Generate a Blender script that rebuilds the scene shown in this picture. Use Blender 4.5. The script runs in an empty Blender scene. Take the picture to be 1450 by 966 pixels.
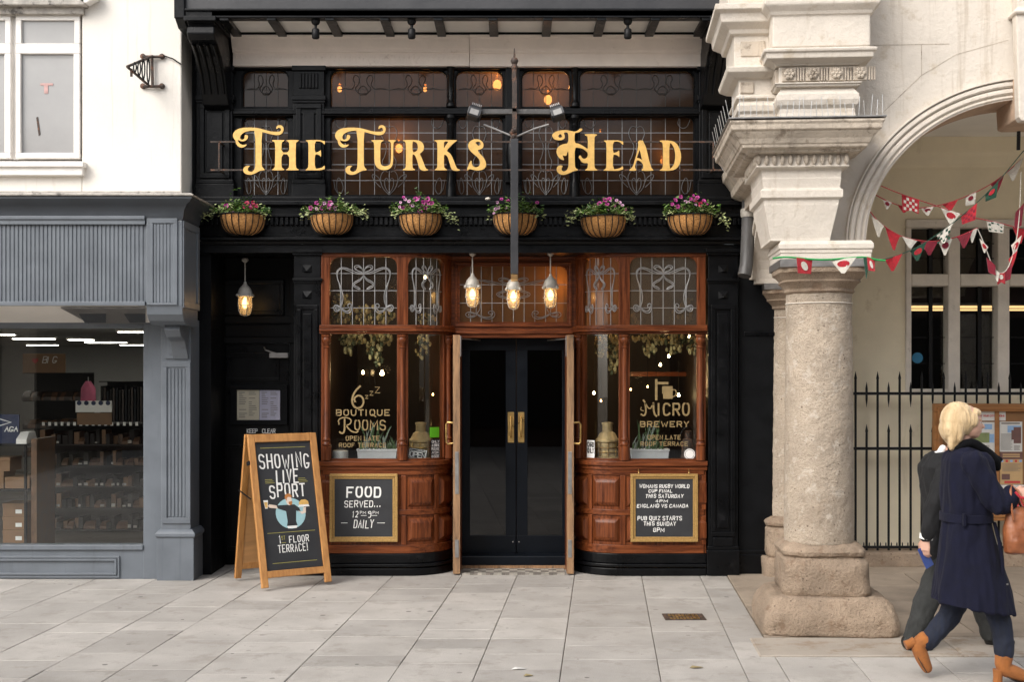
import bpy, bmesh, math, random
from mathutils import Vector, Matrix, noise
random.seed(7)
R = math.radians
SC = bpy.context.scene
COL = SC.collection
# ------------------------------------------------------------------ camera
F = 1788.0          # focal length in pixels of a 1450 px wide frame
VX, VY, H, DIST = 727.0, 525.0, 1.94, 12.0
cam = bpy.data.cameras.new('camera'); camo = bpy.data.objects.new('camera', cam); COL.objects.link(camo)
camo.location = (0, -DIST, H); camo.rotation_euler = (R(90), 0, 0)
cam.sensor_width = 36; cam.lens = F/1450*36
cam.shift_x = (725-VX)/1450.0; cam.shift_y = (VY-483)/1450.0
cam.clip_end = 500
SC.camera = camo
# ------------------------------------------------------------------ light
w = bpy.data.worlds.new('World'); SC.world = w; w.use_nodes = True
nt = w.node_tree
sky = nt.nodes.new('ShaderNodeTexSky'); sky.sky_type = 'NISHITA'; sky.sun_disc = False
SUN_EL, SUN_AZ = 40, 222      # azimuth clockwise from +Y: the sun stands behind the camera to the left
sky.sun_elevation = R(SUN_EL); sky.sun_rotation = R(SUN_AZ); sky.air_density = 1.0; sky.dust_density = 3.0; sky.ozone_density = .5
bg = nt.nodes['Background']; bg.inputs[1].default_value = 0.15
hs = nt.nodes.new('ShaderNodeHueSaturation'); hs.inputs['Saturation'].default_value = .35   # cloud cover: a grey-white sky
nt.links.new(sky.outputs[0], hs.inputs['Color']); nt.links.new(hs.outputs[0], bg.inputs[0])
sun = bpy.data.lights.new('sun', 'SUN'); sun.energy = 1.0; sun.angle = R(38); sun.color = (1, .95, .88)
suno = bpy.data.objects.new('sun', sun); COL.objects.link(suno)
_d = Vector((math.sin(R(SUN_AZ))*math.cos(R(SUN_EL)), math.cos(R(SUN_AZ))*math.cos(R(SUN_EL)), math.sin(R(SUN_EL))))
suno.rotation_euler = _d.to_track_quat('Z', 'Y').to_euler(); suno.location = (0, 0, 20)
SC.view_settings.view_transform = 'Standard'; SC.view_settings.look = 'None'
SC.view_settings.exposure = 0.86; SC.view_settings.gamma = 1
try: SC.view_settings.use_curve_mapping = False
except Exception: pass
SC.cycles.use_denoising = True
SC.cycles.max_bounces = 8; SC.cycles.transparent_max_bounces = 16; SC.cycles.sample_clamp_indirect = 4
SC.cycles.caustics_reflective = False; SC.cycles.caustics_refractive = False

# ------------------------------------------------------------------ helpers
def X(px, y): return (px-VX)*(DIST+y)/F
def Z(py, y): return H+(VY-py)*(DIST+y)/F
def P(px, py, y): return (X(px, y), y, Z(py, y))

def mat(name, c, rough=.5, var=.12, scale=6, bump=.08, bscale=60, metal=0, coat=0, c2=None, st=(1,1,1),
        island=0, speck=None, spscale=90, spth=.62, spec=.5, rvar=.12, wear=None, wscale=3, wth=.62, sheen=0, detail=6, streak=None, spots=None):
    m = bpy.data.materials.new(name); m.use_nodes = True
    n = m.node_tree.nodes; l = m.node_tree.links; b = n['Principled BSDF']
    tc = n.new('ShaderNodeTexCoord'); mp = n.new('ShaderNodeMapping'); mp.inputs['Scale'].default_value = st
    l.new(tc.outputs['Object'], mp.inputs['Vector'])
    def nz(s, d=detail, r=.6):
        k = n.new('ShaderNodeTexNoise'); k.inputs['Scale'].default_value = s; k.inputs['Detail'].default_value = d; k.inputs['Roughness'].default_value = r
        l.new(mp.outputs[0], k.inputs['Vector']); return k
    def ramp(src, lo, hi, a=0, z=1):
        r = n.new('ShaderNodeMapRange'); r.inputs[1].default_value = lo; r.inputs[2].default_value = hi
        r.inputs[3].default_value = a; r.inputs[4].default_value = z; l.new(src, r.inputs[0]); return r.outputs[0]
    def mix(f, a, c_):
        x = n.new('ShaderNodeMix'); x.data_type = 'RGBA'
        if isinstance(f, float): x.inputs[0].default_value = f
        else: l.new(f, x.inputs[0])
        for s, v in ((6, a), (7, c_)):
            if isinstance(v, tuple): x.inputs[s].default_value = (*v[:3], 1)
            else: l.new(v, x.inputs[s])
        return x.outputs[2]
    n1 = nz(scale)
    lo = tuple(max(0, v*(1-var)) for v in c); hi = c2 if c2 else tuple(min(1, v*(1+var)) for v in c)
    col = mix(ramp(n1.outputs[0], .3, .7), lo, hi)
    if speck:
        k = nz(spscale, 3, .7); col = mix(ramp(k.outputs[0], spth, spth+.06), col, speck)
    if wear:
        k = nz(wscale, 9, .72); col = mix(ramp(k.outputs[0], wth, wth+.1), col, wear)
    if streak:      # rain streaks / grime runs: (colour, horizontal scale, threshold, vertical scale)
        m2 = n.new('ShaderNodeMapping'); m2.inputs['Scale'].default_value = (streak[1], streak[1], streak[3]); l.new(tc.outputs['Object'], m2.inputs['Vector'])
        k = n.new('ShaderNodeTexNoise'); k.inputs['Scale'].default_value = 1; k.inputs['Detail'].default_value = 7; k.inputs['Roughness'].default_value = .68; l.new(m2.outputs[0], k.inputs['Vector'])
        col = mix(ramp(k.outputs[0], streak[2], streak[2]+.16, 0, .75), col, streak[0])
    if spots:       # trodden gum and drips: (colour, cells per metre, radius)
        v = n.new('ShaderNodeTexVoronoi'); v.inputs['Scale'].default_value = spots[1]; l.new(tc.outputs['Object'], v.inputs['Vector'])
        w2 = n.new('ShaderNodeSeparateColor'); l.new(v.outputs['Color'], w2.inputs[0])
        r2 = n.new('ShaderNodeMath'); r2.operation = 'MULTIPLY'; r2.inputs[1].default_value = spots[2]; l.new(w2.outputs[0], r2.inputs[0])
        lt = n.new('ShaderNodeMath'); lt.operation = 'LESS_THAN'; l.new(v.outputs['Distance'], lt.inputs[0]); l.new(r2.outputs[0], lt.inputs[1])
        mm = n.new('ShaderNodeMath'); mm.operation = 'MULTIPLY'; l.new(lt.outputs[0], mm.inputs[0]); l.new(w2.outputs[1], mm.inputs[1])
        col = mix(mm.outputs[0], col, spots[0])
    if island:
        g = n.new('ShaderNodeNewGeometry'); r = ramp(g.outputs['Random Per Island'], 0, 1, 1-island, 1+island)
        hv = n.new('ShaderNodeHueSaturation'); l.new(r, hv.inputs['Value']); l.new(col, hv.inputs['Color']); col = hv.outputs[0]
    l.new(col, b.inputs['Base Color'])
    l.new(ramp(n1.outputs[0], .25, .75, max(.02, rough-rvar), min(1, rough+rvar)), b.inputs['Roughness'])
    b.inputs['Metallic'].default_value = metal; b.inputs['Specular IOR Level'].default_value = spec
    if coat: b.inputs['Coat Weight'].default_value = coat; b.inputs['Coat Roughness'].default_value = .12
    if sheen: b.inputs['Sheen Weight'].default_value = sheen; b.inputs['Sheen Roughness'].default_value = .4
    if bump:
        k = nz(bscale, 8, .65); bp = n.new('ShaderNodeBump'); bp.inputs['Strength'].default_value = bump; bp.inputs['Distance'].default_value = .02
        l.new(k.outputs[0], bp.inputs['Height']); l.new(bp.outputs[0], b.inputs['Normal'])
    return m

def emit(name, c, s):
    m = bpy.data.materials.new(name); m.use_nodes = True
    b = m.node_tree.nodes['Principled BSDF']; b.inputs['Base Color'].default_value = (*c, 1)
    b.inputs['Emission Color'].default_value = (*c, 1); b.inputs['Emission Strength'].default_value = s
    return m

def glass(name, tint=(.85,.88,.86), refl=1.0, body=None, bodyf=0., rough=.0, bump=0, bscale=20):
    """window glass: clear (or tinted) pane with fresnel reflection; body = share that scatters (obscured glass)"""
    m = bpy.data.materials.new(name); m.use_nodes = True
    n = m.node_tree.nodes; l = m.node_tree.links; n.clear()
    out = n.new('ShaderNodeOutputMaterial'); t = n.new('ShaderNodeBsdfTransparent'); t.inputs[0].default_value = (*tint, 1)
    g = n.new('ShaderNodeBsdfGlossy'); g.inputs['Roughness'].default_value = rough; g.inputs[0].default_value = (refl, refl, refl, 1)
    base = t.outputs[0]
    if body:
        d = n.new('ShaderNodeBsdfTranslucent'); d.inputs[0].default_value = (*body, 1)
        d2 = n.new('ShaderNodeBsdfDiffuse'); d2.inputs[0].default_value = (*body, 1)
        md = n.new('ShaderNodeMixShader'); md.inputs[0].default_value = .35; l.new(d.outputs[0], md.inputs[1]); l.new(d2.outputs[0], md.inputs[2])
        mx = n.new('ShaderNodeMixShader'); mx.inputs[0].default_value = bodyf; l.new(base, mx.inputs[1]); l.new(md.outputs[0], mx.inputs[2]); base = mx.outputs[0]
    f = n.new('ShaderNodeFresnel'); ge = n.new('ShaderNodeNewGeometry'); mr = n.new('ShaderNodeMapRange')
    mr.inputs[3].default_value = 1.5; mr.inputs[4].default_value = 1/1.5; l.new(ge.outputs['Backfacing'], mr.inputs[0]); l.new(mr.outputs[0], f.inputs[0])
    mx = n.new('ShaderNodeMixShader'); l.new(f.outputs[0], mx.inputs[0]); l.new(base, mx.inputs[1]); l.new(g.outputs[0], mx.inputs[2])
    if bump:
        tc = n.new('ShaderNodeTexCoord'); k = n.new('ShaderNodeTexNoise'); k.inputs['Scale'].default_value = bscale
        l.new(tc.outputs['Object'], k.inputs['Vector']); bp = n.new('ShaderNodeBump'); bp.inputs['Strength'].default_value = bump
        l.new(k.outputs[0], bp.inputs['Height']); l.new(bp.outputs[0], g.inputs['Normal']); l.new(bp.outputs[0], f.inputs['Normal'])
    l.new(mx.outputs[0], out.inputs[0]); return m

ORG = {}
def thing(name, label, cat, loc=(0,0,0), group=None, rz=0):
    o = bpy.data.objects.new(name, None); COL.objects.link(o); o.empty_display_size = .1
    o.location = loc; o.rotation_euler = (0, 0, rz); ORG[o] = Vector((0,0,0)) if rz else Vector(loc)
    return tag(o, label, cat, group)
def tag(o, label, cat=None, group=None):
    o['label'] = label
    if cat: o['category'] = cat
    if group: o['group'] = group
    return o

class MB:
    def __init__(s): s.v = []; s.f = []; s.m = []
    def add(s, vs, fs, mi=0):
        k = len(s.v); s.v += [tuple(p) for p in vs]; s.f += [tuple(i+k for i in f) for f in fs]; s.m += [mi]*len(fs); return s
    def box(s, x0, x1, y0, y1, z0, z1, mi=0):
        if x0 > x1: x0, x1 = x1, x0
        if y0 > y1: y0, y1 = y1, y0
        if z0 > z1: z0, z1 = z1, z0
        return s.add([(x0,y0,z0),(x1,y0,z0),(x1,y1,z0),(x0,y1,z0),(x0,y0,z1),(x1,y0,z1),(x1,y1,z1),(x0,y1,z1)],
              [(0,3,2,1),(4,5,6,7),(0,1,5,4),(1,2,6,5),(2,3,7,6),(3,0,4,7)], mi)
    def pb(s, px0, py0, px1, py1, y0, y1, mi=0):   # a box whose front face (at depth y0) covers these photo pixels
        return s.box(X(px0,y0), X(px1,y0), y0, y1, Z(py1,y0), Z(py0,y0), mi)
    def rings(s, rs, closed=True, cap=True, mi=0):
        n = len(rs[0]); k = len(s.v); fs = []
        for r in rs: s.v += [tuple(p) for p in r]
        for i in range(len(rs)-1):
            for j in range(n if closed else n-1):
                a = k+i*n+j; b = k+i*n+(j+1) % n; fs.append((a, b, b+n, a+n))
        if cap: fs.append(tuple(k+j for j in range(n))[::-1]); e = k+(len(rs)-1)*n; fs.append(tuple(e+j for j in range(n)))
        s.f += fs; s.m += [mi]*len(fs); return s
    def mould(s, x0, x1, y0, y1, prof, mi=0):      # rectangle lofted through (outset, z) steps
        return s.rings([[(x0-o,y0-o,z),(x1+o,y0-o,z),(x1+o,y1+o,z),(x0-o,y1+o,z)] for o, z in prof], mi=mi)
    def lathe(s, prof, cx=0, cy=0, n=20, mi=0):    # (radius, z)
        return s.rings([[(cx+r*math.cos(2*math.pi*j/n), cy+r*math.sin(2*math.pi*j/n), z) for j in range(n)] for r, z in prof], mi=mi)
    def tube(s, pts, r, n=6, cap=True, mi=0):
        pts = [Vector(p) for p in pts]; rr = r if isinstance(r, (list, tuple)) else [r]*len(pts); rs = []; up = Vector((0,0,1))
        for i, p in enumerate(pts):
            t = (pts[min(i+1, len(pts)-1)]-pts[max(i-1, 0)]).normalized()
            if abs(t.dot(up)) > .95: up = Vector((0,1,0)) if abs(t.y) < .9 else Vector((1,0,0))
            a = t.cross(up).normalized(); b = a.cross(t).normalized(); up = b
            rs.append([p+(a*math.cos(2*math.pi*j/n)+b*math.sin(2*math.pi*j/n))*rr[i] for j in range(n)])
        return s.rings(rs, cap=cap, mi=mi)
    def prism(s, poly, a0, a1, ax='y', mi=0):      # polygon extruded along an axis; poly in the other two axes (x,z)/(y,z)/(x,y)
        def at(p, a): return {'y': (p[0], a, p[1]), 'x': (a, p[0], p[1]), 'z': (p[0], p[1], a)}[ax]
        return s.rings([[at(p, a0) for p in poly], [at(p, a1) for p in poly]], mi=mi)
    def sphere(s, c, r, n=10, mi=0, sc=(1,1,1)):
        k = max(4, n//2); rs = []
        for i in range(k+1):
            t = math.pi*(i+.02*(i == 0)-.02*(i == k))/k
            rs.append([(c[0]+r*sc[0]*math.sin(t)*math.cos(2*math.pi*j/n), c[1]+r*sc[1]*math.sin(t)*math.sin(2*math.pi*j/n), c[2]-r*sc[2]*math.cos(t)) for j in range(n)])
        return s.rings(rs, mi=mi)
    def xf(s, M): s.v = [tuple(M @ Vector(p)) for p in s.v]; return s
    def build(s, name, mats, parent=None, smooth=0, bevel=0, seg=2, kind=None, sub=0):
        me = bpy.data.meshes.new(name); org = ORG.get(parent, Vector((0,0,0)))
        me.from_pydata([tuple(Vector(p)-org) for p in s.v], [], s.f)
        for m in (mats if isinstance(mats, (list, tuple)) else [mats]): me.materials.append(m)
        if any(s.m): me.polygons.foreach_set('material_index', s.m)
        bm = bmesh.new(); bm.from_mesh(me); bmesh.ops.recalc_face_normals(bm, faces=bm.faces); bm.to_mesh(me); bm.free()
        return link(name, me, parent, smooth, bevel, seg, kind, sub)
def link(name, me, parent=None, smooth=0, bevel=0, seg=2, kind=None, sub=0):
    o = bpy.data.objects.new(name, me); COL.objects.link(o)
    if parent: o.parent = parent; ORG[o] = ORG[parent]
    if smooth:
        me.polygons.foreach_set('use_smooth', [True]*len(me.polygons))
        if smooth < 180: me.set_sharp_from_angle(angle=R(smooth))
    if bevel:
        b = o.modifiers.new('bevel', 'BEVEL'); b.width = bevel; b.segments = seg; b.limit_method = 'ANGLE'; b.angle_limit = R(40)
    if sub:
        b = o.modifiers.new('sub', 'SUBSURF'); b.levels = b.render_levels = sub
    if kind: o['kind'] = kind
    return o
def kids(o): return [c for c in COL.objects if c.parent == o]
def dup(o, parent=None, loc=None, label=None, rz=None):
    c = o.copy(); COL.objects.link(c); ORG[c] = ORG.get(o, Vector())
    if parent: c.parent = parent
    for k in CH.get(o, []): 
        CH.setdefault(c, []).append(dup(k, c))
    if loc: c.location = loc
    if label: c['label'] = label
    if rz is not None: c.rotation_euler.z = rz
    return c
CH = {}
def scan(o):      # remember a finished thing's children before copying it
    CH[o] = list(o.children)
    for k in o.children: scan(k)
    return o

def chaikin(p, n=1, closed=False):
    for _ in range(n):
        q = [] if closed else [p[0]]; m = len(p)
        for i in range(m if closed else m-1):
            a, b = p[i], p[(i+1) % m]
            q += [tuple(.75*u+.25*v for u, v in zip(a, b)), tuple(.25*u+.75*v for u, v in zip(a, b))]
        p = q if closed else q+[p[-1]]
    return p
def fill2d(loops, name, thick, smooth=0, bev=0):
    """closed 2D outlines (holes inside) -> solid mesh lying in XZ, thickness along Y (front = -thick/2)"""
    cu = bpy.data.curves.new(name, 'CURVE'); cu.dimensions = '2D'; cu.fill_mode = 'BOTH'; cu.extrude = thick/2; cu.bevel_depth = bev; cu.bevel_resolution = 1
    for L in loops:
        L = chaikin(L, smooth, True) if smooth else L
        s = cu.splines.new('POLY'); s.points.add(len(L)-1); s.use_cyclic_u = True
        for q, (a, b) in zip(s.points, L): q.co = (a, b, 0, 1)
    o = bpy.data.objects.new(name, cu); COL.objects.link(o)
    me = bpy.data.meshes.new_from_object(o.evaluated_get(bpy.context.evaluated_depsgraph_get()))
    bpy.data.objects.remove(o); bpy.data.curves.remove(cu)
    me.transform(Matrix.Rotation(R(90), 4, 'X')); me.name = name
    return me
def rrect(x0, x1, z0, z1, r=0, n=4, top=True, bot=False):
    p = []
    for cx, cz, a0, rr in ((x1-r, z1-r, 0, top), (x0+r, z1-r, 90, top), (x0+r, z0+r, 180, bot), (x1-r, z0+r, 270, bot)):
        if rr and r:
            p += [(cx+r*math.cos(R(a0+90*i/n)), cz+r*math.sin(R(a0+90*i/n))) for i in range(n+1)]
        else: p.append(((x1 if a0 in (0, 270) else x0), (z1 if a0 < 180 else z0)))
    return p

# ---- single-line lettering: x 0..4, y 0..6; '~' = curved stroke
FONT = {'A':'00 26 40|13 33','B':'00 06 26|~26 46 43 23|03 23|~23 44 40 20|20 00','C':'~45 36 06 00 30 41','D':'00 06 16|~16 46 40 10|10 00',
'E':'46 06 00 40|03 33','F':'46 06 00|03 33','G':'~45 36 06 00 30 42|42 22','H':'00 06|40 46|03 43','I':'00 06','J':'~46 40 00 02','K':'00 06|46 03 40',
'L':'06 00 40','M':'00 06 22 46 40','N':'00 06 40 46','O':'~26 06 00 40 46 26','P':'00 06 26|~26 46 43 23|23 03','Q':'~26 06 00 40 46 26|21 5-',
'R':'00 06 26|~26 46 43 23|03 23 40','S':'~45 36 06 03 43 40 10 01','T':'06 46|26 20','U':'~06 00 40 46','V':'06 20 46','W':'06 10 24 30 46','X':'00 46|06 40',
'Y':'06 23 46|23 20','Z':'06 46 00 40','0':'~26 06 00 40 46 26','1':'15 26 20','2':'~05 26 45 43 00|00 40','4':'30 36 02 42','6':'~45 26 06 00 40 43 02','8':'~26 06 03 43 40 00 03 43 46 26',
'9':'~44 04 06 46 40 10','3':'~05 26 46 33 23|~23 33 40 10 01','!':'26 22|21 20','.':'10 11','m':'00 04 24 20|24 44 40','p':'04 0-|~04 44 40 00','+':'13 33','a':'44 40 00 04 44','-':'13 33','?':'~05 26 46 23|23 22|21 20'}
def strokes(txt, x, z, h, wf=.62, gap=.28, slant=0, jit=0):
    """left-aligned text strokes -> list of polylines; x,z baseline-left, h = cap height"""
    out = []; cw = h*wf; rnd = random.Random(len(txt)*7+int(h*1e4))
    for ch in txt:
        if ch == ' ': x += cw*.75; continue
        g = FONT.get(ch) or FONT.get(ch.upper())
        wd = cw*(.25 if ch in 'I!.' else 1.4 if ch in 'MW' else 1)
        dz = rnd.uniform(-jit, jit)*h; sc = 1+rnd.uniform(-jit, jit)
        for st in g.split('|'):
            cur = st[0] == '~'; pts = []
            for a in st.lstrip('~').split():
                u = int(a[0])/4*(1 if ch not in 'I!.' else .25 if ch == '.' else 1 if ch == 'I' else .5); v = (-1.5 if a[1] == '-' else int(a[1]))/6
                pts.append((x+u*wd+v*h*slant, z+dz+v*h*sc))
            out.append(chaikin(pts, 2) if cur else pts)
        x += wd+cw*gap
    return out, x-cw*gap
def text_w(txt, h, wf, gap): return strokes(txt, 0, 0, h, wf, gap)[1]
def ribbon(mb, pts, wd, y, th=.002, fn=None, mi=0):
    """flat painted stroke of width wd following 2D points in XZ at depth y"""
    n = len(pts); L = []; Rr = []
    for i in range(n):
        a = Vector(pts[max(i-1, 0)]); b = Vector(pts[min(i+1, n-1)]); p = Vector(pts[i])
        if 0 < i < n-1:
            d1 = (p-a).normalized(); d2 = (b-p).normalized(); t = d1+d2
            t = t.normalized() if t.length > .2 else d1
            k = min(1.5, 1/max(.3, t.dot(d1)))
        else: t = (b-a).normalized(); k = 1; p = p+t*(wd*.35*(1 if i else -1))
        nn = Vector((-t.y, t.x))*wd/2*k
        L.append(p+nn); Rr.append(p-nn)
    rs = []
    for a, b in zip(L, Rr):
        q = [(a.x, y-th, a.y), (b.x, y-th, b.y), (b.x, y, b.y), (a.x, y, a.y)]
        rs.append([fn(*c) for c in q] if fn else q)
    mb.rings(rs, mi=mi)
def write(mb, txt, cx, z, h, wd, y, wf=.62, gap=.28, slant=0, jit=0, fn=None, mi=0, left=False):
    w0 = text_w(txt, h, wf, gap)
    for i, s in enumerate(strokes(txt, cx if left else cx-w0/2, z, h, wf, gap, slant, jit)[0]):
        ribbon(mb, s, wd, y-.0004*(i % 4), fn=fn, mi=mi)

def bulb_light(loc, power, color, r=.03, name='lamp_light'):
    L = bpy.data.lights.new(name, 'POINT'); L.energy = power; L.color = color; L.shadow_soft_size = r
    o = bpy.data.objects.new(name, L); COL.objects.link(o); o.location = loc; return o

# ------------------------------------------------------------------ materials
M = {}
M['render'] = mat('white_render', (.78,.74,.68), .8, .05, 1.6, .25, 45, wear=(.62,.56,.48), wscale=1.3, wth=.70, streak=((.52,.45,.36), 10, .575, .45))
M['winwhite'] = mat('white_window_paint', (.80,.77,.73), .45, .08, 5, .1, 40, wear=(.42,.36,.29), wscale=9, wth=.70)
M['lead'] = mat('weathered_lead', (.42,.39,.35), .7, .3, 12, .4, 50, wear=(.10,.09,.08), wscale=9, wth=.55)
M['grey'] = mat('grey_shop_paint', (.132,.149,.170), .42, .10, 4, .06, 60, wear=(.19,.21,.24), wscale=3, wth=.64, streak=((.085,.095,.11), 12, .56, .8))
M['greydark'] = mat('dark_grey_paint', (.045,.052,.062), .45, .15, 4, .06, 60)
M['soffit'] = mat('cream_soffit', (.90,.86,.80), .6, .05, 3, .05, 30)
M['black'] = mat('black_gloss_paint', (.0028,.0031,.0038), .34, .35, 5, .12, 22, spec=.2, wear=(.009,.009,.010), wscale=6, wth=.58)
M['blackmatt'] = mat('black_flat_paint', (.003,.0034,.0042), .55, .3, 5, .1, 40, spec=.15)
M['navyblack'] = mat('door_blue_black', (.003,.0048,.008), .38, .3, 4, .06, 40, spec=.2)
M['cornice'] = mat('pinkish_white_cornice', (.82,.735,.67), .7, .06, 5, .3, 30, wear=(.62,.54,.48), wscale=7, wth=.62)
M['wood'] = mat('mahogany', (.098,.022,.007), .36, .5, 3.5, .12, 40, coat=.08, spec=.22, c2=(.215,.060,.018), st=(13,13,.8), wear=(.045,.011,.006), wscale=4, wth=.57, streak=((.035,.010,.005), 7, .58, 2.5))
M['woodh'] = mat('mahogany_horizontal', (.098,.022,.007), .36, .5, 3.5, .12, 40, coat=.08, spec=.22, c2=(.215,.060,.018), st=(.8,13,13), wear=(.045,.011,.006), wscale=4, wth=.57)
M['rawwood'] = mat('worn_door_edge', (.30,.17,.085), .7, .4, 4, .5, 40, st=(8,8,.8), wear=(.07,.05,.035), wscale=3, wth=.55)
M['pine'] = mat('varnished_pine', (.46,.20,.055), .4, .22, 3, .1, 50, st=(10,10,1.2), c2=(.55,.27,.085), wear=(.25,.10,.03), wscale=4, wth=.66)
M['ply'] = mat('plywood_back', (.50,.26,.10), .6, .15, 3, .1, 40, st=(1,1,6))
M['gold'] = mat('gold_leaf', (.74,.455,.135), .42, .12, 30, .12, 60, metal=.25, spec=.5)
M['goldframe'] = mat('gilt_frame', (.42,.255,.085), .42, .25, 20, .15, 60, metal=.35, st=(4,4,4))
M['goldvinyl'] = mat('gold_vinyl', (.25,.175,.075), .5, .15, 20, 0)
M['brass'] = mat('brass', (.55,.36,.13), .32, .25, 12, .1, 60, metal=.9)
M['chalk'] = mat('white_chalk_paint', (.80,.79,.76), .8, .06, 60, .1, 90)
M['board'] = mat('chalkboard', (.022,.023,.026), .65, .3, 5, .05, 60, wear=(.032,.033,.035), wscale=3, wth=.55)
M['iron'] = mat('black_iron', (.007,.007,.008), .5, .3, 20, .2, 60, spec=.25)
M['rust'] = mat('rusty_iron', (.05,.035,.028), .7, .5, 20, .3, 60, wear=(.17,.075,.04), wscale=25, wth=.52)
M['steel'] = mat('grey_metal', (.30,.29,.28), .4, .2, 12, .1, 60, metal=.7)
M['galv'] = mat('cast_grey_metal', (.44,.41,.36), .55, .2, 20, .15, 60, metal=.2)
M['came'] = mat('lead_came', (.27,.27,.27), .45, .2, 30, .1, 60, metal=.5)
M['camedark'] = mat('dark_lead_came', (.07,.065,.06), .6, .2, 30, .1, 60, metal=.3)
M['stone'] = mat('limewashed_stone', (.63,.57,.495), .85, .09, 2.2, .45, 24, wear=(.53,.455,.36), wscale=5, wth=.57, streak=((.43,.36,.28), 11, .565, .7))
M['stonedirty'] = mat('stained_stone', (.50,.43,.35), .88, .2, 3.5, .6, 22, wear=(.24,.195,.15), wscale=9, wth=.53, streak=((.19,.155,.12), 9, .54, 1.2))
M['granite'] = mat('buff_granite', (.43,.355,.275), .9, .2, 3, 1.0, 45, speck=(.23,.175,.125), spscale=150, spth=.57, wear=(.53,.46,.38), wscale=11, wth=.54, streak=((.30,.23,.165), 5, .56, 2.2), spots=((.15,.11,.08), 26, .22))
M['granite2'] = mat('worn_brown_granite', (.33,.25,.18), .92, .26, 3, 1.0, 48, speck=(.17,.12,.08), spscale=150, spth=.57, wear=(.24,.165,.11), wscale=7, wth=.54, spots=((.14,.10,.07), 24, .22))
M['archcream'] = mat('cream_plaster', (.86,.78,.60), .85, .07, 2, .15, 30, wear=(.64,.55,.39), wscale=1.6, wth=.60, streak=((.52,.44,.31), 5, .62, .6))
M['archceil'] = mat('white_plaster_ceiling', (.86,.84,.80), .85, .05, 2, .1, 30)
M['reveal'] = mat('pink_brown_reveal_keystone_shade', (.46,.33,.235), .85, .2, 5, .3, 30)
M['slab'] = mat('granite_paving', (.385,.36,.33), .8, .13, 2.5, .3, 90, island=.14, spots=((.13,.12,.11), 6, .15), speck=(.28,.255,.23), spscale=120, spth=.60, wear=(.315,.29,.26), wscale=4.5, wth=.53, streak=((.29,.265,.235), 1.6, .55, 1))
M['slab2'] = mat('old_brown_paving', (.29,.235,.18), .8, .18, 3, .4, 40, island=.13, wear=(.20,.16,.12), wscale=2, wth=.56)
M['joint'] = mat('sandy_joint', (.20,.165,.12), .95, .3, 10, .4, 60)
M['glass'] = glass('window_glass', (.95,.965,.96))
M['glassdark'] = glass('door_glass', (.16,.17,.18), bump=.02, bscale=3)
M['leaded'] = glass('brown_leaded_glass', (.36,.26,.18), refl=.55, body=(.16,.10,.062), bodyf=.50, rough=.12, bump=.10, bscale=26)
M['amber'] = glass('amber_leaded_glass', (.55,.36,.20), body=(.33,.20,.10), bodyf=.45, rough=.15, bump=.12, bscale=26)
M['smoky'] = glass('smoky_leaded_glass', (.88,.86,.82), body=(.24,.22,.20), bodyf=.05, rough=.08, bump=.10, bscale=22)
M['smoky_sheen'] = glass('sheen_leaded_glass', (.60,.57,.53), body=(.26,.24,.22), bodyf=.22, rough=.16, bump=.25, bscale=30)  # grey scattering body puts this patterned pane's reflection into its colour
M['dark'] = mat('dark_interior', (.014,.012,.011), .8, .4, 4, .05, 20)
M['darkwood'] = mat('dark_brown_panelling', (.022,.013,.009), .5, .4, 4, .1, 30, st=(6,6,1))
M['brownwall'] = mat('brown_wallpaper', (.20,.125,.08), .8, .25, 5, .05, 20)
# ------------------------------------------------------------------ ground
SK = .0716      # the paving runs slightly askew to the shop fronts
MB().box(-60, 60, -60, 40, -.08, -.015).build('ground', M['joint'], kind='structure')
def slab(mb, u0, u1, v0, v1, z=0, gap=.0028, ch=.004, h=.03):
    zj = z+random.uniform(-.0015, .0015); t1 = random.uniform(-.0012, .0012); t2 = random.uniform(-.0012, .0012)
    def q(g, zz, tilt=0):
        return [(u+SK*v, v, zz+tilt*(t1*a+t2*b)) for u, v, a, b in ((u0+g, v0+g, -1, -1), (u1-g, v0+g, 1, -1), (u1-g, v1-g, 1, 1), (u0+g, v1-g, -1, 1))]
    mb.rings([q(gap, zj-h), q(gap, zj-ch*.6, 1), q(gap+ch, zj, 1)])
us = [-3.86, -3.29, -2.76, -2.27, -1.75, -1.13, -.483, .04, .583, 1.217, 1.765, 2.02]
while us[0] > -8: us.insert(0, us[0]-random.uniform(.48, .62))
while us[-1] < 9: us.append(us[-1]+random.uniform(.5, .66))
pv = MB()
for u0, u1 in zip(us, us[1:]):
    v = .9
    while v > -22:
        L = random.choice((.32, .4, .45, .5, .62, .75, .9)) if v > -7 else 1.6
        va = v-L
        if u0 > 1.9:
            if v > -3.46: v = -3.46; va = v-L
        slab(pv, u0, u1, va, v)
        v = va
pv.build('pavement', M['slab'], kind='structure')
pf = MB(); v = .7
k = 0
while v > -2.80:
    d = random.uniform(.5, .8); va = max(-2.86, v-d); u = 2.02
    while u < 8:
        L = random.uniform(.55, 1.2); slab(pf, u, u+L, va, v, .012, .004); u += L
    v = va; k += 1
u = 1.91; kb = MB()
while u < 8:
    L = random.uniform(1.0, 1.7); slab(kb, u, u+L, -3.455, -2.865, .010, .004, .010, .05); u += L
pf.build('arcade_paving', M['slab2'], kind='structure')
M['kerbs'] = mat('buff_kerb_stone', (.35,.305,.255), .85, .12, 3, .35, 50, island=.12, wear=(.27,.21,.155), wscale=4, wth=.52)
kb.build('kerb', M['kerbs'], kind='structure')
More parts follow.
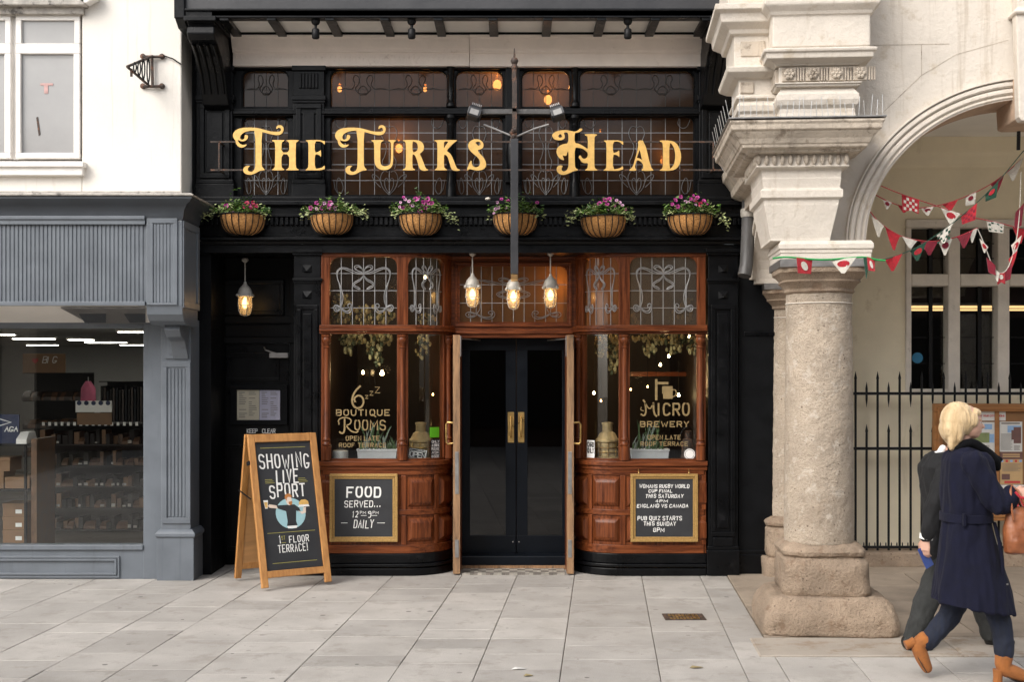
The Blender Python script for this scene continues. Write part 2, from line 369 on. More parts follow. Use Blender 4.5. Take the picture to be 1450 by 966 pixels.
# iron access cover with brass letters worn into slots
g = thing('access_cover', 'small rusty iron access cover with brass bars let into the paving', 'drain cover', (X(966, -3.0)-.02, -2.35, .0))
gx0, gx1 = X(938, -2.0), X(995, -2.0); gy = -2.08
MB().box(gx0, gx1, gy-.12, gy+.12, -.01, .006).build('cover_plate', M['rust'], g)
b = MB()
for r_ in range(2):
    for i in range(9):
        x = gx0+.04+i*(gx1-gx0-.08)/9; hgt = .07 if (i+r_) % 3 else .045
        b.box(x, x+.018, gy-.10+r_*.105, gy-.10+r_*.105+hgt, .005, .011)
b.build('raised_bar', M['brass'], g)

# ------------------------------------------------------------------ the white rendered building, upper floor
YW = -.4
g = thing('rendered_building', 'white rendered upper storey above the grey shop', 'building', (-4.5, -.2, 3.5))
xr = X(257, YW); zb = Z(273, YW); x0w, x1w = X(-60, YW), X(116, YW); zt, zs = Z(14, YW), Z(229, YW)
b = MB()
b.box(x1w, xr, YW, .5, zb, 9); b.box(-12, x0w, YW, .5, zb, 9); b.box(x0w, x1w, YW, .5, zt, 9); b.box(x0w, x1w, YW, .5, zb, zs)
b.box(x0w, x1w, YW+.25, .5, zs, zt)
b.build('wall', M['render'], g, bevel=.012)
wy = YW+.02
wd = MB(); wd.pb(-60, 20, 114, 226, wy+.03, wy+.1)
win = wd.build('window', M['winwhite'], g)
M['frost'] = mat('grey_net_behind_glass', (.34,.335,.33), .12, .10, 1.5, 0, spec=.6)
def frame(mb, a, b_, c, d, t, y0, y1):   # rectangular frame from pixel rect, t = bar width in px (l,t,r,b)
    l, tt, r, bt = t if isinstance(t, tuple) else (t,)*4
    mb.pb(a, b_, c, b_+tt, y0, y1); mb.pb(a, d-bt, c, d, y0, y1); mb.pb(a, b_+tt, a+l, d-bt, y0, y1); mb.pb(c-r, b_+tt, c, d-bt, y0, y1)
for (a, c) in ((22, 113), (-62, 15)):
    f = MB(); frame(f, a, 19, c, 70, (8, 9, 8, 9), wy-.02, wy+.04); f.build('upper_sash', M['winwhite'], win, bevel=.006)
    f = MB(); frame(f, a, 67.5, c, 224, (7, 8, 9, 8), wy-.028, wy+.04); f.build('lower_sash', M['winwhite'], win, bevel=.006)
    MB().pb(a+6, 26, c-6, 64, wy+.012, wy+.02).build('pane', M['frost'], win)
    MB().pb(a+6, 74, c-6, 218, wy+.008, wy+.02).build('pane', M['frost'], win)
M['redfade'] = mat('faded_red_tape', (.50,.30,.28), .5, .2, 20, 0)
b = MB(); b.pb(57, 117.5, 75, 120.5, wy+.003, wy+.008); b.pb(62.5, 120.5, 68, 132, wy+.003, wy+.008)
b.build('tape', M['redfade'], win)
MB().prism([(X(51, wy), Z(166, wy)), (X(53.5, wy), Z(165, wy)), (X(57, wy), Z(190, wy)), (X(54.5, wy), Z(192, wy))], wy+.003, wy+.008).build('tape_strip', M['rust'], win)
b = MB(); b.pb(-60, 228, 118, 236, YW-.10, YW+.05); b.pb(-60, 236, 117, 248, YW-.07, YW+.05); b.build('sill', M['winwhite'], g, bevel=.008)
b = MB(); b.pb(-60, -6, 119, 6, YW-.12, YW+.05); b.pb(-60, 6, 118, 19, YW-.05, YW+.04); b.build('window_head', M['lead'], g, bevel=.006)
b = MB(); b.prism([(X(120, YW), Z(8, YW)), (X(128, YW), Z(9, YW)), (X(142, YW), Z(1, YW)), (X(142, YW), Z(-10, YW)), (X(120, YW), Z(-10, YW))], YW-.12, YW-.005)
b.build('pipe_bracket', M['winwhite'], g, bevel=.008)
MB().box(-12, xr+.01, YW-.03, YW+.02, zb-.02, zb+.012).build('lead_flashing', M['lead'], g, bevel=.004)

# wrought iron sign bracket with its cable
yb = YW-.30
g = thing('iron_bracket', 'rusty wrought iron sign bracket with scrolls on the white wall', 'sign bracket', (X(210, YW), YW, Z(100, YW)))
b = MB()
for py in (80, 122):
    b.tube([P(203, py, YW-.03), P(231, py, YW-.03)], .014, 6)
    for px in (203, 230): b.lathe([(.001, 0), (.026, .004), (.026, .02), (.001, .03)], 0, 0, 10); n = 10*4; M4 = Matrix.Translation(P(px, py, YW)) @ Matrix.Rotation(R(90), 4, 'X'); b.v[-n:] = [tuple(M4 @ Vector(p)) for p in b.v[-n:]]
b.build('wall_bar', M['rust'], g)
b = MB(); b.tube([P(215, 78, YW-.03), P(216, 122, YW-.03)], .014, 6); b.tube([P(216, 79, YW-.03), P(180, 94, yb-.25)], .012, 6); b.tube([P(211, 121, YW-.03), P(180, 94, yb-.25)], .012, 6)
b.tube([P(186, 97, yb-.2), P(186, 108, yb-.2)], .012, 6)
b.build('arm', M['rust'], g)
b = MB()
for i, (px, hh) in enumerate(((190, 7), (196, 11), (202, 15), (209, 19))):
    yy = yb-.22+i*.13; cy = 95+i*1.6
    b.tube([P(px+3.2*math.sin(t*math.pi/8), cy+hh*math.cos(t*math.pi/8), yy) for t in range(9)], .007, 5)
    b.tube([P(px-3*math.sin(t*math.pi/8)+2, cy+hh*math.cos(t*math.pi/8), yy) for t in range(9)], .007, 5)
b.build('scroll', M['iron'], g)
MB().tube([P(231, 78, YW-.02), P(245, 83, YW-.02), P(257, 91, YW-.015)], .006, 5).build('cable', M['iron'], g)

# ------------------------------------------------------------------ grey shopfront
g = thing('shopfront', 'grey painted shopfront with fluted fascia under the white wall', 'shop', (-4.6, -.3, 0))
YF = -.85; YP = -.34; YG = -.27
b = MB(); b.box(-9, X(207, YF), YF+.02, -.3, Z(428, YF), Z(317, YF))
x = X(-280, YF); dx = 5.9*(DIST+YF)/F
while x < X(203, YF):
    b.mould(x, x+dx*.62, YF+.012, YF+.03, [(0, Z(428, YF)), (0, Z(318, YF))]); x += dx
fa = b.build('fascia', M['grey'], g)
b = MB(); b.box(-9, X(206, YF), YF-.02, YF+.03, Z(433, YF), Z(427, YF)); b.box(-9, X(206, YF), YF-.015, YF+.03, Z(318, YF), Z(311, YF)); b.box(-9, X(206, YF), YF-.03, YF+.04, Z(311, YF), Z(306, YF))
b.build('fascia_trim', M['grey'], g, bevel=.004)
zc = lambda p: Z(p, YF)
b = MB(); xe = X(258, YF)
b.mould(-9, xe, YF, -.28, [(0, zc(312)), (.012, zc(308)), (.015, zc(304)), (.022, zc(298)), (.05, zc(291)), (.095, zc(286)), (.11, zc(283)), (.11, zc(280))])
b.build('cornice', M['greydark'], g, smooth=35)
MB().mould(-9, xe, YF, -.20, [(.125, zc(279.5)), (.13, zc(278)), (.10, zc(275.5))]).build('lead_cap', M['lead'], g)
# end console
xa, xb_ = X(207, YF), X(258, YF)
prof = [(YF, zc(312)), (YF, zc(432)), (YF+.02, zc(445)), (YF+.07, zc(454)), (YF+.14, zc(459)), (-.3, zc(461)), (-.3, zc(312))]
b = MB(); b.prism(prof, xa, xb_, 'x'); con = b.build('end_console', M['grey'], g, bevel=.006)
b = MB(); frame(b, 207.5, 309, 251, 432, (9, 7, 6, 3), YF-.016, YF+.01)
b.build('panel_frame', M['grey'], con, bevel=.004)
b = MB()
for i in range(6): b.pb(217.5+i*4.9, 317, 220.6+i*4.9, 428.5, YF-.006, YF+.01)
b.build('flute', M['grey'], con)
b = MB(); xs = xb_; o = .014
for (ya, yb2, za, zb2) in ((YF+.01, -.28, zc(312), zc(322)), (YF+.01, -.28, zc(436), zc(426)), (YF+.01, YF+.08, zc(426), zc(322)), (-.35, -.28, zc(426), zc(322))): b.box(xs-.002, xs+o, ya, yb2, za, zb2)
b.build('side_panel_frame', M['grey'], con, bevel=.004)
# soffit below the fascia
zt_, zb_ = Z(433, YF), Z(457, YG-.03)
b = MB(); b.add([(-9, YF+.03, zt_), (X(207, YF), YF+.03, zt_), (X(207, YF), YG-.02, zb_), (-9, YG-.02, zb_), (-9, YF+.03, zt_+.02), (X(207, YF), YF+.03, zt_+.02), (X(207, YF), YG-.02, zb_+.02), (-9, YG-.02, zb_+.02)], [(0,1,2,3),(4,7,6,5),(0,4,5,1),(1,5,6,2),(2,6,7,3),(3,7,4,0)])
b.build('soffit', M['soffit'], g)
def sof(px, t): # point on the soffit: t 0 front .. 1 back
    y = YF+.03+t*(YG-.05-YF); return Vector((X(px, y), y, zt_+(zb_-zt_)*t-.006))
b = MB(); pts = [sof(86, .02), sof(206, .02), sof(206, .95), sof(128, .95), sof(112, .6)]
b.rings([[p+Vector((0, 0, -.012)) for p in pts], pts]); b.build('shutter_housing', M['steel'], g)
for (a, c) in ((112, 150), (176, 206)):
    b = MB(); pts = [sof(a, .35), sof(c, .35), sof(c, .85), sof(a+8, .85)]
    b.rings([[p+Vector((0, 0, -.018)) for p in pts], [p+Vector((0, 0, -.01)) for p in pts]]); b.build('vent_grille', M['greydark'], g)
# frame
b = MB(); b.box(-9, X(203, YG), YG, YG+.12, Z(465, YG), Z(456, YG)); b.box(-9, X(203, YG), YG-.02, YG+.12, Z(779, YG), Z(772, YG)); b.box(X(203, YG), X(232, YG), YG-.004, .5, 0, zt_+.3)
b.build('window_frame', M['grey'], g, bevel=.005)
b = MB(); b.box(-9, X(203, YG), YG+.004, YG+.2, 0, Z(778, YG)); b.build('stall_riser', M['grey'], g)
b = MB()
for i in (0, 1): frame(b, -300, 788+i*4, 169-i*4, 819-i*4, 3, YG-.012-.008*i, YG+.01)
b.build('riser_moulding', M['grey'], g, bevel=.003)
MB().box(-9, X(203, YG), YG+.05, YG+.056, Z(772, YG), Z(464, YG)).build('shop_window', M['glass'], g)
# pilaster
b = MB(); b.box(X(228, YP), X(270, YP), YP, .5, Z(756, YP), Z(452, YP))
b.build('pilaster', M['grey'], g, bevel=.006)
b = MB(); frame(b, 229, 512, 269.5, 742, (7, 8, 7, 8), YP-.014, YP+.01); b.pb(233, 470, 266, 508, YP-.02, YP+.01); b.pb(238, 484, 260, 502, YP-.03, YP)
for i in range(5): b.pb(238.5+i*5.1, 522, 241.7+i*5.1, 732, YP-.008, YP+.01)
b.build('pilaster_panel', M['grey'], g, bevel=.003)
b = MB(); b.mould(X(226, YP), X(272, YP), YP, .42, [(.02, 0), (.02, Z(762, YP)), (.035, Z(760, YP)), (.035, Z(756, YP)), (.02, Z(753, YP)), (.0, Z(750, YP))])
b.build('pilaster_base', M['grey'], g, bevel=.004)
MB().prism([(-.30, zc(458)), (-.64, zc(458)), (-.66, zc(466)), (-.60, zc(476)), (-.48, zc(482)), (-.42, zc(494)), (-.36, zc(508)), (-.30, zc(508))], X(235, -.6), X(257, -.6), 'x').build('corbel', M['grey'], g, bevel=.006)

# ---- inside the shop
g = thing('shop_interior', 'pale walled shop interior with striplights seen through the window', 'room', (-5.5, 4, 0))
xi0, xi1, yi1, ch_ = -12, -3.02, 11.5, 2.40
M['shopwall'] = mat('shop_wall', (.40,.40,.39), .8, .05, 2, 0)
M['shopfloor'] = mat('shop_floor', (.10,.085,.07), .35, .2, 2, .02, 30)
M['shopceil'] = mat('shop_ceiling', (.42,.41,.39), .85, .05, 2, 0)
b = MB(); b.box(xi1, xi1+.1, .0, yi1, 0, ch_); b.box(xi0, xi1, yi1, yi1+.1, 0, ch_); b.box(xi0-.1, xi0, -.2, yi1, 0, ch_); b.build('wall', M['shopwall'], g)
b = MB(); b.box(xi0, xi1, YG+.2, yi1, ch_, ch_+.05); b.build('ceiling', M['shopceil'], g)
b = MB(); b.box(xi0, xi1, YG+.2, yi1, .02, .06); b.build('floor', M['shopfloor'], g)
for i, (px, D, wp) in enumerate(((48, 17.2, 55), (115, 17.8, 32), (5, 15.2, 26), (190, 14.2, 40), (150, 19.5, 55), (192, 21.5, 40), (60, 21.5, 40))):
    y = D-DIST; L = thing('strip_light', 'striplight on the shop ceiling', 'ceiling light', (X(px, y), y, ch_), 'striplights on the shop ceiling')
    hx = wp/2*D/F
    MB().box(X(px, y)-hx-.02, X(px, y)+hx+.02, y-.10, y+.10, ch_-.025, ch_-.001).build('housing', M['winwhite'], L)
    MB().box(X(px, y)-hx, X(px, y)+hx, y-.08, y+.08, ch_-.032, ch_-.0255).build('diffuser', M.setdefault('strip', emit('strip_light_glow', (1, .93, .82), 15)), L)
    L['label'] = ['longest striplight over the hanging brown shop sign', 'short striplight just right of the brown shop sign', 'striplight at the left edge of the shop window', 'striplight nearest the pilaster, at the top of the window',
                  'thin striplight deeper in the shop, right of the brown sign', 'rearmost striplight at the right side of the shop', 'rearmost striplight behind the hanging brown sign'][i]
def shelf_unit(name, label, px0, px1, py0, py1, D, rows, dep=.4, fillm=None):
    y = D-DIST; u = thing(name, label, 'shelves', (X((px0+px1)/2, y), y, .06))
    b = MB(); b.box(X(px0, y), X(px1, y), y+dep, y+dep+.03, .06, Z(py0, y)); b.build('back_panel', M['dark'], u)
    for r_ in range(rows+1):
        z = .1+(Z(py0, y)-.1)*r_/rows
        MB().box(X(px0, y), X(px1, y), y, y+dep, z-.015, z).build('shelf', M['dark'], u)
    return u, y
M['box1'] = mat('brown_cardboard', (.22,.12,.06), .7, .15, 5, .05, 30)
M['shoe'] = mat('dark_shoe_leather', (.035,.022,.016), .5, .5, 12, .05, 30)
M['shoe2'] = mat('brown_shoe_leather', (.12,.06,.03), .5, .4, 12, .05, 30)
def shoe(mb, x, y, z, s=1, mi=0):
    mb.rings([[(x+a*s*.1, y+b*s*.12, z+c*s) for a, b in ((-.45, -1), (.45, -1), (.5, .2), (.42, 1), (-.42, 1), (-.5, .2))] for c in (0, .04)]+[[(x+a*s*.09, y+.03*s+b*s*.07, z+.10*s) for a, b in ((-.4, -1), (.4, -1), (.45, .2), (.4, 1), (-.4, 1), (-.45, .2))]], mi=mi)
u, y = shelf_unit('shoe_rack', 'tall dark rack full of shoes below the hanging brown sign', 32, 118, 528, 640, 16.5, 5)
b = MB()
for r_ in range(1, 5):
    for i in range(11): shoe(b, X(36+i*7.5, y), y+.15, .1+(Z(528, y)-.1)*r_/5, random.uniform(.9, 1.2), i % 2)
o = b.build('shoes', [M['shoe'], M['shoe2']], u); o['kind'] = 'stuff'
u, y = shelf_unit('boxed_shoe_shelves', 'long low shelves of stacked shoeboxes behind the window', 52, 203, 600, 720, 14.6, 5)
k = 0
b = MB()
for r_ in range(0, 5):
    z = .1+(Z(600, y)-.1)*r_/5
    for i in range(19):
        x = X(54+i*7.8, y); hh = random.uniform(.06, .17); wv = random.uniform(.035, .06)
        if random.random() < .22: shoe(b, x+.03, y+.15, z+.001, .8, 1); continue
        b.box(x, x+wv, y+.04+random.uniform(0, .09), y+.34, z+.001, z+hh, random.choice((0, 1, 2, 2)))
        if random.random() < .45: b.box(x+.006, x+wv-.008, y+.036, y+.040, z+.015, z+.015+random.uniform(.015, .04), 3)
o = b.build('shoebox_row', [M['box1'], M['shoe2'], M['dark'], M['lead']], u); o['kind'] = 'stuff'
b = MB()
for i in range(16): x = X(60+i*8.8, y); b.box(x, x+.03, y-.01, y-.004, Z(603, y), Z(598, y))
b.build('price_ticket', M['chalk'], u)
u, y = shelf_unit('clothes_rail_unit', 'dark unit with hanging clothes at the back right of the shop', 140, 203, 540, 610, 19.5, 2)
b = MB()
for i in range(14): x = X(143+i*4.3, y); b.box(x, x+.03, y-.02, y+.3, Z(600, y), Z(546+random.uniform(0, 8), y), i % 3)
o = b.build('clothes', [M['dark'], M['shoe'], M['navyblack']], u); o['kind'] = 'stuff'
y = 2.2
s = thing('hanging_sign_board', 'brown hanging shop sign with a red heart under striplights', 'sign', (X(62, y), y, Z(528, y)))
MB().pb(32, 501, 92, 528, y, y+.02).build('board', M['box1'], s)
b = MB(); write(b, 'Big', X(70, y), Z(514, y), .07, .008, y-.002, slant=.2); b.build('lettering', M['chalk'], s)
M['red'] = mat('red_paint', (.45,.03,.03), .5, .15, 20, 0)
b = MB(); hx, hz = X(50, y), Z(511, y)
b.prism([(hx+.0022*16*math.sin(t)**3, hz+.0022*(13*math.cos(t)-5*math.cos(2*t)-2*math.cos(3*t)-math.cos(4*t))) for t in [i*math.pi/10 for i in range(20)]], y-.004, y-.0005); b.build('heart', M['red'], s)
# display table by the glass
y = .55
t = thing('display_stand', 'wooden display stand with black shelf just inside the shop window', 'display stand', (X(25, y), y, .06))
MB().pb(-60, 629, 44, 632, y, y+.5).build('shelf', M['iron'], t); MB().pb(-60, 693, 44, 696, y, y+.5).build('shelf', M['iron'], t)
MB().box(X(44, y), X(52, y), y, y+.5, .06, Z(622, y)).build('side_panel', M['shoe2'], t)
MB().box(X(34, y), X(37, y), y, y+.03, .06, Z(630, y)).build('leg', M['iron'], t)
p = thing('advert_panel', 'dark blue poster panel with white lettering on the display stand', 'poster', (X(10, y), y+.1, Z(629, y)))
M['bluep'] = mat('blue_poster', (.012,.022,.075), .4, .1, 5, 0)
MB().pb(-40, 587, 27, 628.7, y+.12, y+.14).build('panel', M['bluep'], p)
b = MB(); write(b, 'AGA', X(0, y), Z(612, y), .045, .010, y+.118, wf=.8, slant=.15, left=True)
ribbon(b, [(X(-8, y), Z(594, y)), (X(9, y), Z(599, y)), (X(-8, y), Z(604, y))], .012, y+.118)
b.build('lettering', M['chalk'], p)
b = MB(); shoe(b, X(30, y), y+.14, Z(629, y), 1.15); tag(b.build('shoe', M['winwhite'], smooth=40), 'white trainer standing on the display stand', 'shoe')
lab = ['brown shoebox at the bottom of the floor stack', 'brown shoebox second from the bottom of the floor stack', 'brown shoebox third from the bottom of the floor stack', 'brown shoebox on top of the floor stack']
for i in range(4):
    y = .75; z0 = .06+i*.135
    s = MB(); s.box(X(4, y), X(34, y), y, y+.3, z0+.001, z0+.10); s.box(X(3.4, y), X(34.6, y), y-.004, y+.304, z0+.10, z0+.134)
    s.box(X(22, y), X(31, y), y-.003, y, z0+.03, z0+.07, 1)
    tag(s.build('shoebox', [M['box1'], M['chalk']], bevel=.003), lab[i], 'shoebox', 'shoeboxes inside the grey shop')
lab = ['wide brown shoebox on the lower shelf of the display stand', 'brown shoebox upright at the left on the display stand', 'brown shoebox on top of another at the left of the display stand']
for i, (a, c, d, e) in enumerate(((7, 42, 676, 692.8), (-30, 5, 668, 692.8), (-30, 14, 648, 667.8))):
    y = .62; s = MB(); s.pb(a, d+5, c, e, y, y+.3); s.pb(a-.5, d, c+.5, d+5, y-.004, y+.304)
    tag(s.build('shoebox', M['box1'], bevel=.003), lab[i], 'shoebox', 'shoeboxes inside the grey shop')
y = 2.6
s = thing('pink_jacket', 'pink jacket hanging on a rail inside the grey shop', 'jacket', (X(125, y), y, Z(545, y)))
M['pink'] = mat('pink_cloth', (.42,.10,.17), .8, .2, 10, .1, 40)
b = MB(); b.rings([[(X(125, y)+a*w_, y+b_*.06, Z(py, y)) for a, b_ in ((-1, 0), (-.5, -1), (.5, -1), (1, 0), (.5, 1), (-.5, 1))] for py, w_ in ((568, .09), (550, .085), (545, .06), (540, .02))]); b.build('body', M['pink'], s, smooth=60)
MB().tube([P(125, 540, y), P(125, 534, y)], .006).build('hanger', M['steel'], s)
y = .35
s = thing('floor_stand_sign', 'low printed display header with round badges inside the shop', 'sign', (X(133, y), y+1, Z(585, y)))
y = 1.6
MB().pb(107, 568, 158, 584, y, y+.02).build('header', M['soffit'], s); MB().pb(109, 585, 158, 602, y, y+.02).build('panel', M['box1'], s)
b = MB()
for i in range(5):
    c = P(112+i*10.2, 571, y-.004); b.prism([(c[0]+.025*math.cos(t*.63), c[2]+.025*math.sin(t*.63)) for t in range(10)], y-.006, y-.001)
b.build('badge', M['bluep'], s)
# ------------------------------------------------------------------ the pub frontage
pub = thing('pub_frontage', 'black and mahogany pub frontage with curved bay windows', 'pub', (0, 0, 0))
def px_rect(a, b_, c, d, y): return X(a, y), X(c, y), Z(d, y), Z(b_, y)
# ---- first floor: window wall with rounded openings
YU = 0.0
cols = [(342, 409), (467, 634), (644, 713), (738, 808), (820, 984)]
rows = [(98, 152, 12), (164, 277, 9)]
loops = [rrect(X(255, YU), X(1090, YU), Z(292, YU), Z(60, YU))]
wins = []
for (a, c) in cols:
    for (t, b_, r_) in rows:
        L = rrect(*px_rect(a, t, c, b_, YU), r=r_/149, n=5); loops.append(L); wins.append((a, c, t, b_, L))
me = fill2d(loops, 'window_wall', .07); me.transform(Matrix.Translation((0, YU+.035, 0))); me.materials.append(M['black'])
link('window_wall', me, pub)
def curves_upper(tall):
    C = []
    if tall:
        heart = [(.5, .98), (.42, .90), (.41, .80), (.46, .77), (.5, .84)]
        outer = [(.5, 1), (.36, .90), (.33, .76), (.40, .68), (.47, .70)]
        leaf = [(.34, .90), (.22, .82), (.16, .72), (.30, .76), (.36, .86)]
        bud = [(.02, .80), (.05, .95), (.12, 1.0), (.17, .92), (.14, .82), (.09, .76), (.06, .86), (.08, .98)]
        swirl = [(.5, .12), (.40, .10), (.34, .20), (.40, .30), (.46, .36), (.42, .5), (.36, .56), (.40, .66)]
        loop = [(.04, .02), (.08, .12), (.16, .14), (.22, .08), (.20, .0)]
        for c in (heart, outer, leaf, bud, swirl, loop): C += [c, [(1-u, v) for u, v in c]]
    else:
        s1 = [(.5, .62), (.40, .60), (.34, .46), (.42, .36), (.44, .2), (.36, .06), (.30, .2), (.36, .34), (.30, .5), (.18, .46), (.06, .5)]
        s2 = [(.5, .40), (.44, .44), (.40, .56), (.44, .66), (.5, .64)]
        for c in (s1, s2): C += [c, [(1-u, v) for u, v in c]]
    return C
for i, (a, c, t, b_, L) in enumerate(wins):
    tall = t > 160; x0, x1, z0, z1 = px_rect(a, t, c, b_, YU)
    y = YU+.05
    cx, cz = (x0+x1)/2, (z0+z1)/2
    inner = [(cx+(p-cx)*(1-.022/(x1-x0)), cz+(q-cz)*(1-.022/(z1-z0))) for p, q in L]
    me = fill2d([[(cx+(p-cx)*(1-.002), cz+(q-cz)*(1-.002)) for p, q in L], inner], 'upper_window', .03); me.transform(Matrix.Translation((0, YU+.03, 0))); me.materials.append(M['blackmatt'])
    fr = link('upper_window', me, pub)
    MB().prism(inner, y, y+.006).build('pane', M['leaded'], fr)
    b = MB(); nv = max(2, round((c-a)/(21 if c-a > 100 else 17))); nh = 5 if tall else 2
    dark = i in (4, 5, 6, 7)
    for k in range(1, nv): xx = x0+(x1-x0)*k/nv; b.box(xx-.003, xx+.003, y-.005, y-.0005, z0+.01, z1-.012)
    for k in range(1, nh): zz = z0+(z1-z0)*k/nh; b.box(x0+.012, x1-.012, y-.0045, y-.0008, zz-.003, zz+.003)
    wide = c-a > 100; mw = min(1, 78/(c-a))
    for k, cv in enumerate(curves_upper(tall)):
        ctr = min(abs(u-.5) for u, v in cv) < .25
        for off in (([.27, .73] if not tall else [.5]) if wide else [.5]):
            if tall and wide and not ctr: mp = lambda u: u*mw*1.3 if u < .5 else 1-(1-u)*mw*1.3
            else: mp = lambda u, off=off: off+(u-.5)*(mw if wide else 1)
            b.tube([(x0+.015+(x1-x0-.03)*mp(u), y-.006-.0005*k, z1-.012-(z1-z0-.024)*v) for u, v in chaikin(cv, 2)], .0034, 4)
    b.build('leading', M['camedark'] if not tall else M['came'], fr)
# transom, sill, head, mullions
b = MB(); b.pb(330, 152.5, 990, 163.5, -.06, .02); b.pb(330, 156, 990, 161, -.085, -.055)
b.build('transom', M['black'], pub, bevel=.006)
b = MB(); b.pb(283, 278, 1055, 283.5, -.14, .05); b.pb(283, 283.5, 1055, 290, -.20, .05); b.build('sill', M['black'], pub, bevel=.008)
b = MB(); b.pb(330, 88, 998, 97, -.05, .0); b.build('head_rail', M['black'], pub, bevel=.006)
for px in (638.5, 814):
    b = MB(); cx = X(px, -.02)
    for zt, zb_ in ((Z(164, 0), Z(284, 0)), (Z(92, 0), Z(152, 0))):
        h = zt-zb_
        b.lathe([(.030, zb_), (.046, zb_), (.046, zb_+.12*(h > .5)+.03), (.034, zb_+.13*(h > .5)+.05), (.030, zb_+.2*(h > .5)+.06), (.027, zt-.11), (.034, zt-.10), (.034, zt-.085), (.028, zt-.08), (.04, zt-.04), (.05, zt-.03), (.05, zt)], cx, -.03, 14)
    b.build('mullion_column', M['black'], pub, smooth=40)
for (a, c) in ((276, 331), (413, 461), (714, 738), (988, 1046)):
    w_ = (X(c, -.07)-X(a, -.07))
    b = MB(); b.pb(a+2, 96, c-2, 258, -.07, -.001); pl = b.build('upper_pilaster', M['black'], pub, bevel=.005)
    if c-a > 30:
        b = MB(); frame(b, a+6, 146, c-6, 252, 7, -.095, -.071); b.pb(a+16, 158, c-16, 244, -.088, -.071); b.build('panel_moulding', M['black'], pl, bevel=.005)
        b = MB(); b.pb(a, 260, c, 290, -.12, -.0015); b.pb(a+1, 254, c-1, 260, -.10, -.0015); b.build('pedestal', M['black'], pl, bevel=.006)
        b = MB(); b.pb(a, 134, c, 141, -.10, -.0015); b.pb(a, 92, c, 99, -.10, -.0015); b.pb(a+1, 141, c-1, 145, -.085, -.0015)
        for k in range(6): b.pb(a+10+k*(c-a-20)/6, 103, a+13.5+k*(c-a-20)/6, 124, -.09, -.0705)
        b.build('capital', M['black'], pl, bevel=.004)
    else:
        b = MB(); b.lathe([(.03, Z(255, 0)), (.05, Z(240, 0)), (.06, Z(225, 0)), (.05, Z(205, 0)), (.03, Z(196, 0))], X(725, -.07), -.08, 12); b.build('boss', M['black'], pl, smooth=40)
# pinkish white cornice above the windows
zc2 = lambda p: Z(p, -.15)
b = MB(); pr = [(-.02, zc2(91)), (-.10, zc2(91)), (-.10, zc2(73)), (-.125, zc2(72)), (-.13, zc2(69)), (-.15, zc2(67)), (-.17, zc2(60)), (-.18, zc2(55)), (-.21, zc2(53)), (-.22, zc2(49)), (.02, zc2(49)), (.02, zc2(91))]
b.prism(pr, X(328, -.15), X(664.5, -.15), 'x'); b.prism([(p-.006*(p < 0), q-.006) for p, q in pr], X(665, -.15), X(1003, -.15), 'x')
co = b.build('plaster_cornice', M['cornice'], pub, bevel=.004)
b = MB()
for i in range(96): xx = X(332+i*7, -.12); b.box(xx, xx+.018, -.108, -.09, zc2(80), zc2(76.5))
b.build('cornice_bead', M['cornice'], co)
# jetty: soffit, battens, beam, wall above
ZS = 5.098; YB = -.78
b = MB(); b.box(X(300, YB), 3.2, YB, .05, ZS, ZS+.04); b.build('soffit_panel', M['winwhite'], pub)
for px in (330, 395, 475, 550, 624, 699, 774, 848, 922, 992):
    xx = X(px, -.4); MB().box(xx-.04, xx+.04, YB+.01, -.215, ZS-.04, ZS-.001).build('soffit_batten', M['black'], pub, bevel=.004)
b = MB(); b.box(X(320, YB), 3.2, -.235, -.19, ZS-.02, ZS-.001); b.build('soffit_bead', M['black'], pub)
zb_ = lambda p: Z(p, YB)
b = MB(); b.box(X(262, YB), 3.2, YB, YB+.12, zb_(24.5), zb_(13)); b.box(X(262, YB), 3.2, YB-.02, YB+.1, zb_(15.5), zb_(12)); b.build('jetty_beam', M['black'], pub, bevel=.006)
M['blackgrey'] = mat('weathered_black_boarding', (.030,.030,.033), .4, .3, 3, .1, 20)
b = MB(); b.box(X(262, YB), 3.2, YB+.02, .3, zb_(12.5), 9); b.build('jetty_wall', M['blackgrey'], pub)
b = MB(); b.box(X(247, YB), X(262, YB), YB-.02, .3, zb_(26), 9); b.prism([(YB-.02, zb_(26)), (YB+.1, zb_(36)), (-.1, zb_(40)), (.0, zb_(26))], X(248, YB), X(262, YB), 'x'); b.build('corner_post', M['black'], pub, bevel=.008)
def console(x0, x1):
    zz = lambda p: Z(p, -.7)
    pr = [(-.06, zz(26)), (-.76, zz(26)), (-.78, zz(32)), (-.73, zz(37)), (-.76, zz(40)), (-.77, zz(50)), (-.72, zz(57)), (-.64, zz(60)), (-.5, zz(72)), (-.36, zz(92)), (-.26, zz(118)), (-.19, zz(132)), (-.06, zz(136))]
    b = MB(); b.prism(pr, x0, x1, 'x'); o = b.build('console_bracket', M['black'], pub, bevel=.012, seg=2)
    b = MB(); b.box(x0-.02, x1+.02, -.80, -.1, zz(33), zz(26)); b.build('console_cap', M['black'], o, bevel=.006)
    for s_ in range(4):
        xx = x0+(x1-x0)*(s_+.5)/4; b = MB(); b.tube([(xx, -.655, zz(61)), (xx, -.51, zz(73)), (xx, -.37, zz(93)), (xx, -.27, zz(118))], .014, 6); b.build('flute', M['black'], o, smooth=60)
console(X(267, -.7), X(306, -.7)); console(X(1006, -.7), X(1046, -.7))
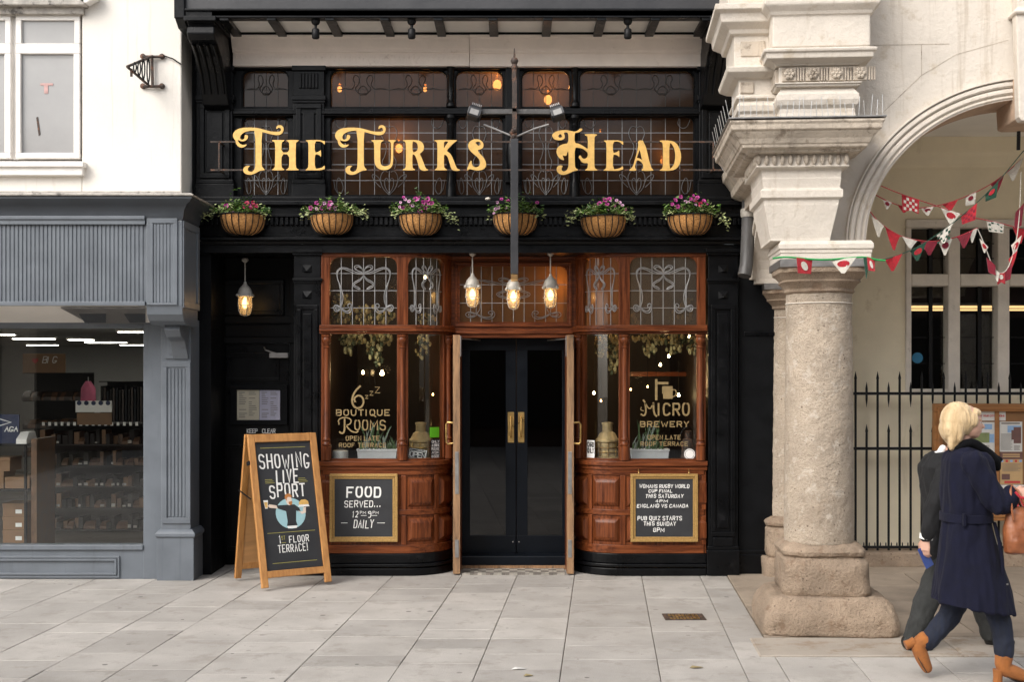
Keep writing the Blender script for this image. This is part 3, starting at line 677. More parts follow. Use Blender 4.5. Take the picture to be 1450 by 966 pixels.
# upstairs room
M['uproom'] = M['brownwall']
b = MB(); b.box(-3.0, 2.4, 1.7, 1.8, 3.5, 5.1); b.box(-3.05, -2.95, .09, 1.8, 3.5, 5.1); b.box(2.35, 2.45, .09, 1.8, 3.5, 5.1); b.build('upstairs_wall', M['uproom'], pub)
b = MB(); b.box(-3.0, 2.4, .08, 1.8, 5.02, 5.1); b.build('upstairs_ceiling', M['soffit'], pub)
b = MB(); b.box(-3.0, 2.4, .08, 1.8, 3.50, 3.56); b.build('upstairs_floor', M['dark'], pub)
M['bulb'] = emit('warm_bulb_glow', (1, .70, .32), 30)
M['bulbs'] = emit('amber_bulb_glow', (1, .55, .18), 14)
for px, py, y, r_, pw, lab in ((704, 120, .16, .052, 5, 'bright wall lamp glowing behind the small upper pane left of the sign post'), (776, 141, .20, .048, 5.5, 'lamp glowing at the foot of the small upper pane right of the sign post'),
      (565, 210, .18, .044, 3.2, 'lamp glowing between the U and R of the gilt lettering'), (602, 126, .4, .026, 2.1, 'small lamp behind the wide upper left pane'), (481, 126, .3, .03, 2.1, 'pale lamp behind the left end of the wide upper pane'),
      (938, 228, .14, .028, 1.5, 'amber lamp behind the D of the gilt lettering'), (850, 186, .9, .012, .8, 'tiny amber lamp above the E of the gilt lettering'), (806, 124, 1.1, .014, .8, 'faint lamp behind the wide upper right pane')):
    t = thing('glowing_lamp', lab, 'lamp', P(px, py, y))
    c = P(px, py, y); b = MB(); b.sphere(c, r_*.8, 12, sc=(1, 1, 1.25)); b.build('bulb', M['bulb'] if pw > 2 else M['bulbs'], t, smooth=180)
    b = MB(); b.lathe([(.012, c[2]+r_*1.25), (.02, c[2]+r_*1.4), (.006, c[2]+r_*1.9)], c[0], c[1], 8); b.build('holder', M['brass'], t)
    L = bulb_light((c[0], c[1]-.0-r_*1.3, c[2]), pw*.9, (1, .62, .28), .03); L.parent = t; L.location = Vector((0, 0, r_*2.2))

# ---- ground floor fascia with dentils
def pubz(p, y): return Z(p, y)
b = MB(); b.pb(276, 290, 1056, 337, -.10, .35); fas = b.build('fascia', M['black'], pub)
b = MB()
for i in range(110):
    px = 284+i*7.05
    if px < 1052: b.pb(px, 307.5, px+4.2, 318, -.145, -.099)
b.pb(276, 302.5, 1056, 306.5, -.16, -.099); b.pb(276, 290.5, 1056, 302.5, -.125, -.099)
b.build('dentil_band', M['black'], fas, bevel=.002)
b = MB(); b.prism([(-.099, Z(346, -.1)), (-.13, Z(346, -.13)), (-.15, Z(342, -.15)), (-.20, Z(339.5, -.2)), (-.20, Z(336, -.2)), (-.099, Z(334, -.1))], X(276, -.1), X(1056, -.1), 'x'); b.build('moulding', M['black'], fas, bevel=.003)
b = MB(); b.pb(276, 346, 1056, 358, -.105, .35); b.build('lintel', M['black'], pub, bevel=.004)
# pilasters and piers of the ground floor
def low_pil(a, c, y, mir=1):
    b = MB(); b.pb(a+1, 356, c-1, 816, y, .4); o = b.build('pilaster', M['black'], pub, bevel=.006)
    b = MB(); b.pb(a-2, 352, c+2, 357, y-.05, y+.05); b.pb(a-1, 357, c+1, 361, y-.03, y+.03); b.pb(a-1, 394, c+1, 398, y-.03, y+.03); b.pb(a, 398, c, 401, y-.015, y+.03); b.build('capital', M['black'], o, bevel=.004)
    b = MB(); m = (a+c)/2
    for pt in (378, 415): # diamond point studs
        x0, x1, z0, z1 = px_rect(m-7, pt-3, m+7, pt+8, y); b.rings([[(x0, y+.001, z0), (x1, y+.001, z0), (x1, y+.001, z1), (x0, y+.001, z1)], [((x0+x1)/2-.002, y-.03, z0+.01), ((x0+x1)/2+.002, y-.03, z0+.01), ((x0+x1)/2+.002, y-.03, z0+.014), ((x0+x1)/2-.002, y-.03, z0+.014)]])
    b.build('diamond_stud', M['black'], o)
    b = MB(); frame(b, a+5, 432, c-5, 760, 6, y-.02, y+.002); b.pb(a+14, 444, c-14, 748, y-.014, y+.002); b.build('panel_moulding', M['black'], o, bevel=.005)
    b = MB(); b.pb(a-1, 780, c+1, 816, y-.035, y+.05); b.pb(a, 774, c, 780, y-.02, y+.05); b.pb(a+8, 762, c-8, 774, y-.03, y+.02); b.build('base', M['black'], o, bevel=.006)
low_pil(415, 455, -.06); low_pil(1002, 1046, -.08)
b = MB(); b.pb(1046, 346, 1170, 816, -.0, .4); b.build('side_wall', M['blackmatt'], pub)
b = MB(); b.pb(1046, 786, 1170, 816, -.03, .01); b.pb(1046, 780, 1170, 786, -.015, .01); b.pb(1054, 470, 1160, 476, -.012, .01); b.build('side_wall_base', M['black'], pub, bevel=.005)
b = MB(); b.pb(262, 286, 299, 815, -.02, .75); b.pb(262, 286, 276, 60, -.02, .4); b.build('party_pier', M['blackmatt'], pub)
b = MB(); b.box(X(1046, 0), 3.2, .02, .3, Z(346, 0), 5.2); b.build('end_wall', M['blackmatt'], pub)
# ---- left doorway
yd = .58
b = MB(); b.pb(296, 340, 420, 478, yd, yd+.1); b.pb(296, 340, 306, 815, yd-.03, yd+.1); b.pb(410, 340, 424, 815, yd-.03, yd+.1); b.pb(296, 478, 420, 486, yd-.05, yd+.1); b.pb(296, 448, 420, 458, yd-.04, yd+.1); b.build('door_frame', M['blackmatt'], pub, bevel=.006)
b = MB(); b.box(X(296, yd), X(420, yd), -.05, yd+.1, Z(358, -.05), Z(346, -.05)); b.build('porch_ceiling', M['blackmatt'], pub)
b = MB(); b.pb(318, 402, 396, 440, yd-.012, yd+.01); fb = b.build('fanlight_panel', M['black'], pub)
b = MB(); frame(b, 312, 396, 402, 446, 6, yd-.03, yd+.002); b.build('moulding', M['black'], fb, bevel=.006)
b = MB(); b.pb(306.5, 486.5, 409.5, 806, yd+.005, yd+.06); door = b.build('side_door', M['black'], pub, bevel=.004)
b = MB(); frame(b, 322, 630, 394, 780, 5, yd-.008, yd+.008); frame(b, 320, 500, 396, 540, 5, yd-.008, yd+.008); b.build('panel_moulding', M['black'], door, bevel=.004)
b = MB(); b.pb(308.5, 612, 318.5, 656, yd-.004, yd+.01); b.tube([P(313.5, 617, yd-.005), P(313.5, 619, yd-.05), P(313.5, 648, yd-.05), P(313.5, 650, yd-.005)], .009, 8); b.build('pull_handle', M['brass'], door, smooth=40)
b = MB(); b.pb(310, 598, 317, 608, yd-.006, yd+.008); b.build('lock_plate', M['steel'], door, bevel=.002)
b = MB(); b.pb(381, 500, 408, 507, yd-.06, yd+.008); b.build('door_closer', M['steel'], door, bevel=.004)
b = MB(); b.tube([P(374, 492, yd-.03), P(376, 496, yd-.05), P(395, 502, yd-.055)], .008); b.build('closer_arm', M['steel'], door)
b = MB(); write(b, 'KEEP', X(357, yd), Z(613.5, yd), .040, .0075, yd+.003, wf=.5, gap=.34); write(b, 'CLEAR', X(380.5, yd), Z(613.5, yd), .040, .0075, yd+.003, wf=.5, gap=.34); b.build('lettering', M['chalk'], door)
t = thing('menu_case', 'black framed menu case with two printed sheets on the side door', 'menu case', P(366, 600, yd))
b = MB(); frame(b, 326, 545, 407, 602, (9, 7, 10, 6), yd-.03, yd+.004); b.build('frame', M['blackmatt'], t, bevel=.004)
M['paper'] = mat('cream_paper', (.60,.55,.42), .7, .06, 8, 0); M['paper2'] = mat('lilac_paper', (.50,.49,.60), .7, .06, 8, 0)
M['ink'] = mat('faded_print', (.20,.18,.16), .8, .2, 8, 0)
for a, c, m_ in ((335.5, 367, 'paper'), (367.5, 396.5, 'paper2')):
    b = MB(); b.pb(a, 552.5, c, 595, yd-.008, yd+.004); pg = b.build('page', M[m_], t)
    b = MB(); rnd = random.Random(3)
    for r_ in range(14):
        for k in (0, 1):
            x0 = a+3+k*(c-a-4)/2
            if rnd.random() < .85: b.pb(x0, 555.5+r_*2.7, x0+rnd.uniform(4, (c-a-6)/2-1), 556.4+r_*2.7, yd-.0092, yd-.0078)
    b.build('print', M['ink'], pg)

# ---- the two curved bay windows
YBAY = -.06; AO, AS, RC = 1.820, 1.025, .42; L1 = AO-AS; LT = L1+RC*math.pi/2
def bp(s, n, sg):
    if s <= L1: return sg*(AO-s), YBAY-n
    th = (s-L1)/RC; return sg*(AS-(RC+n)*math.sin(th)), YBAY+RC-(RC+n)*math.cos(th)
def ss(s0, s1):
    p = [s0]
    if s0 < L1 < s1: p.append(L1)
    if s1 > L1:
        a = max(s0, L1); k = max(2, int((s1-a)/.045)); p += [a+(s1-a)*i/k for i in range(1, k+1)]
    else: p.append(s1)
    return p
def band(mb, s0, s1, n0, n1, z0, z1, sg, lo=None):
    rs = []
    for s in (ss(s0, s1) if lo is None else [q for q, _ in lo]):
        zl = z0 if lo is None else dict(lo)[s]
        (xa, ya), (xb, yb) = bp(s, n0, sg), bp(s, n1, sg); rs.append([(xa, ya, zl), (xb, yb, zl), (xb, yb, z1), (xa, ya, z1)])
    return mb.rings(rs)
def bz(p): return Z(p, YBAY)
def bs(px): return AO-abs(px-727.5)*(DIST+YBAY)/F      # straight part only
BOW = [[(.5,.24),(.40,.23),(.28,.17),(.18,.145),(.11,.18),(.092,.24),(.12,.35),(.172,.47),(.195,.57),(.187,.67),(.157,.74)],
 [(.5,.25),(.36,.245),(.27,.195),(.16,.158),(.105,.22),(.105,.31),(.142,.41),(.157,.52),(.154,.63),(.152,.73)],
 [(.5,.24),(.43,.21),(.36,.17),(.36,.13),(.41,.113),(.46,.14),(.49,.195),(.5,.24)],[(.48,.22),(.395,.195),(.375,.157),(.42,.135),(.463,.165)],
 [(.5,.26),(.46,.32),(.37,.36),(.335,.40),(.365,.45),(.44,.475)],[(.49,.29),(.45,.35),(.36,.39),(.36,.42),(.43,.445),(.45,.475)],
 [(.157,.74),(.10,.70),(.055,.72),(.055,.78),(.10,.81),(.15,.78),(.157,.74)],[(.14,.74),(.10,.72),(.075,.75),(.10,.785),(.14,.765)],
 [(.157,.74),(.195,.80),(.27,.835),(.32,.80),(.33,.73),(.31,.685),(.275,.69),(.26,.73),(.295,.75)],[(.17,.745),(.205,.785),(.26,.805),(.30,.775),(.31,.72)]]
BOW = [chaikin(c, 2) for c in BOW]; BOW += [[(1-u, v) for u, v in c] for c in BOW]
BAYGLASS = {}
for sg in (-1, 1):
    bay = MB(); band(bay, 0, LT, -.06, 0, bz(657), bz(650), sg)
    bay = bay.build('bay_window', M['woodh'], pub)
    S = {k: bs(v) for k, v in dict(o1=467.5, m0=562.5, m1=574).items()}
    S['n0'] = L1+.03; S['n1'] = L1+.43; S['e'] = LT
    zt, zwt, ztr, zl = bz(357), bz(364), bz(460), bz(472)
    # posts
    for (s0, s1, nm) in ((0, S['o1'], 'post'), (S['m0'], S['n0'], 'mullion'), (S['n1'], S['e'], 'post')):
        b = MB(); band(b, s0, s1, -.055, .0, bz(652), zt, sg); b.build(nm, M['wood'], bay, bevel=.006)
    # top rail with rounded window heads
    for (s0, s1) in ((S['o1'], S['m0']), (S['n0'], S['n1'])):
        r_ = .085; lo = []
        for k in range(7): t = math.pi/2*k/6; lo.append((s0+r_*(1-math.cos(t)), zwt-r_*(1-math.sin(t))))
        for s in ss(s0+r_+.01, s1-r_-.01): lo.append((s, zwt))
        for k in range(7): t = math.pi/2*k/6; lo.append((s1-r_*(1-math.sin(t)), zwt-r_*(1-math.cos(t))))
        b = MB(); band(b, s0, s1, -.052, -.003, 0, zt, sg, lo); b.build('window_head', M['wood'], bay)
    b = MB(); band(b, 0, LT, -.055, .012, bz(363), bz(356.5), sg); b.build('top_rail', M['woodh'], bay, bevel=.004)
    b = MB(); band(b, -.01, LT, -.055, .035, bz(466), bz(460.5), sg); band(b, -.01, LT, -.05, .05, bz(469.5), bz(466.2), sg); band(b, -.01, LT, -.055, .022, bz(473), bz(469.7), sg); b.build('transom_rail', M['woodh'], bay, bevel=.005)
    b = MB(); band(b, -.012, LT, -.10, .045, bz(660), bz(653), sg); band(b, -.01, LT, -.05, .025, bz(666), bz(660.2), sg); b.build('sill', M['woodh'], bay, bevel=.006)
    # turned colonnettes in front of the lower lights
    for s in (S['o1']-.03, (S['m0']+S['n0'])/2, S['n1']+.06):
        x, y = bp(s, .012, sg); b = MB(); z0, z1 = bz(652), bz(474)
        b.lathe([(.045, z0), (.045, z0+.13), (.038, z0+.135), (.046, z0+.15), (.034, z0+.165), (.032, z0+.18), (.040, z0+.195), (.030, z0+.21), (.026, z0+.22), (.025, z1-.13), (.032, z1-.125), (.032, z1-.115), (.026, z1-.11), (.028, z1-.09), (.043, z1-.07), (.047, z1-.045), (.04, z1-.03), (.05, z1-.015), (.05, z1)], x, y, 16)
        b.build('colonnette', M['wood'], bay, smooth=35)
    # glass
    b = MB(); band(b, .03, LT-.03, -.034, -.030, bz(652), bz(472), sg); b.build('pane', M['glass'], bay)
    b = MB(); band(b, .03, S['m0']+.05, -.036, -.031, ztr-.02, zt-.01, sg); b.build('leaded_pane', M['smoky'] if sg < 0 else M['smoky_sheen'], bay)
    b = MB(); band(b, S['m1']-.02, LT-.04, -.036, -.031, ztr-.02, zt-.01, sg); b.build('leaded_pane', M['smoky'] if sg < 0 else M['amber'], bay)
    for (s0, s1, nv) in ((S['o1'], S['m0'], 6), (S['n0'], S['n1'], 5)):
        b = MB(); q = lambda u, v, e=0: (*bp(s0+(s1-s0)*u, -.027+e, sg), zwt+(ztr-zwt)*v)
        for k in range(1, nv): b.tube([q(k/nv, .0), q(k/nv, 1)], .0042, 5)
        for v in (.24, .495, .75): b.tube([q(i/8, v, -.002) for i in range(9)], .0042, 5)
        for k, c in enumerate(BOW): b.tube([q(u, v, .003+.0004*k) for u, v in c[::2]+[c[-1]]], .0050, 5)
        b.build('leading', M['came'], bay, smooth=60)
    # panelled apron
    b = MB(); band(b, 0, LT, -.05, .0, bz(784), bz(665), sg); b.build('apron', M['wood'], bay)
    b = MB()
    for (z0, z1) in ((bz(673), bz(665.5)), (bz(730), bz(722)), (bz(784), bz(772))): band(b, .02, LT-.01, -.01, .016, z0, z1, sg)
    b.build('apron_rail', M['woodh'], bay, bevel=.005)
    edges = [.02, bs(466), bs(520), L1-.01, L1+.315, LT-.02]
    for k, s in enumerate(edges):
        wd = .05
        for (z0, z1) in ((bz(722.3), bz(673.3)), (bz(772), bz(730.3))):
            b = MB(); band(b, max(0, s-wd/2), min(LT, s+wd/2), -.01, .0155, z0, z1, sg); b.build('apron_stile', M['wood'], bay, bevel=.005)
    for s0, s1 in zip(edges, edges[1:]):
        for (z0, z1) in ((bz(722), bz(673)), (bz(772), bz(730))):
            b = MB(); rs = []
            for g_, n_ in ((.030, -.002), (.036, .006), (.075, .030), (.080, .030)):
                sl = ss(s0+g_, s1-g_); ring = [(*bp(s, n_, sg), z0+g_-.005) for s in sl]+[(*bp(s, n_, sg), z1-g_+.005) for s in sl[::-1]]; rs.append(ring)
            n_ = min(len(r_) for r_ in rs)
            def res(r_):
                h = len(r_)//2
                def rs1(a): return [tuple(Vector(a[int(i*(len(a)-1)/5)]).lerp(Vector(a[min(len(a)-1, int(i*(len(a)-1)/5)+1)]), i*(len(a)-1)/5 % 1)) for i in range(6)]
                return rs1(r_[:h])+rs1(r_[h:])
            b.rings([res(r_) for r_ in rs]); b.build('raised_panel', M['wood'], bay, smooth=30)
    b = MB(); band(b, 0, LT, -.05, .035, 0, bz(805), sg); band(b, 0, LT, -.05, .045, bz(803), bz(798.5), sg); band(b, 0, LT, -.05, .022, bz(798), bz(784.3), sg); b.build('plinth', M['black'], bay, bevel=.006)
    b = MB(); band(b, .01, LT-.08, -.34, -.06, bz(657), bz(653.5), sg); b.build('window_shelf', M['darkwood'], bay)

# ---- entrance between the bays
yt = .33
b = MB(); L0 = rrect(*px_rect(635, 357, 820, 479, yt)); L2 = rrect(*px_rect(651, 377, 803, 456, yt), r=.07)
me = fill2d([L0, L2], 'overdoor', .06); me.transform(Matrix.Translation((0, yt+.03, 0))); me.materials.append(M['woodh']); od = link('overdoor', me, pub)
b = MB(); b.pb(636, 358, 819, 366, yt-.03, yt-.0005); b.pb(637, 469, 818, 473, yt-.05, yt-.0005); b.pb(637, 473.3, 818, 478.5, yt-.03, yt-.0005); frame(b, 644, 371, 810, 463, 4, yt-.02, yt-.0005); b.build('overdoor_moulding', M['woodh'], od, bevel=.006)
b = MB(); b.pb(650, 376, 804, 457, yt+.025, yt+.03); b.build('leaded_pane', M['amber'], od)
b = MB(); x0, x1, z0, z1 = px_rect(651, 377, 803, 456, yt)
for k in range(1, 10): xx = x0+(x1-x0)*k/10; b.box(xx-.0038, xx+.0038, yt+.018, yt+.024, z0, z1)
for v in (.33, .66): zz = z1-(z1-z0)*v; b.box(x0, x1, yt+.0175, yt+.0235, zz-.0038, zz+.0038)
for k, c in enumerate(BOW): b.tube([(x0+(x1-x0)*(.5+(u-.5)*1.0), yt+.016-.0005*k, z1-(z1-z0)*(v*1.05+.08)) for u, v in c[::2]+[c[-1]]], .0045, 4)
b.build('leading', M['came'], od)
b = MB(); b.box(-.66, -.585, .30, .62, 0, Z(478, yt)); b.box(.585, .66, .30, .62, 0, Z(478, yt)); b.build('door_jamb', M['wood'], pub, bevel=.006)
b = MB(); b.box(-.6, .6, .34, .8, .002, Z(788, .34)); b.build('door_step', M['navyblack'], pub, bevel=.008)
b = MB(); b.box(-.59, .59, .31, .338, .0, .035); b.build('step_tread', M['rawwood'], pub)
M['tile2'] = mat('mosaic_tile_dark', (.17,.15,.13), .5, .2, 10, .05, 40, island=.3); M['tile'] = mat('mosaic_tile', (.40,.37,.32), .5, .1, 10, .05, 40, island=.35)
b = MB(); n = 26
for i in range(n):
    for j in range(7):
        x = -.49+.98*i/n; y = -.03+j*.048
        b.box(x+.001, x+.98/n-.001, y+.001, y+.047, .0, .012, (i//2+j//2) % 2)
b.build('mosaic_threshold', [M['tile'], M['tile2']], pub)
for sg in (-1, 1):
    xa, xb_ = sg*.505, sg*.572
    b = MB(); b.box(xa, xb_, -.035, .37, .012, Z(474, -.05)); lf = b.build('outer_door', M['wood'], pub, bevel=.004)
    b = MB(); b.box(xa, xb_, -.05, -.036, .013, Z(474.5, -.05)); b.build('worn_edge', M['rawwood'], lf, bevel=.003)
    b = MB(); b.box(xa+sg*.012, xb_-sg*.02, -.056, -.05, Z(700, -.05), Z(640, -.05)); b.build('lock_plate', M['steel'], lf, bevel=.002)
    b = MB(); b.box(xa+sg*.012, xb_-sg*.02, -.056, -.05, Z(790, -.05), Z(765, -.05)); b.build('bolt_plate', M['steel'], lf, bevel=.002)
    b = MB(); b.box(xa-sg*.010, xa-sg*.001, -.048, .0, Z(505, -.05), Z(476, -.05)); b.build('hinge_plate', M['steel'], lf, bevel=.002)
    b = MB(); yy = .0; xo = xb_+sg*.065
    b.tube([(xb_, yy, Z(599, 0)), (xo-sg*.012, yy, Z(598, 0)), (xo, yy, Z(601, 0)), (xo, yy, Z(626, 0)), (xo-sg*.012, yy, Z(629, 0)), (xb_, yy, Z(628, 0))], .010, 8); b.build('pull_handle', M['brass'], lf, smooth=60)
yi = .52
for sg, (a, c, g0, g1) in ((-1, (653, 730.5, 665.5, 716)), (1, (731.5, 803, 747, 796))):
    b = MB(); frame(b, a, 480, c, 787, (g0-a, 16, c-g1, 28), yi, yi+.05); d = b.build('entrance_door', M['navyblack'], pub, bevel=.003)
    b = MB(); b.pb(g0-1, 495, g1+1, 760, yi+.02, yi+.026); b.build('door_glass', M['glassdark'], d)
    b = MB(); hx = 723.5 if sg < 0 else 738
    b.pb(hx-4.5, 584, hx+4.5, 627, yi-.004, yi); b.build('push_plate', M['brass'], d, bevel=.002)
    b = MB(); b.tube([P(hx, 591, yi-.004), P(hx, 593, yi-.05), P(hx, 617, yi-.05), P(hx, 619, yi-.004)], .009, 8); b.build('pull_handle', M['brass'], d, smooth=60)
    b = MB(); e = P(hx-(-3 if sg < 0 else 3), 768, yi-.004); b.sphere(e, .008, 8); b.build('bolt_knob', M['steel'], d)
    b = MB(); b.tube([P(652 if sg < 0 else 803, 480, .1), P(680 if sg < 0 else 775, 482, yi-.01)], .006, 5); b.build('stay_arm', M['steel'], d)
b = MB(); b.box(-.6, .6, yi+.001, yi+.06, Z(480, yi), Z(470, yi)); b.build('door_head', M['navyblack'], pub)
# ---- bar room behind the ground floor
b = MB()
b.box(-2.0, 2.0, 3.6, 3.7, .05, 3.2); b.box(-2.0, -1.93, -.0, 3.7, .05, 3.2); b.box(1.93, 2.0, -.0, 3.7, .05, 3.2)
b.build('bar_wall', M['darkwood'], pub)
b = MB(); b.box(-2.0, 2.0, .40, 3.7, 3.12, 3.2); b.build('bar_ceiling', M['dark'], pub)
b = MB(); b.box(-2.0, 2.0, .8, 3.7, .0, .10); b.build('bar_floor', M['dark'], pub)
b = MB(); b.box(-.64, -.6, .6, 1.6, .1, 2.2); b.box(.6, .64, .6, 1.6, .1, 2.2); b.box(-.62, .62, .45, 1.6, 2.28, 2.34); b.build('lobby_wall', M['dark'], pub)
# ------------------------------------------------------------------ gilt lettering on rails
def pl(s): return [tuple(float(v) for v in p.split(',')) for p in s.split()]
GL = {
'T': [pl("383,185 320,183 260,197 210,222 187,255 188,285 205,300 228,296 243,280 242,255 250,238 270,235 288,250 288,275 270,303 240,318 205,320 175,312 158,300 162,325 185,352 215,366 250,364 275,358 255,385 215,402 175,396 145,370 128,335 130,310 108,290 93,255 97,220 125,180 175,155 240,145 320,143 400,147 460,160 520,178 580,193 640,197 690,197 712,180 708,155 690,143 672,150 655,165 648,150 655,125 685,110 715,115 740,140 745,170 735,205 710,232 665,243 610,236 550,222 500,208 462,198 462,600 468,650 500,682 498,692 440,697 400,720 350,745 300,752 255,740 228,710 225,675 245,645 280,632 320,635 297,650 283,675 290,700 320,712 350,705 372,680 383,630")],
'H': [pl("595,303 752,303 752,315 730,325 718,345 716,462 815,462 815,345 805,325 780,315 780,303 938,303 935,315 912,328 900,350 898,640 910,668 938,682 935,692 775,692 775,682 800,668 815,640 815,487 716,487 716,640 728,665 752,680 752,692 593,692 593,682 620,668 634,640 636,350 622,325 595,315")],
'E': [pl("1028,303 1272,303 1272,365 1255,350 1235,330 1205,320 1143,320 1143,462 1175,460 1205,445 1222,425 1225,525 1205,500 1180,488 1143,487 1143,672 1200,668 1240,655 1270,625 1272,692 1025,692 1028,682 1050,668 1062,640 1062,350 1050,325 1028,315")],
'U': [pl("552,303 710,303 710,315 685,325 670,350 668,560 672,610 700,638 740,640 785,625 805,590 808,350 795,325 770,315 772,303 870,303 868,315 845,328 835,350 833,590 820,640 790,672 740,690 690,688 640,670 605,630 592,570 590,350 578,328 555,315")],
'R': [pl("958,303 1130,303 1180,315 1215,345 1230,395 1220,440 1195,465 1170,478 1190,510 1215,570 1240,640 1255,672 1282,683 1278,693 1230,700 1190,690 1165,660 1145,580 1120,510 1098,488 1080,486 1080,640 1090,668 1115,682 1113,692 955,692 955,682 985,668 997,640 998,350 985,325 960,315"), pl("1080,325 1110,325 1140,345 1152,390 1145,430 1120,455 1080,463")],
'K': [pl("318,303 612,303 608,315 580,330 470,440 500,458 535,490 565,560 600,650 615,672 648,683 642,695 600,700 560,695 535,670 515,600 490,520 465,492 442,490 442,640 455,668 483,682 480,692 322,692 325,682 348,668 358,640 358,350 345,325 320,315"), pl("442,335 460,322 500,322 485,345 442,408")],
'S': [pl("730,692 785,560 797,575 798,610 815,640 850,655 885,645 905,615 905,575 880,530 830,490 780,445 752,400 752,360 770,325 810,298 855,290 905,300 940,330 952,370 940,405 910,425 875,428 890,465 935,510 970,560 985,610 975,655 940,685 890,695 840,692 795,680 765,675 750,692"), pl("842,338 865,325 895,325 912,345 905,370 880,378 862,358")],
'h': [pl("78,190 90,165 130,142 190,133 250,138 300,150 330,140 352,118 375,118 378,130 355,150 325,160 300,162 300,260 340,265 385,290 420,315 430,320 430,215 420,190 400,185 400,173 520,173 518,185 500,195 493,215 493,480 500,508 525,522 520,530 402,530 405,520 425,508 430,480 430,455 395,460 365,445 355,420 340,405 345,382 360,382 368,400 385,415 410,412 425,395 432,370 420,345 385,318 345,307 300,305 303,480 310,505 335,520 330,528 290,535 250,555 205,573 165,570 135,550 123,520 132,490 155,477 187,482 178,500 172,515 180,535 200,540 225,525 238,500 242,460 242,345 228,350 225,380 205,388 185,378 190,400 200,430 165,420 135,390 122,345 130,310 155,285 195,270 240,262 240,160 205,155 195,165 205,190 203,215 180,232 140,235 100,225"), pl("140,190 155,172 175,180 178,200 160,210 145,205")],
'A': [pl("918,235 982,235 1045,500 1070,520 1068,532 955,532 955,520 972,505 968,470 945,440 910,425 893,470 890,505 905,520 900,532 833,532 835,520 862,500 880,460 925,290"), pl("935,325 908,405 935,412 960,425")],
'D': [pl("1132,235 1235,235 1290,255 1325,310 1342,380 1335,450 1305,505 1255,532 1132,532 1135,522 1155,510 1163,490 1163,270 1150,252 1132,245"), pl("1225,255 1255,275 1278,330 1285,390 1275,460 1250,500 1225,515")],
}
YS = -.26
M['goldside'] = mat('black_letter_edge', (.02,.017,.012), .5, .2, 10, 0)
sign = thing('pub_lettering', 'gilt cut-out letters on black rails across the upper windows', 'sign', (-.6, YS, 3.7))
def letter(g, ox, s=9.0625, fx=None):
    loops = []
    for L in GL[g]:
        L = [(fx(x, y) if fx else (x, y)) for x, y in L]
        L = chaikin(L, 1, True) if len(L) > 5 else L
        loops.append([(X(ox+x/s, YS), Z(165+y/s, YS)) for x, y in L])
    me = fill2d(loops, 'letter', .034); me.materials.append(M['gold']); me.materials.append(M['goldside'])
    me.transform(Matrix.Translation(Vector((0, YS, 0))-ORG[sign]))
    for p in me.polygons: p.material_index = 0 if abs(p.normal.y) > .9 else 1
    link('letter', me, sign)
letter('T', 320); letter('H', 320); letter('E', 320); letter('T', 464.4); letter('U', 465); letter('R', 465); letter('K', 580); letter('S', 580)
letter('h', 770, 6.905); letter('E', 770, 6.905, lambda x, y: (583+(x-1025)*192/247, 234+(y-303)*298/389)); letter('A', 770, 6.905); letter('D', 770, 6.905)
b = MB()
for py in (200.5, 240.5): b.pb(298, py-1.1, 1026, py+1.1, YS+.02, YS+.035)
for px in (310, 1010): b.pb(px-1, 200, px+1, 241, YS+.02, YS+.035); b.box(X(px, YS)-.01, X(px, YS)+.01, YS+.03, -.05, Z(201, YS), Z(200, YS)); b.box(X(px, YS)-.01, X(px, YS)+.01, YS+.03, -.05, Z(241, YS), Z(240, YS))
b.build('rail', M['rust'], sign)

# ------------------------------------------------------------------ hanging sign seen edge on, with its floodlights
ys = -1.30
M['armgrey'] = mat('weathered_grey_steel', (.075,.072,.07), .55, .3, 12, .2, 40, wear=(.15,.14,.13), wscale=14, wth=.56)
hs_ = thing('hanging_sign', 'black hanging sign board seen edge on with floodlights above', 'sign', (X(728, ys), -.7, Z(388, ys)))
z0, z1 = Z(388, ys), Z(196, ys); xc = X(728.5, ys); hw = 5.4*(DIST+ys)/F
b = MB(); b.box(xc-hw*.8, xc+hw*.8, ys+.03, -.42, z0+.02, z1-.02); b.build('board', M['blackmatt'], hs_, bevel=.004)
b = MB(); b.box(xc-hw, xc+hw, ys, ys+.04, z0, z1); b.box(xc-hw, xc+hw, -.43, -.39, z0, z1); b.box(xc-hw, xc+hw, ys+.041, -.431, z0, z0+.04); b.box(xc-hw, xc+hw, ys+.041, -.431, z1-.04, z1); b.build('frame', M['blackgrey'], hs_, bevel=.003)
b = MB(); b.box(xc-.018, xc+.018, ys+.02, .0, Z(157, ys), Z(152, ys)); b.box(xc-.02, xc+.02, ys+.02, ys+.06, Z(200, ys), Z(110, ys)); b.tube([(xc, ys+.05, Z(110, ys)), (xc, ys+.05, Z(84, ys))], [.024, .02], 6); b.tube([(xc, ys+.05, Z(84, ys)), (xc, ys+.05, Z(66, ys))], [.012, .004], 6)
b.sphere((xc, ys+.05, Z(84, ys)), .034, 8); b.sphere((xc, ys+.05, Z(93, ys)), .03, 8); b.tube([(xc, ys+.05, Z(160, ys)), (xc, -.6, Z(120, -.6)), (xc, -.2, Z(100, -.6))], .014, 6)
b.build('bracket', M['rust'], hs_, smooth=50)
b = MB()
for k in range(9): b.sphere((xc+random.uniform(-.03, .03), ys+.02+random.uniform(-.02, .03), Z(random.uniform(180, 200), ys)), random.uniform(.012, .022), 6)
b.build('hinge_eye', M['rust'], hs_)
b = MB(); b.box(X(672, ys), X(788, ys), ys+.06, ys+.10, Z(159, ys), Z(152, ys)); b.build('cross_arm', M['armgrey'], hs_, bevel=.004)
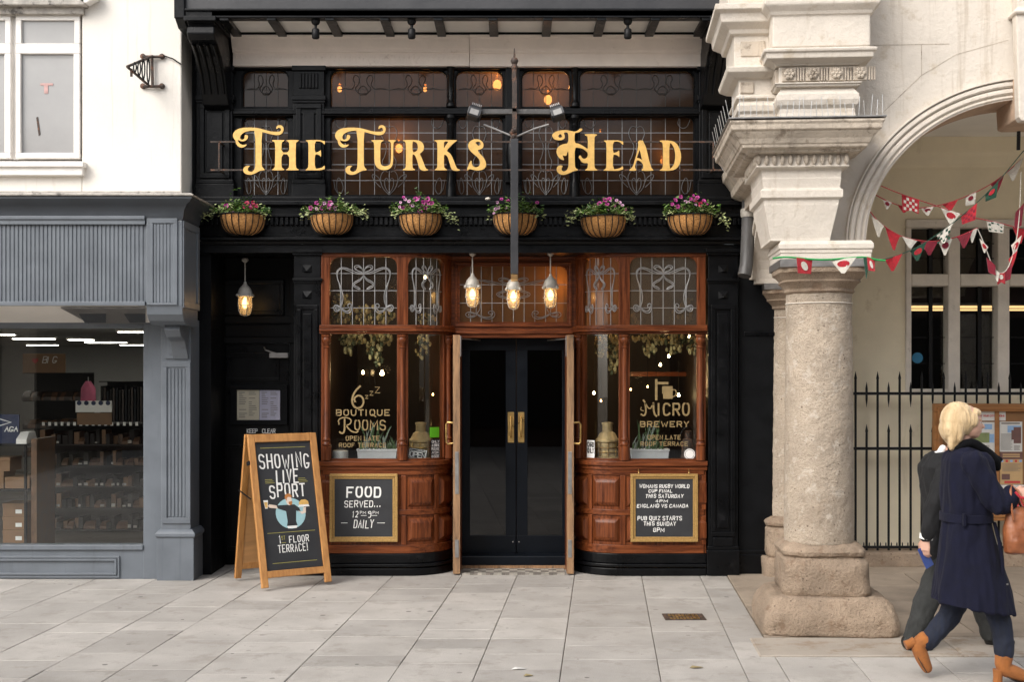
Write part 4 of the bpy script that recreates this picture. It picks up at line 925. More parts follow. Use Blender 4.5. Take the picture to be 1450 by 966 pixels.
for sg in (-1, 1):
    c = Vector(P(672 if sg < 0 else 789, 160, ys+.06)); a = R(18*sg)
    Mx = Matrix.Translation(c) @ Matrix.Rotation(-a, 4, 'Y') @ Matrix.Rotation(R(-18), 4, 'X')
    b = MB(); b.mould(-.046, .046, -.045, .045, [(0, -.055), (.010, -.04), (.012, .02), (-.005, .05), (-.018, .06)]).xf(Mx); fl = b.build('floodlight', M['blackgrey'], hs_, bevel=.004)
    b = MB(); b.box(-.036, .036, -.0605, -.056, -.045, .006).xf(Mx); b.build('lens', M.setdefault('lens', mat('frosted_lens', (.25,.245,.235), .3, .05, 10, 0)), fl)
    b = MB()
    for k in range(6): b.box(-.042+k*.015, -.036+k*.015, -.045, .045, .05, .07)
    b.xf(Mx).build('cooling_fin', M['steel'], fl)
    b = MB(); b.tube([P(685 if sg < 0 else 777, 176, ys+.08), P(700 if sg < 0 else 757, 182, ys+.07), P(729, 194, ys+.03)], .008, 6); b.build('brace', M['steel'], hs_)

# ------------------------------------------------------------------ cast metal lanterns
M['lanternglass'] = glass('ribbed_lantern_glass', (.95,.88,.75), body=(.85,.76,.6), bodyf=.30, rough=.05)
M['filament'] = emit('filament_glow', (1, .60, .22), 4)
def lantern(px, y, ptop, label, drop=0):
    zt = Z(ptop, y); x = X(px, y); zc = Z(383+drop, y)
    t = thing('cage_lantern', label, 'lantern', (x, y, zc), 'cast metal lanterns over the doors')
    k = (DIST+y)/F
    b = MB(); b.lathe([(.030, zt), (.034, zt-.02), (.012, zt-.04)], x, y, 12); b.tube([(x, y, zt-.02), (x, y, zc)], .006, 6); b.build('chain_rod', M['galv'], t, smooth=40)
    b = MB(); b.lathe([(.012, zc+.0), (.020, zc-4*k), (.036, zc-6.5*k), (.056, zc-10*k), (.068, zc-14.5*k), (.070, zc-17*k), (.082, zc-18*k), (.082, zc-21*k), (.06, zc-21.5*k)], x, y, 20)
    for a in range(4): an = math.pi/4+a*math.pi/2; b.sphere((x+.086*math.cos(an), y+.086*math.sin(an), zc-19.5*k), .016, 8)
    b.build('hood', M['galv'], t, smooth=40)
    b = MB(); b.lathe([(.058, zc-21.5*k), (.060, zc-33*k), (.056, zc-40*k), (.045, zc-45*k), (.02, zc-47*k), (.001, zc-47.2*k)], x, y, 20); b.build('glass_jar', M['lanternglass'], t, smooth=60)
    b = MB()
    for a in range(4):
        an = a*math.pi/2+.5; ca, sa = math.cos(an), math.sin(an)
        b.tube([(x+r_*ca, y+r_*sa, zc-q*k) for r_, q in ((.064, 21), (.068, 33), (.062, 41), (.045, 46.5), (.004, 48.6))], .004, 5)
    b.tube([(x+.069*math.cos(i*math.pi/8), y+.069*math.sin(i*math.pi/8), zc-34*k) for i in range(17)], .0035, 5)
    b.build('cage', M['galv'], t, smooth=60)
    b = MB(); b.lathe([(.008, zc-22*k), (.022, zc-26*k), (.030, zc-31*k), (.022, zc-36*k), (.001, zc-38*k)], x, y, 12); b.build('bulb', M['filament'], t, smooth=180)
    L = bulb_light((x, y, zc-30*k), 2.2, (1, .66, .32), .035); L.parent = t; L.location = (0, 0, -30*k)
lantern(669, .02, 357, 'lit metal cage lantern left of the hanging sign board', 4)
lantern(727, .06, 357, 'lit metal cage lantern directly below the hanging sign board', 7)
lantern(779.5, .02, 357, 'lit metal cage lantern right of the hanging sign board', 5)
lantern(347, .22, 366, 'lit metal cage lantern in the dark doorway on the left', 16)

# ------------------------------------------------------------------ wall baskets
M['coir'] = mat('coir_liner', (.42,.205,.065), .95, .35, 14, .8, 70, st=(1,1,1), speck=(.12,.06,.02), spscale=60, spth=.60)
M['leafg'] = mat('green_leaf', (.10,.19,.03), .5, .35, 30, 0); M['leafv'] = mat('variegated_leaf', (.46,.52,.24), .5, .3, 30, 0); M['leafd'] = mat('dark_leaf', (.04,.10,.022), .5, .3, 30, 0)
M['petm'] = mat('magenta_petal', (.36,.03,.20), .5, .3, 60, 0); M['petp'] = mat('pale_pink_petal', (.55,.30,.46), .5, .2, 60, 0); M['petr'] = mat('crimson_petal', (.33,.008,.05), .5, .3, 60, 0); M['pete'] = mat('dark_flower_eye', (.06,.0,.05), .6, .2, 60, 0)
def leaf(mb, c, s, rnd, mi=0, flat=.5):
    a = rnd.uniform(0, 6.28); t = Vector((math.cos(a), math.sin(a), rnd.uniform(-.6, .7))).normalized(); n = t.cross(Vector((rnd.uniform(-1, 1), rnd.uniform(-1, 1), 1))).normalized(); u = t.cross(n)
    c = Vector(c); w_ = s*rnd.uniform(.35, .5)
    mb.add([c-t*s*.5, c-t*s*.1+n*w_*.5+u*s*.06, c+t*s*.2+n*w_*.4+u*s*.06, c+t*s*.55, c+t*s*.2-n*w_*.4+u*s*.06, c-t*s*.1-n*w_*.5+u*s*.06, c+t*s*.05-u*s*.04], [(0,1,6),(1,2,6),(2,3,6),(3,4,6),(4,5,6),(5,0,6)], mi)
def flower(mb, c, r_, rnd, m0=0):
    d = Vector((rnd.uniform(-.5, .5), -1, rnd.uniform(-.1, .8))).normalized(); u = d.cross(Vector((0, 0, 1))).normalized(); v = u.cross(d); c = Vector(c)
    ring = [c+d*(.2*r_+.1*r_*math.cos(5*i*.628))+(u*math.cos(i*.628)+v*math.sin(i*.628))*r_*(1 if i % 2 else .86) for i in range(10)]
    mid = [c+(u*math.cos(i*.628)+v*math.sin(i*.628))*r_*.32+d*.02*r_ for i in range(10)]; k = len(mb.v)
    mb.v += [tuple(p) for p in ring+mid]+[tuple(c-d*r_*.4)]
    for i in range(10):
        j = (i+1) % 10; mb.f += [(k+i, k+j, k+10+j, k+10+i), (k+10+i, k+10+j, k+20)]; mb.m += [m0, 1]
BK = [(340, 'crimson flowers and ivy trailing left, over the side door', 303, [('m', -.12, .07), ('r', .08, .09), ('r', .13, .10), ('r', .11, .05), ('r', .05, .06), ('p', -.06, .01), ('r', .16, .07)], -1),
 (467, 'tall yellowish sprig on top and pink petunias, second from the left', 303, [('m', -.11, .09), ('m', -.07, .05), ('p', -.04, .09), ('m', 0, .06), ('p', .03, .08), ('m', -.17, .05), ('m', .01, .10)], 1),
 (594, 'dense pale lilac and magenta flowers left of the sign post', 303, [('p', -.17, .10), ('p', -.13, .13), ('p', -.18, .06), ('p', -.09, .11), ('m', -.03, .13), ('m', .04, .10), ('m', .09, .10), ('m', .12, .09), ('m', .08, .13), ('m', .01, .02), ('m', .06, .05), ('p', -.06, .07)], 1),
 (730, 'mostly green leaves and few flowers behind the sign post', 303, [('m', -.13, .13), ('p', -.17, .10), ('p', -.16, .05), ('m', .20, .10), ('p', -.09, .05)], 0),
 (856, 'pale green trails both sides and magenta flowers on top', 306, [('m', .0, .14), ('m', .04, .15), ('m', -.05, .11), ('p', .11, .14), ('p', .14, .12), ('m', .02, .10)], -1),
 (980, 'pink flowers and ivy trailing right, rightmost of the row', 304, [('m', -.16, .13), ('m', -.11, .16), ('m', -.19, .09), ('m', -.14, .07), ('m', -.02, .14), ('m', .04, .15), ('m', .10, .12), ('p', -.07, .11), ('r', .07, .09), ('p', .02, .08)], 1)]
protob = None; yk = -.30
for bi, (px, lab, pt, fl, tr) in enumerate(BK):
    rnd = random.Random(bi*3+1)
    o = Vector((X(px, yk), -.17, Z(pt, yk)))
    t = thing('flower_basket', 'wall basket with '+lab, 'flower basket', o, 'flower baskets along the black fascia')
    if protob is None:
        b = MB(); rs = []
        for q in range(9):
            a = q/8*math.pi/2; r_ = .212*math.cos(a)**.55 if q < 8 else .02; z = -.185*math.sin(a)
            rs.append([(r_*math.cos(math.pi+math.pi*i/16)*(1+.015*math.sin(i*5+q)), r_*math.sin(math.pi+math.pi*i/16)*.95, z+.006*math.sin(i*3)) for i in range(17)]+[(r_*.9, .015, z), (-r_*.9, .015, z)])
        b.v = []; b.rings(rs, mi=0)
        b.v = [tuple(Vector(p)+o) for p in b.v]
        lin = b.build('coir_bowl', M['coir'], t, smooth=60)
        b = MB()
        for i in range(11):
            a0 = math.pi+math.pi*i/10; b.tube([tuple(o+Vector((.216*math.cos(q/8*math.pi/2)**.55*math.cos(a0) if q < 8 else 0, .216*(math.cos(q/8*math.pi/2)**.55 if q < 8 else 0)*math.sin(a0)*.95, -.19*math.sin(q/8*math.pi/2)))) for q in range(9)], .0042, 5)
        b.tube([tuple(o+Vector((.218*math.cos(math.pi+math.pi*i/20), .218*.95*math.sin(math.pi+math.pi*i/20), .004))) for i in range(21)], .006, 6)
        b.tube([tuple(o+Vector((-.218, .0, .004))), tuple(o+Vector((.218, .0, .004)))], .006, 6)
        wr = b.build('wire_frame', M['iron'], t)
        protob = (lin, wr)
    else:
        tl = Matrix.Rotation(R(rnd.uniform(-4, 4)), 4, 'Y') @ Matrix.Diagonal((rnd.uniform(.95, 1.04), 1, rnd.uniform(.9, 1.08), 1))
        for q in protob: c = q.copy(); COL.objects.link(c); c.parent = t; c.matrix_local = tl
    b = MB()
    for i in range((380, 340, 430, 400, 480, 390)[bi]):
        a = rnd.uniform(0, 1); x = rnd.gauss(0, .13); x = max(-.25, min(.25, x)); z = .02+abs(rnd.gauss(0, (.06, .055, .07, .06, .055, .065)[bi]))*(1.2-abs(x)*3); yv = rnd.uniform(-.235, .04)
        leaf(b, o+Vector((x, yv, max(-.02, z))), rnd.uniform(.028, .05), rnd, 0 if rnd.random() < .62 else 1)
    b.build('foliage', [M['leafg'], M['leafd']], t)
    b = MB()
    for side in (-1, 1):
        n = 110 if side == tr or (bi == 4) else (45 if tr else 25)
        for i in range(n):
            q = rnd.random(); x = side*(.06+.30*q*(1 if side == tr else .72)); z = .06*(1-q)+rnd.gauss(0, .030)-.10*max(0, q-.5)*(2 if tr == side and bi in (2, 5) else .3)
            leaf(b, o+Vector((x, rnd.uniform(-.2, .0), max(-.14, z+.01))), rnd.uniform(.026, .042), rnd)
    if bi == 1:
        for i in range(26): q = rnd.random(); leaf(b, o+Vector((.06+.10*q*rnd.choice((.3, 1)), -.08, .08+.13*q)), .03, rnd)
    b.build('trailing_ivy', M['leafv'], t)
    for (c, fx, fz) in fl:
        b = MB(); flower(b, o+Vector((fx, -.21+rnd.uniform(0, .05), fz)), rnd.uniform(.018, .027) if c != 'p' else rnd.uniform(.014, .020), rnd)
        b.build('blossom', [M[{'m': 'petm', 'p': 'petp', 'r': 'petr'}[c]], M['pete']], t)
    for k in range((6, 7, 16, 3, 7, 9)[bi]):
        c = rnd.choice([q[0] for q in fl]); q = rnd.choice(fl)
        b = MB(); flower(b, o+Vector((q[1]+rnd.gauss(0, .03), -.17+rnd.uniform(0, .08), max(.0, q[2]+rnd.gauss(-.01, .022)))), rnd.uniform(.011, .020), rnd)
        b.build('blossom', [M[{'m': 'petm', 'p': 'petp', 'r': 'petr'}[c]], M['pete']], t)
# pigeon-proof odds on the ledge
b = MB(); b.sphere(P(691, 281.5, -.16), .022, 8, sc=(1.3, 1, .7)); tag(b.build('pebble', M['stone'], smooth=180), 'small white pebble lying on the black sill', 'pebble')

# ------------------------------------------------------------------ spotlights under the jetty
for px, lab in ((447, 'leftmost'), (583, 'middle'), (889, 'rightmost')):
    y = YB+.08; x = X(px, y); z = Z(26, y)
    t = thing('spotlight', 'black cylinder spotlight under the jetty, '+lab+' of the three', 'spotlight', (x, y, z), 'spotlights under the jetty')
    b = MB(); b.lathe([(.038, z), (.04, z-.03), (.03, z-.05), (.012, z-.06)], x, y, 12)
    if px > 500: b.box(x-.11, x+.11, y-.02, y+.02, z-.004, z+.012)
    b.build('base', M['iron'], t, smooth=40)
    b = MB(); b.lathe([(.012, z-.055), (.012, z-.085), (.026, z-.09), (.034, z-.10), (.034, z-.17), (.028, z-.178), (.02, z-.165)], x, y, 14); b.build('barrel', M['iron'], t, smooth=40)

# ------------------------------------------------------------------ chalkboards on the bays
def chalkboard(a, b_, c, d, label, lines):
    y = YBAY-.03
    t = thing('chalkboard', label, 'chalkboard', P((a+c)/2, d, y))
    f = MB(); frame(f, a, b_, c, d, 4.2, y-.022, y+.012); frame(f, a+4.2, b_+4.2, c-4.2, d-4.2, 3, y-.012, y+.012); f.build('frame', M['goldframe'], t, bevel=.004)
    f = MB(); f.pb(a+7.3, b_+7.3, c-7.3, d-7.3, y-.004, y+.01); f.build('panel', M['board'], t)
    f = MB()
    for (txt, cx, base, cap, tw, sw, sl) in lines:
        h = cap*.86*(DIST+y)/F; W = tw*(DIST+y)/F; wf = W/text_w(txt, h, 1, .6)
        write(f, txt, X(cx, y), Z(base, y), h, sw*.70*(DIST+y)/F, y-.0045, wf, .6, sl, .05)
    f.build('lettering', M['chalk'], t)
    return t, y
t, y = chalkboard(466.5, 671.5, 563, 768, 'gilt framed chalkboard about food on the left bay', [('FOOD', 515, 704, 15.5, 47, 3.5, .03), ('SERVED...', 513.5, 718.5, 10, 51, 1.7, .05), ('12', 502.5, 733, 10, 8, 1.5, .1), ('PM', 514, 728, 4, 8, .8, 0), ('9', 523, 733, 10, 4, 1.5, .1), ('PM', 532, 728, 4, 8, .8, 0), ('DAILY', 514.5, 748, 12.5, 27, 1.7, .12)])
f = MB()
for (a, c, py) in ((483, 492, 741), (534, 545, 741), (511, 519, 730.5), (526, 534, 730.5)): f.pb(a, py-.35, c, py+.35, y-.006, y-.0045)
f.build('flourish', M['chalk'], t)
t, y = chalkboard(893, 671.5, 988.5, 768, 'gilt framed chalkboard about rugby and quiz on the right bay', [('WOMANS RUGBY WORLD', 940.5, 691.2, 5.4, 70, 1.25, .1), ('CUP FINAL', 935, 697.6, 4.6, 33, 1.25, .1), ('THIS SATURDAY', 940.5, 705.2, 5.4, 53, 1.25, .15), ('4PM', 936.5, 711.6, 4, 17, 1.2, .1), ('ENGLAND VS CANADA', 938, 719, 5.2, 72, 1.25, .1),
 ('PUB QUIZ STARTS', 934, 737, 6.2, 62, 1.3, .05), ('THIS SUNDAY', 934, 744.5, 5.8, 45, 1.3, .05), ('8PM', 932.5, 753.5, 6, 15, 1.3, .1)])
for px in (904, 975):
    f = MB(); p = P(px, 668, y-.0); f.tube([(p[0], y-.0, p[2]+.02), (p[0], y-.03, p[2]+.01), (p[0], y-.03, p[2]-.012), (p[0], y-.0, p[2]-.02)], .005, 5); f.build('hook', M['brass'], t)

# ------------------------------------------------------------------ lettering on the bay glass
yv = YBAY+.0285
def vinyl(mb, txt, cx, base, cap, tw, sw, wf=None, sl=0):
    h = cap*(DIST+yv)/F; W = tw*(DIST+yv)/F; wf = W/text_w(txt, h, 1, .6)
    write(mb, txt, X(cx, yv), Z(base, yv), h*.95, sw*.85*(DIST+yv)/F, yv, wf/.95, .6, sl, 0)
def crv(mb, pts, sw, n=2): ribbon(mb, chaikin([(X(a, yv), Z(b_, yv)) for a, b_ in pts], n), sw*(DIST+yv)/F, yv)
v1 = MB()
crv(v1, [(510, 547), (502, 555), (498, 566), (500, 575), (506, 579), (513, 576), (515.5, 568), (512, 561), (506, 560), (501, 565), (503, 569)], 2.6)
for cx, base, s in ((519.3, 564.5, 4.5), (526, 560, 6), (534.5, 556.5, 8.5)): vinyl(v1, 'Z', cx, base, s, s*.75, 1.2)
vinyl(v1, 'BOUTIQUE', 514, 588.5, 8.2, 75, 1.9)
vinyl(v1, 'OOMS', 524, 609, 14, 43, 2.2); crv(v1, [(488, 594), (488, 612), (484, 614.5), (481, 612)], 2.4); crv(v1, [(480, 601), (479, 595), (484, 591.5), (492, 591.5), (498, 595), (496, 601), (489, 603)], 1.7); crv(v1, [(490, 603), (497, 611), (504, 613), (507, 611)], 2)
vinyl(v1, 'OPEN LATE', 513.5, 624, 6.2, 47, 1.35); vinyl(v1, 'ROOF TERRACE', 513.5, 633.5, 5.8, 66, 1.2)
tag(v1.build('window_lettering', M['goldvinyl']), 'gold lettering about boutique rooms on the left bay glass', 'window lettering')
v1 = MB()
for (a, b_, c, d) in ((927.5, 537, 931, 567), (931, 541, 946.5, 544.5), (939, 547, 952.5, 565)): v1.pb(a, b_, c, d, yv-.002, yv)
v1.pb(937.5, 547.5, 938.9, 558, yv-.002, yv); crv(v1, [(953, 552), (957.5, 552.5), (957.5, 560), (953, 562)], 1.6)
vinyl(v1, 'ICRO', 954, 588, 17, 43, 3, ); crv(v1, [(908, 587), (912, 589.5), (915, 584), (913.5, 570), (911, 567)], 2.4); crv(v1, [(913.5, 571), (920, 581), (925, 572)], 1.8); crv(v1, [(925, 571), (926, 586), (929.5, 589.5)], 2.6); crv(v1, [(908, 577), (907, 581), (911, 582)], 1.3)
vinyl(v1, 'BREWERY', 941, 604.5, 7.5, 68, 1.8); vinyl(v1, 'OPEN LATE', 940.5, 622.5, 6, 46, 1.35); vinyl(v1, 'ROOF TERRACE', 940.5, 631.5, 5.6, 66, 1.2)
tag(v1.build('window_lettering', M['goldvinyl']), 'gold lettering about a micro brewery on the right bay glass', 'window lettering')
# stickers on the glass of the curved lights
def gpt(px, py):      # point on the curved glass seen at this pixel
    sg = -1 if px < 727 else 1; s = L1+.03
    best = min((abs(VX+F*bp(s_, -.026, sg)[0]/(DIST+bp(s_, -.026, sg)[1])-px), s_) for s_ in [L1*.3+i*.004 for i in range(280)])[1]
    x, y = bp(best, -.026, sg); return x, y, Z(py, y)
def sticker(name, label, cat, a, b_, c, d, m_, lines, inkm, sw=.8):
    sg = -1 if a < 727 else 1; p0, p1 = gpt(a, d), gpt(c, b_); u = Vector((p1[0]-p0[0], p1[1]-p0[1], 0)); nrm = Vector((u.y, -u.x, 0)).normalized()
    t = thing(name, label, cat, p0)
    def fn(x, y, z): q = Vector((p0[0], p0[1], 0))+u*x+nrm*(.001-y); return (q.x, q.y, z)
    z0, z1 = p0[2], p1[2]
    b = MB(); b.rings([[fn(0, 0, z0), fn(1, 0, z0), fn(1, 0, z1), fn(0, 0, z1)], [fn(0, -.003, z0), fn(1, -.003, z0), fn(1, -.003, z1), fn(0, -.003, z1)]]); b.build('backing', m_, t)
    b = MB(); Lu = u.length
    for txt, v, cap in lines:
        h = (z1-z0)*cap; wf = .82*Lu/text_w(txt, h, 1, .3); zz = z0+(z1-z0)*v
        for i, s in enumerate(strokes(txt, .09*Lu, zz, h, wf, .3)[0]): ribbon(b, s, sw*(DIST)/F, -.0032-.0003*(i % 3), .001, fn=lambda x, y, z: fn(x/Lu, y, z))
    if lines: b.build('lettering', inkm, t)
    return t
M['green'] = mat('lime_green_card', (.12,.50,.015), .6, .08, 10, 0)
sticker('card_sticker', 'black and white card payment sticker in the right bay', 'sticker', 831.5, 624, 842, 652, M['chalk'], [('CARD', .68, .22), ('ONLY', .38, .22), ('2026', .10, .12)][:2], M['blackmatt'], 1.2)
sticker('price_card', 'black and white notice sticker beside the left brass lamp', 'sticker', 610, 622, 622.5, 651, M['board'], [('ONLY', .82, .12), ('A DRINK', .64, .12), ('PLEASE', .46, .12), ('ASK', .28, .12), ('INSIDE', .09, .12)], M['chalk'], .6)
sticker('green_card', 'lime green card in the left bay above a black sticker', 'card', 608.5, 605, 621.5, 620, M['green'], [], None)
b = MB(); c = (X(976.5, yv), Z(643.5, yv)); b.prism([(c[0]+.052*math.cos(i*.314), c[1]+.052*math.sin(i*.314)) for i in range(20)], yv-.003, yv-.0005); o = thing('round_sticker', 'round white sticker low on the right bay glass', 'sticker', (c[0], yv, c[1]-.05)); b.build('disc', M['chalk'], o)
b = MB(); b.tube([(c[0]+.042*math.cos(i*.314), yv-.003, c[1]+.042*math.sin(i*.314)) for i in range(21)], .0022, 4); crv(b, [(972, 646), (974, 640), (978, 641), (981, 646)], 1); b.build('print', M['ink'], o)

# ------------------------------------------------------------------ things standing on the bay shelves
zsf = Z(653, YBAY)
M['zinc'] = mat('zinc_planter', (.66,.67,.68), .5, .10, 6, .12, 30, metal=.05)
M['lamp'] = mat('antique_brass', (.40,.29,.14), .4, .3, 10, .15, 50, metal=.3)
M['grass'] = mat('spiky_leaf', (.07,.12,.045), .5, .35, 10, 0); M['silver'] = mat('silvery_leaf', (.22,.25,.21), .6, .3, 10, 0)
def planter(a, c, top, label, seed):
    y = .10; t = thing('planter', label, 'planter', (X((a+c)/2, y), y, zsf))
    b = MB(); b.mould(X(a, y)+.008, X(c, y)-.008, y+.008, y+.15, [(-.004, zsf+.001), (.004, Z(top+3, y)), (.010, Z(top+2.5, y)), (.010, Z(top, y)), (-.004, Z(top, y)), (-.012, Z(top+2, y))]); b.build('trough', M['zinc'], t)
    rnd = random.Random(seed); b = MB()
    for i in range(46):
        px = rnd.uniform(a+3, c-3); tall = abs(px-(a+.45*(c-a))) < 14; h = rnd.uniform(.12, .30) if tall else rnd.uniform(.05, .14)
        x = X(px, y); yy = y+rnd.uniform(.02, .13); lx = rnd.uniform(-.08, .08)*(h*5); ly = rnd.uniform(-.03, .03); z = Z(top, y)-.01
        b.rings([[(x+lx*q*q-w_, yy+ly*q, z+h*q), (x+lx*q*q+w_, yy+ly*q, z+h*q)] for q, w_ in ((0, .005), (.4, .007), (.8, .004), (1, .0006))], closed=False, cap=False, mi=0 if rnd.random() < .6 else 1)
    b.build('plant', [M['grass'], M['silver']], t)
planter(505, 562, 636.5, 'zinc trough of spiky plants in the left bay window', 4)
planter(893.5, 948, 636.5, 'zinc trough of spiky plants in the right bay window', 9)
def ship_lamp(px, sg, label):
    y = .20; x = X(px, y); k = (DIST+y)/F; z0 = zsf
    t = thing('ship_lamp', label, 'lamp', (x, y, z0), 'brass ship lamps')
    top = Z(598, y); h = top-z0
    b = MB(); b.lathe([(.11, z0), (.115, z0+.02), (.10, z0+.03), (.10, z0+.16), (.115, z0+.17), (.115, z0+.19), (.10, z0+.20), (.075, z0+.25), (.05, z0+.265), (.05, top-.03), (.056, top-.02), (.056, top-.005), (.03, top)], x, y, 20); b.build('body', M['lamp'], t, smooth=35)
    b = MB()
    for i in range(8): a = i*math.pi/4; b.tube([(x+.108*math.cos(a), y+.108*math.sin(a), z0+.03), (x+.108*math.cos(a), y+.108*math.sin(a), z0+.17)], .005, 5)
    for zz in (.07, .115): b.tube([(x+.108*math.cos(i*.314), y+.108*math.sin(i*.314), z0+zz) for i in range(21)], .005, 5)
    b.build('guard', M['brass'], t, smooth=60)
ship_lamp(596, -1, 'antique brass ship lamp in the curved light of the left bay'); ship_lamp(860, 1, 'antique brass ship lamp in the curved light of the right bay')
y = .12; x = X(974, y)
t = thing('dark_lantern', 'dark iron lantern with wire handle at the right end of the right bay', 'lantern', (x, y, zsf))
b = MB(); b.lathe([(.07, zsf), (.075, zsf+.02), (.06, zsf+.04), (.065, zsf+.13), (.055, zsf+.19), (.03, zsf+.2), (.03, zsf+.26), (.04, zsf+.27), (.01, zsf+.28)], x, y, 14); b.build('body', M['rust'], t, smooth=40)
b = MB(); b.tube([(x+.08*math.cos(i*math.pi/10), y, zsf+.16+.16*math.sin(i*math.pi/10)) for i in range(11)], .004, 5); b.build('handle', M['iron'], t)
y = .10; x = X(482, y)
t = thing('candle_jar', 'pale candle in a glass jar at the left end of the left bay', 'candle jar', (x, y, zsf))
b = MB(); b.lathe([(.07, zsf), (.075, zsf+.01), (.075, zsf+.085), (.06, zsf+.09)], x, y, 18); b.build('candle', M['winwhite'], t, smooth=40)
b = MB(); b.lathe([(.078, zsf), (.082, zsf+.01), (.082, zsf+.16), (.05, zsf+.19), (.05, zsf+.21)], x, y, 18); b.build('jar', M['glass'], t, smooth=40)
y = .085
t = thing('open_sign', 'tilted black OPEN sign with white lettering beside the left ship lamp', 'sign', P(591, 652, y))
Ro = Matrix.Translation(P(591.5, 643.5, y)) @ Matrix.Rotation(R(9), 4, 'Y')
b = MB(); b.box(-.088, .088, -.004, .004, -.047, .05).xf(Ro); b.build('board', M['board'], t)
b = MB(); write(b, 'OPEN', 0, -.030, .048, .009, -.0045, wf=.62); ribbon(b, [(-.08, -.04), (.08, -.04), (.08, .044), (-.08, .044), (-.08, -.038)], .004, -.0045); ribbon(b, [(-.07, .03), (-.03, .024), (.03, .034), (.07, .028)], .005, -.0045); b.xf(Ro).build('lettering', M['chalk'], t)

# hops drying inside the windows
M['hop'] = mat('dried_hop', (.50,.40,.17), .8, .4, 50, 0); M['hop2'] = mat('dried_hop_leaf', (.10,.105,.04), .8, .4, 40, 0)
def hops(label, blobs, y, seed):
    rnd = random.Random(seed); b = MB()
    for (px, py, rx, ry, n) in blobs:
        for i in range(n):
            a = rnd.uniform(0, 6.28); q = math.sqrt(rnd.random()); yy = y+rnd.uniform(-.05, .08)
            c = P(px+rx*q*math.cos(a), py+ry*q*math.sin(a), yy); r_ = rnd.uniform(.014, .026)
            if rnd.random() < .62: b.sphere(c, r_, 6, 0 if rnd.random() < .8 else 1, sc=(.75, .75, 1.2))
            else: leaf(b, c, r_*3.2, rnd, 1)
    return tag(b.build('hop_garland', [M['hop'], M['hop2']]), label, 'hop garland', 'dried hop garlands in the windows')
hops('dried hops hanging in two bunches in the left bay', [(500, 480, 20, 7, 60), (492, 490, 8, 14, 40), (530, 490, 12, 20, 90), (545, 480, 10, 8, 30), (536, 508, 7, 10, 30)], .14, 1)
hops('dried hops heaped behind the leaded left bay pane', [(485, 430, 14, 16, 70), (510, 446, 44, 13, 170), (545, 448, 14, 10, 60), (480, 450, 12, 9, 40)], .16, 2)
hops('dark dried hops in the curved light of the left bay', [(598, 490, 12, 18, 40), (604, 452, 14, 6, 30)], .38, 3)
hops('dried hops hanging in the curved light of the right bay', [(850, 490, 8, 14, 50), (868, 500, 8, 30, 90), (862, 480, 16, 8, 40)], .34, 4)
hops('dried hops hanging along the top of the right bay', [(940, 480, 46, 7, 110), (920, 495, 10, 10, 40), (955, 492, 12, 10, 40), (980, 490, 8, 12, 30)], .14, 5)
hops('dark dried hops behind the leaded right bay pane', [(965, 448, 18, 10, 50), (900, 452, 8, 7, 18), (975, 430, 10, 8, 20), (860, 454, 14, 5, 20)], .16, 6)
# filament bulbs over the bar
for i, (px, py, y, r_, lab) in enumerate(((541, 529, 1.0, .036, 'brightest bulb in the left bay, right of the wall lantern'), (514, 528, 1.6, .026, 'broad warm bulb below the hops in the left bay'), (613, 559, 1.4, .016, 'small bulb deep in the curved light of the left bay'),
     (976, 477, .9, .020, 'bulb at the top right of the right bay by the hops'), (947, 505, 1.4, .022, 'upper of the two close bulbs over the bar in the right bay'), (935, 517, 1.5, .022, 'lower of the two close bulbs over the bar in the right bay'), (961, 560, 1.7, .026, 'bulb beside the beer glass picture in the right bay'),
     (841, 557, 1.5, .022, 'larger bulb in the curved light of the right bay'), (851, 568, 1.9, .016, 'smaller lower bulb in the curved light of the right bay'), (893, 552, 1.8, .016, 'bulb right of the colonnette in the right bay'), (917, 548, 1.9, .016, 'dim bulb left of the beer tap picture'), (929, 546, 2.0, .02, 'dim bulb behind the beer tap picture'),
     (975, 545, 2.0, .015, 'rightmost dim bulb over the bar'), (602, 393, .7, .02, 'lamp behind the leaded curved light of the left bay'))):
    c = P(px, py, y); t = thing('filament_bulb', lab, 'bulb', c, 'filament bulbs over the bar')
    r_ *= .62; b = MB(); b.lathe([(.006, c[2]+r_*1.5), (r_*.5, c[2]+r_*.9), (r_, c[2]-.1*r_), (r_*.7, c[2]-r_*.8), (.001, c[2]-r_)], c[0], c[1], 10); b.build('bulb', M['bulb'] if r_ > .012 else M['bulbs'], t, smooth=180)
    b = MB(); b.tube([(c[0], c[1], c[2]+r_*1.5), (c[0], c[1], c[2]+r_*1.5+.35)], .003, 4); b.build('flex', M['iron'], t)
for x, y, z, pw in ((-1.35, 1.3, 1.95, 2.2), (1.35, 1.6, 1.85, 2.2), (.80, .62, 2.66, 12), (.46, .52, 2.80, 3), (-1.2, .75, 2.75, 6), (-1.5, .5, 2.3, 2.5), (1.5, .5, 2.3, 2.5)):  # bulbless point lights: bar glow, amber panes, fill added to brighten the hops
    bulb_light((x, y, z), pw, (1, .62, .28), .05, 'bar_fill_light')
y = 2.1
t = thing('bar_beam', 'timber beam over the bar behind the right bay', 'beam', P(930, 530, y))
b = MB(); b.pb(880, 527, 990, 533, y, y+.1); b.build('timber', M['woodh'], t)
t = thing('wall_lantern', 'black framed wall lantern inside the left bay', 'lantern', P(518, 540, 2.0))
b = MB()
for px in (509, 515, 522, 530): b.pb(px, 522, px+1.3, 545, 2.0, 2.02)
b.pb(506, 520, 533, 522.5, 2.0, 2.1); b.build('frame', M['iron'], t)
b = MB(); b.pb(510, 523, 531, 533, 2.06, 2.08); b.build('shade', M['amber'], t)

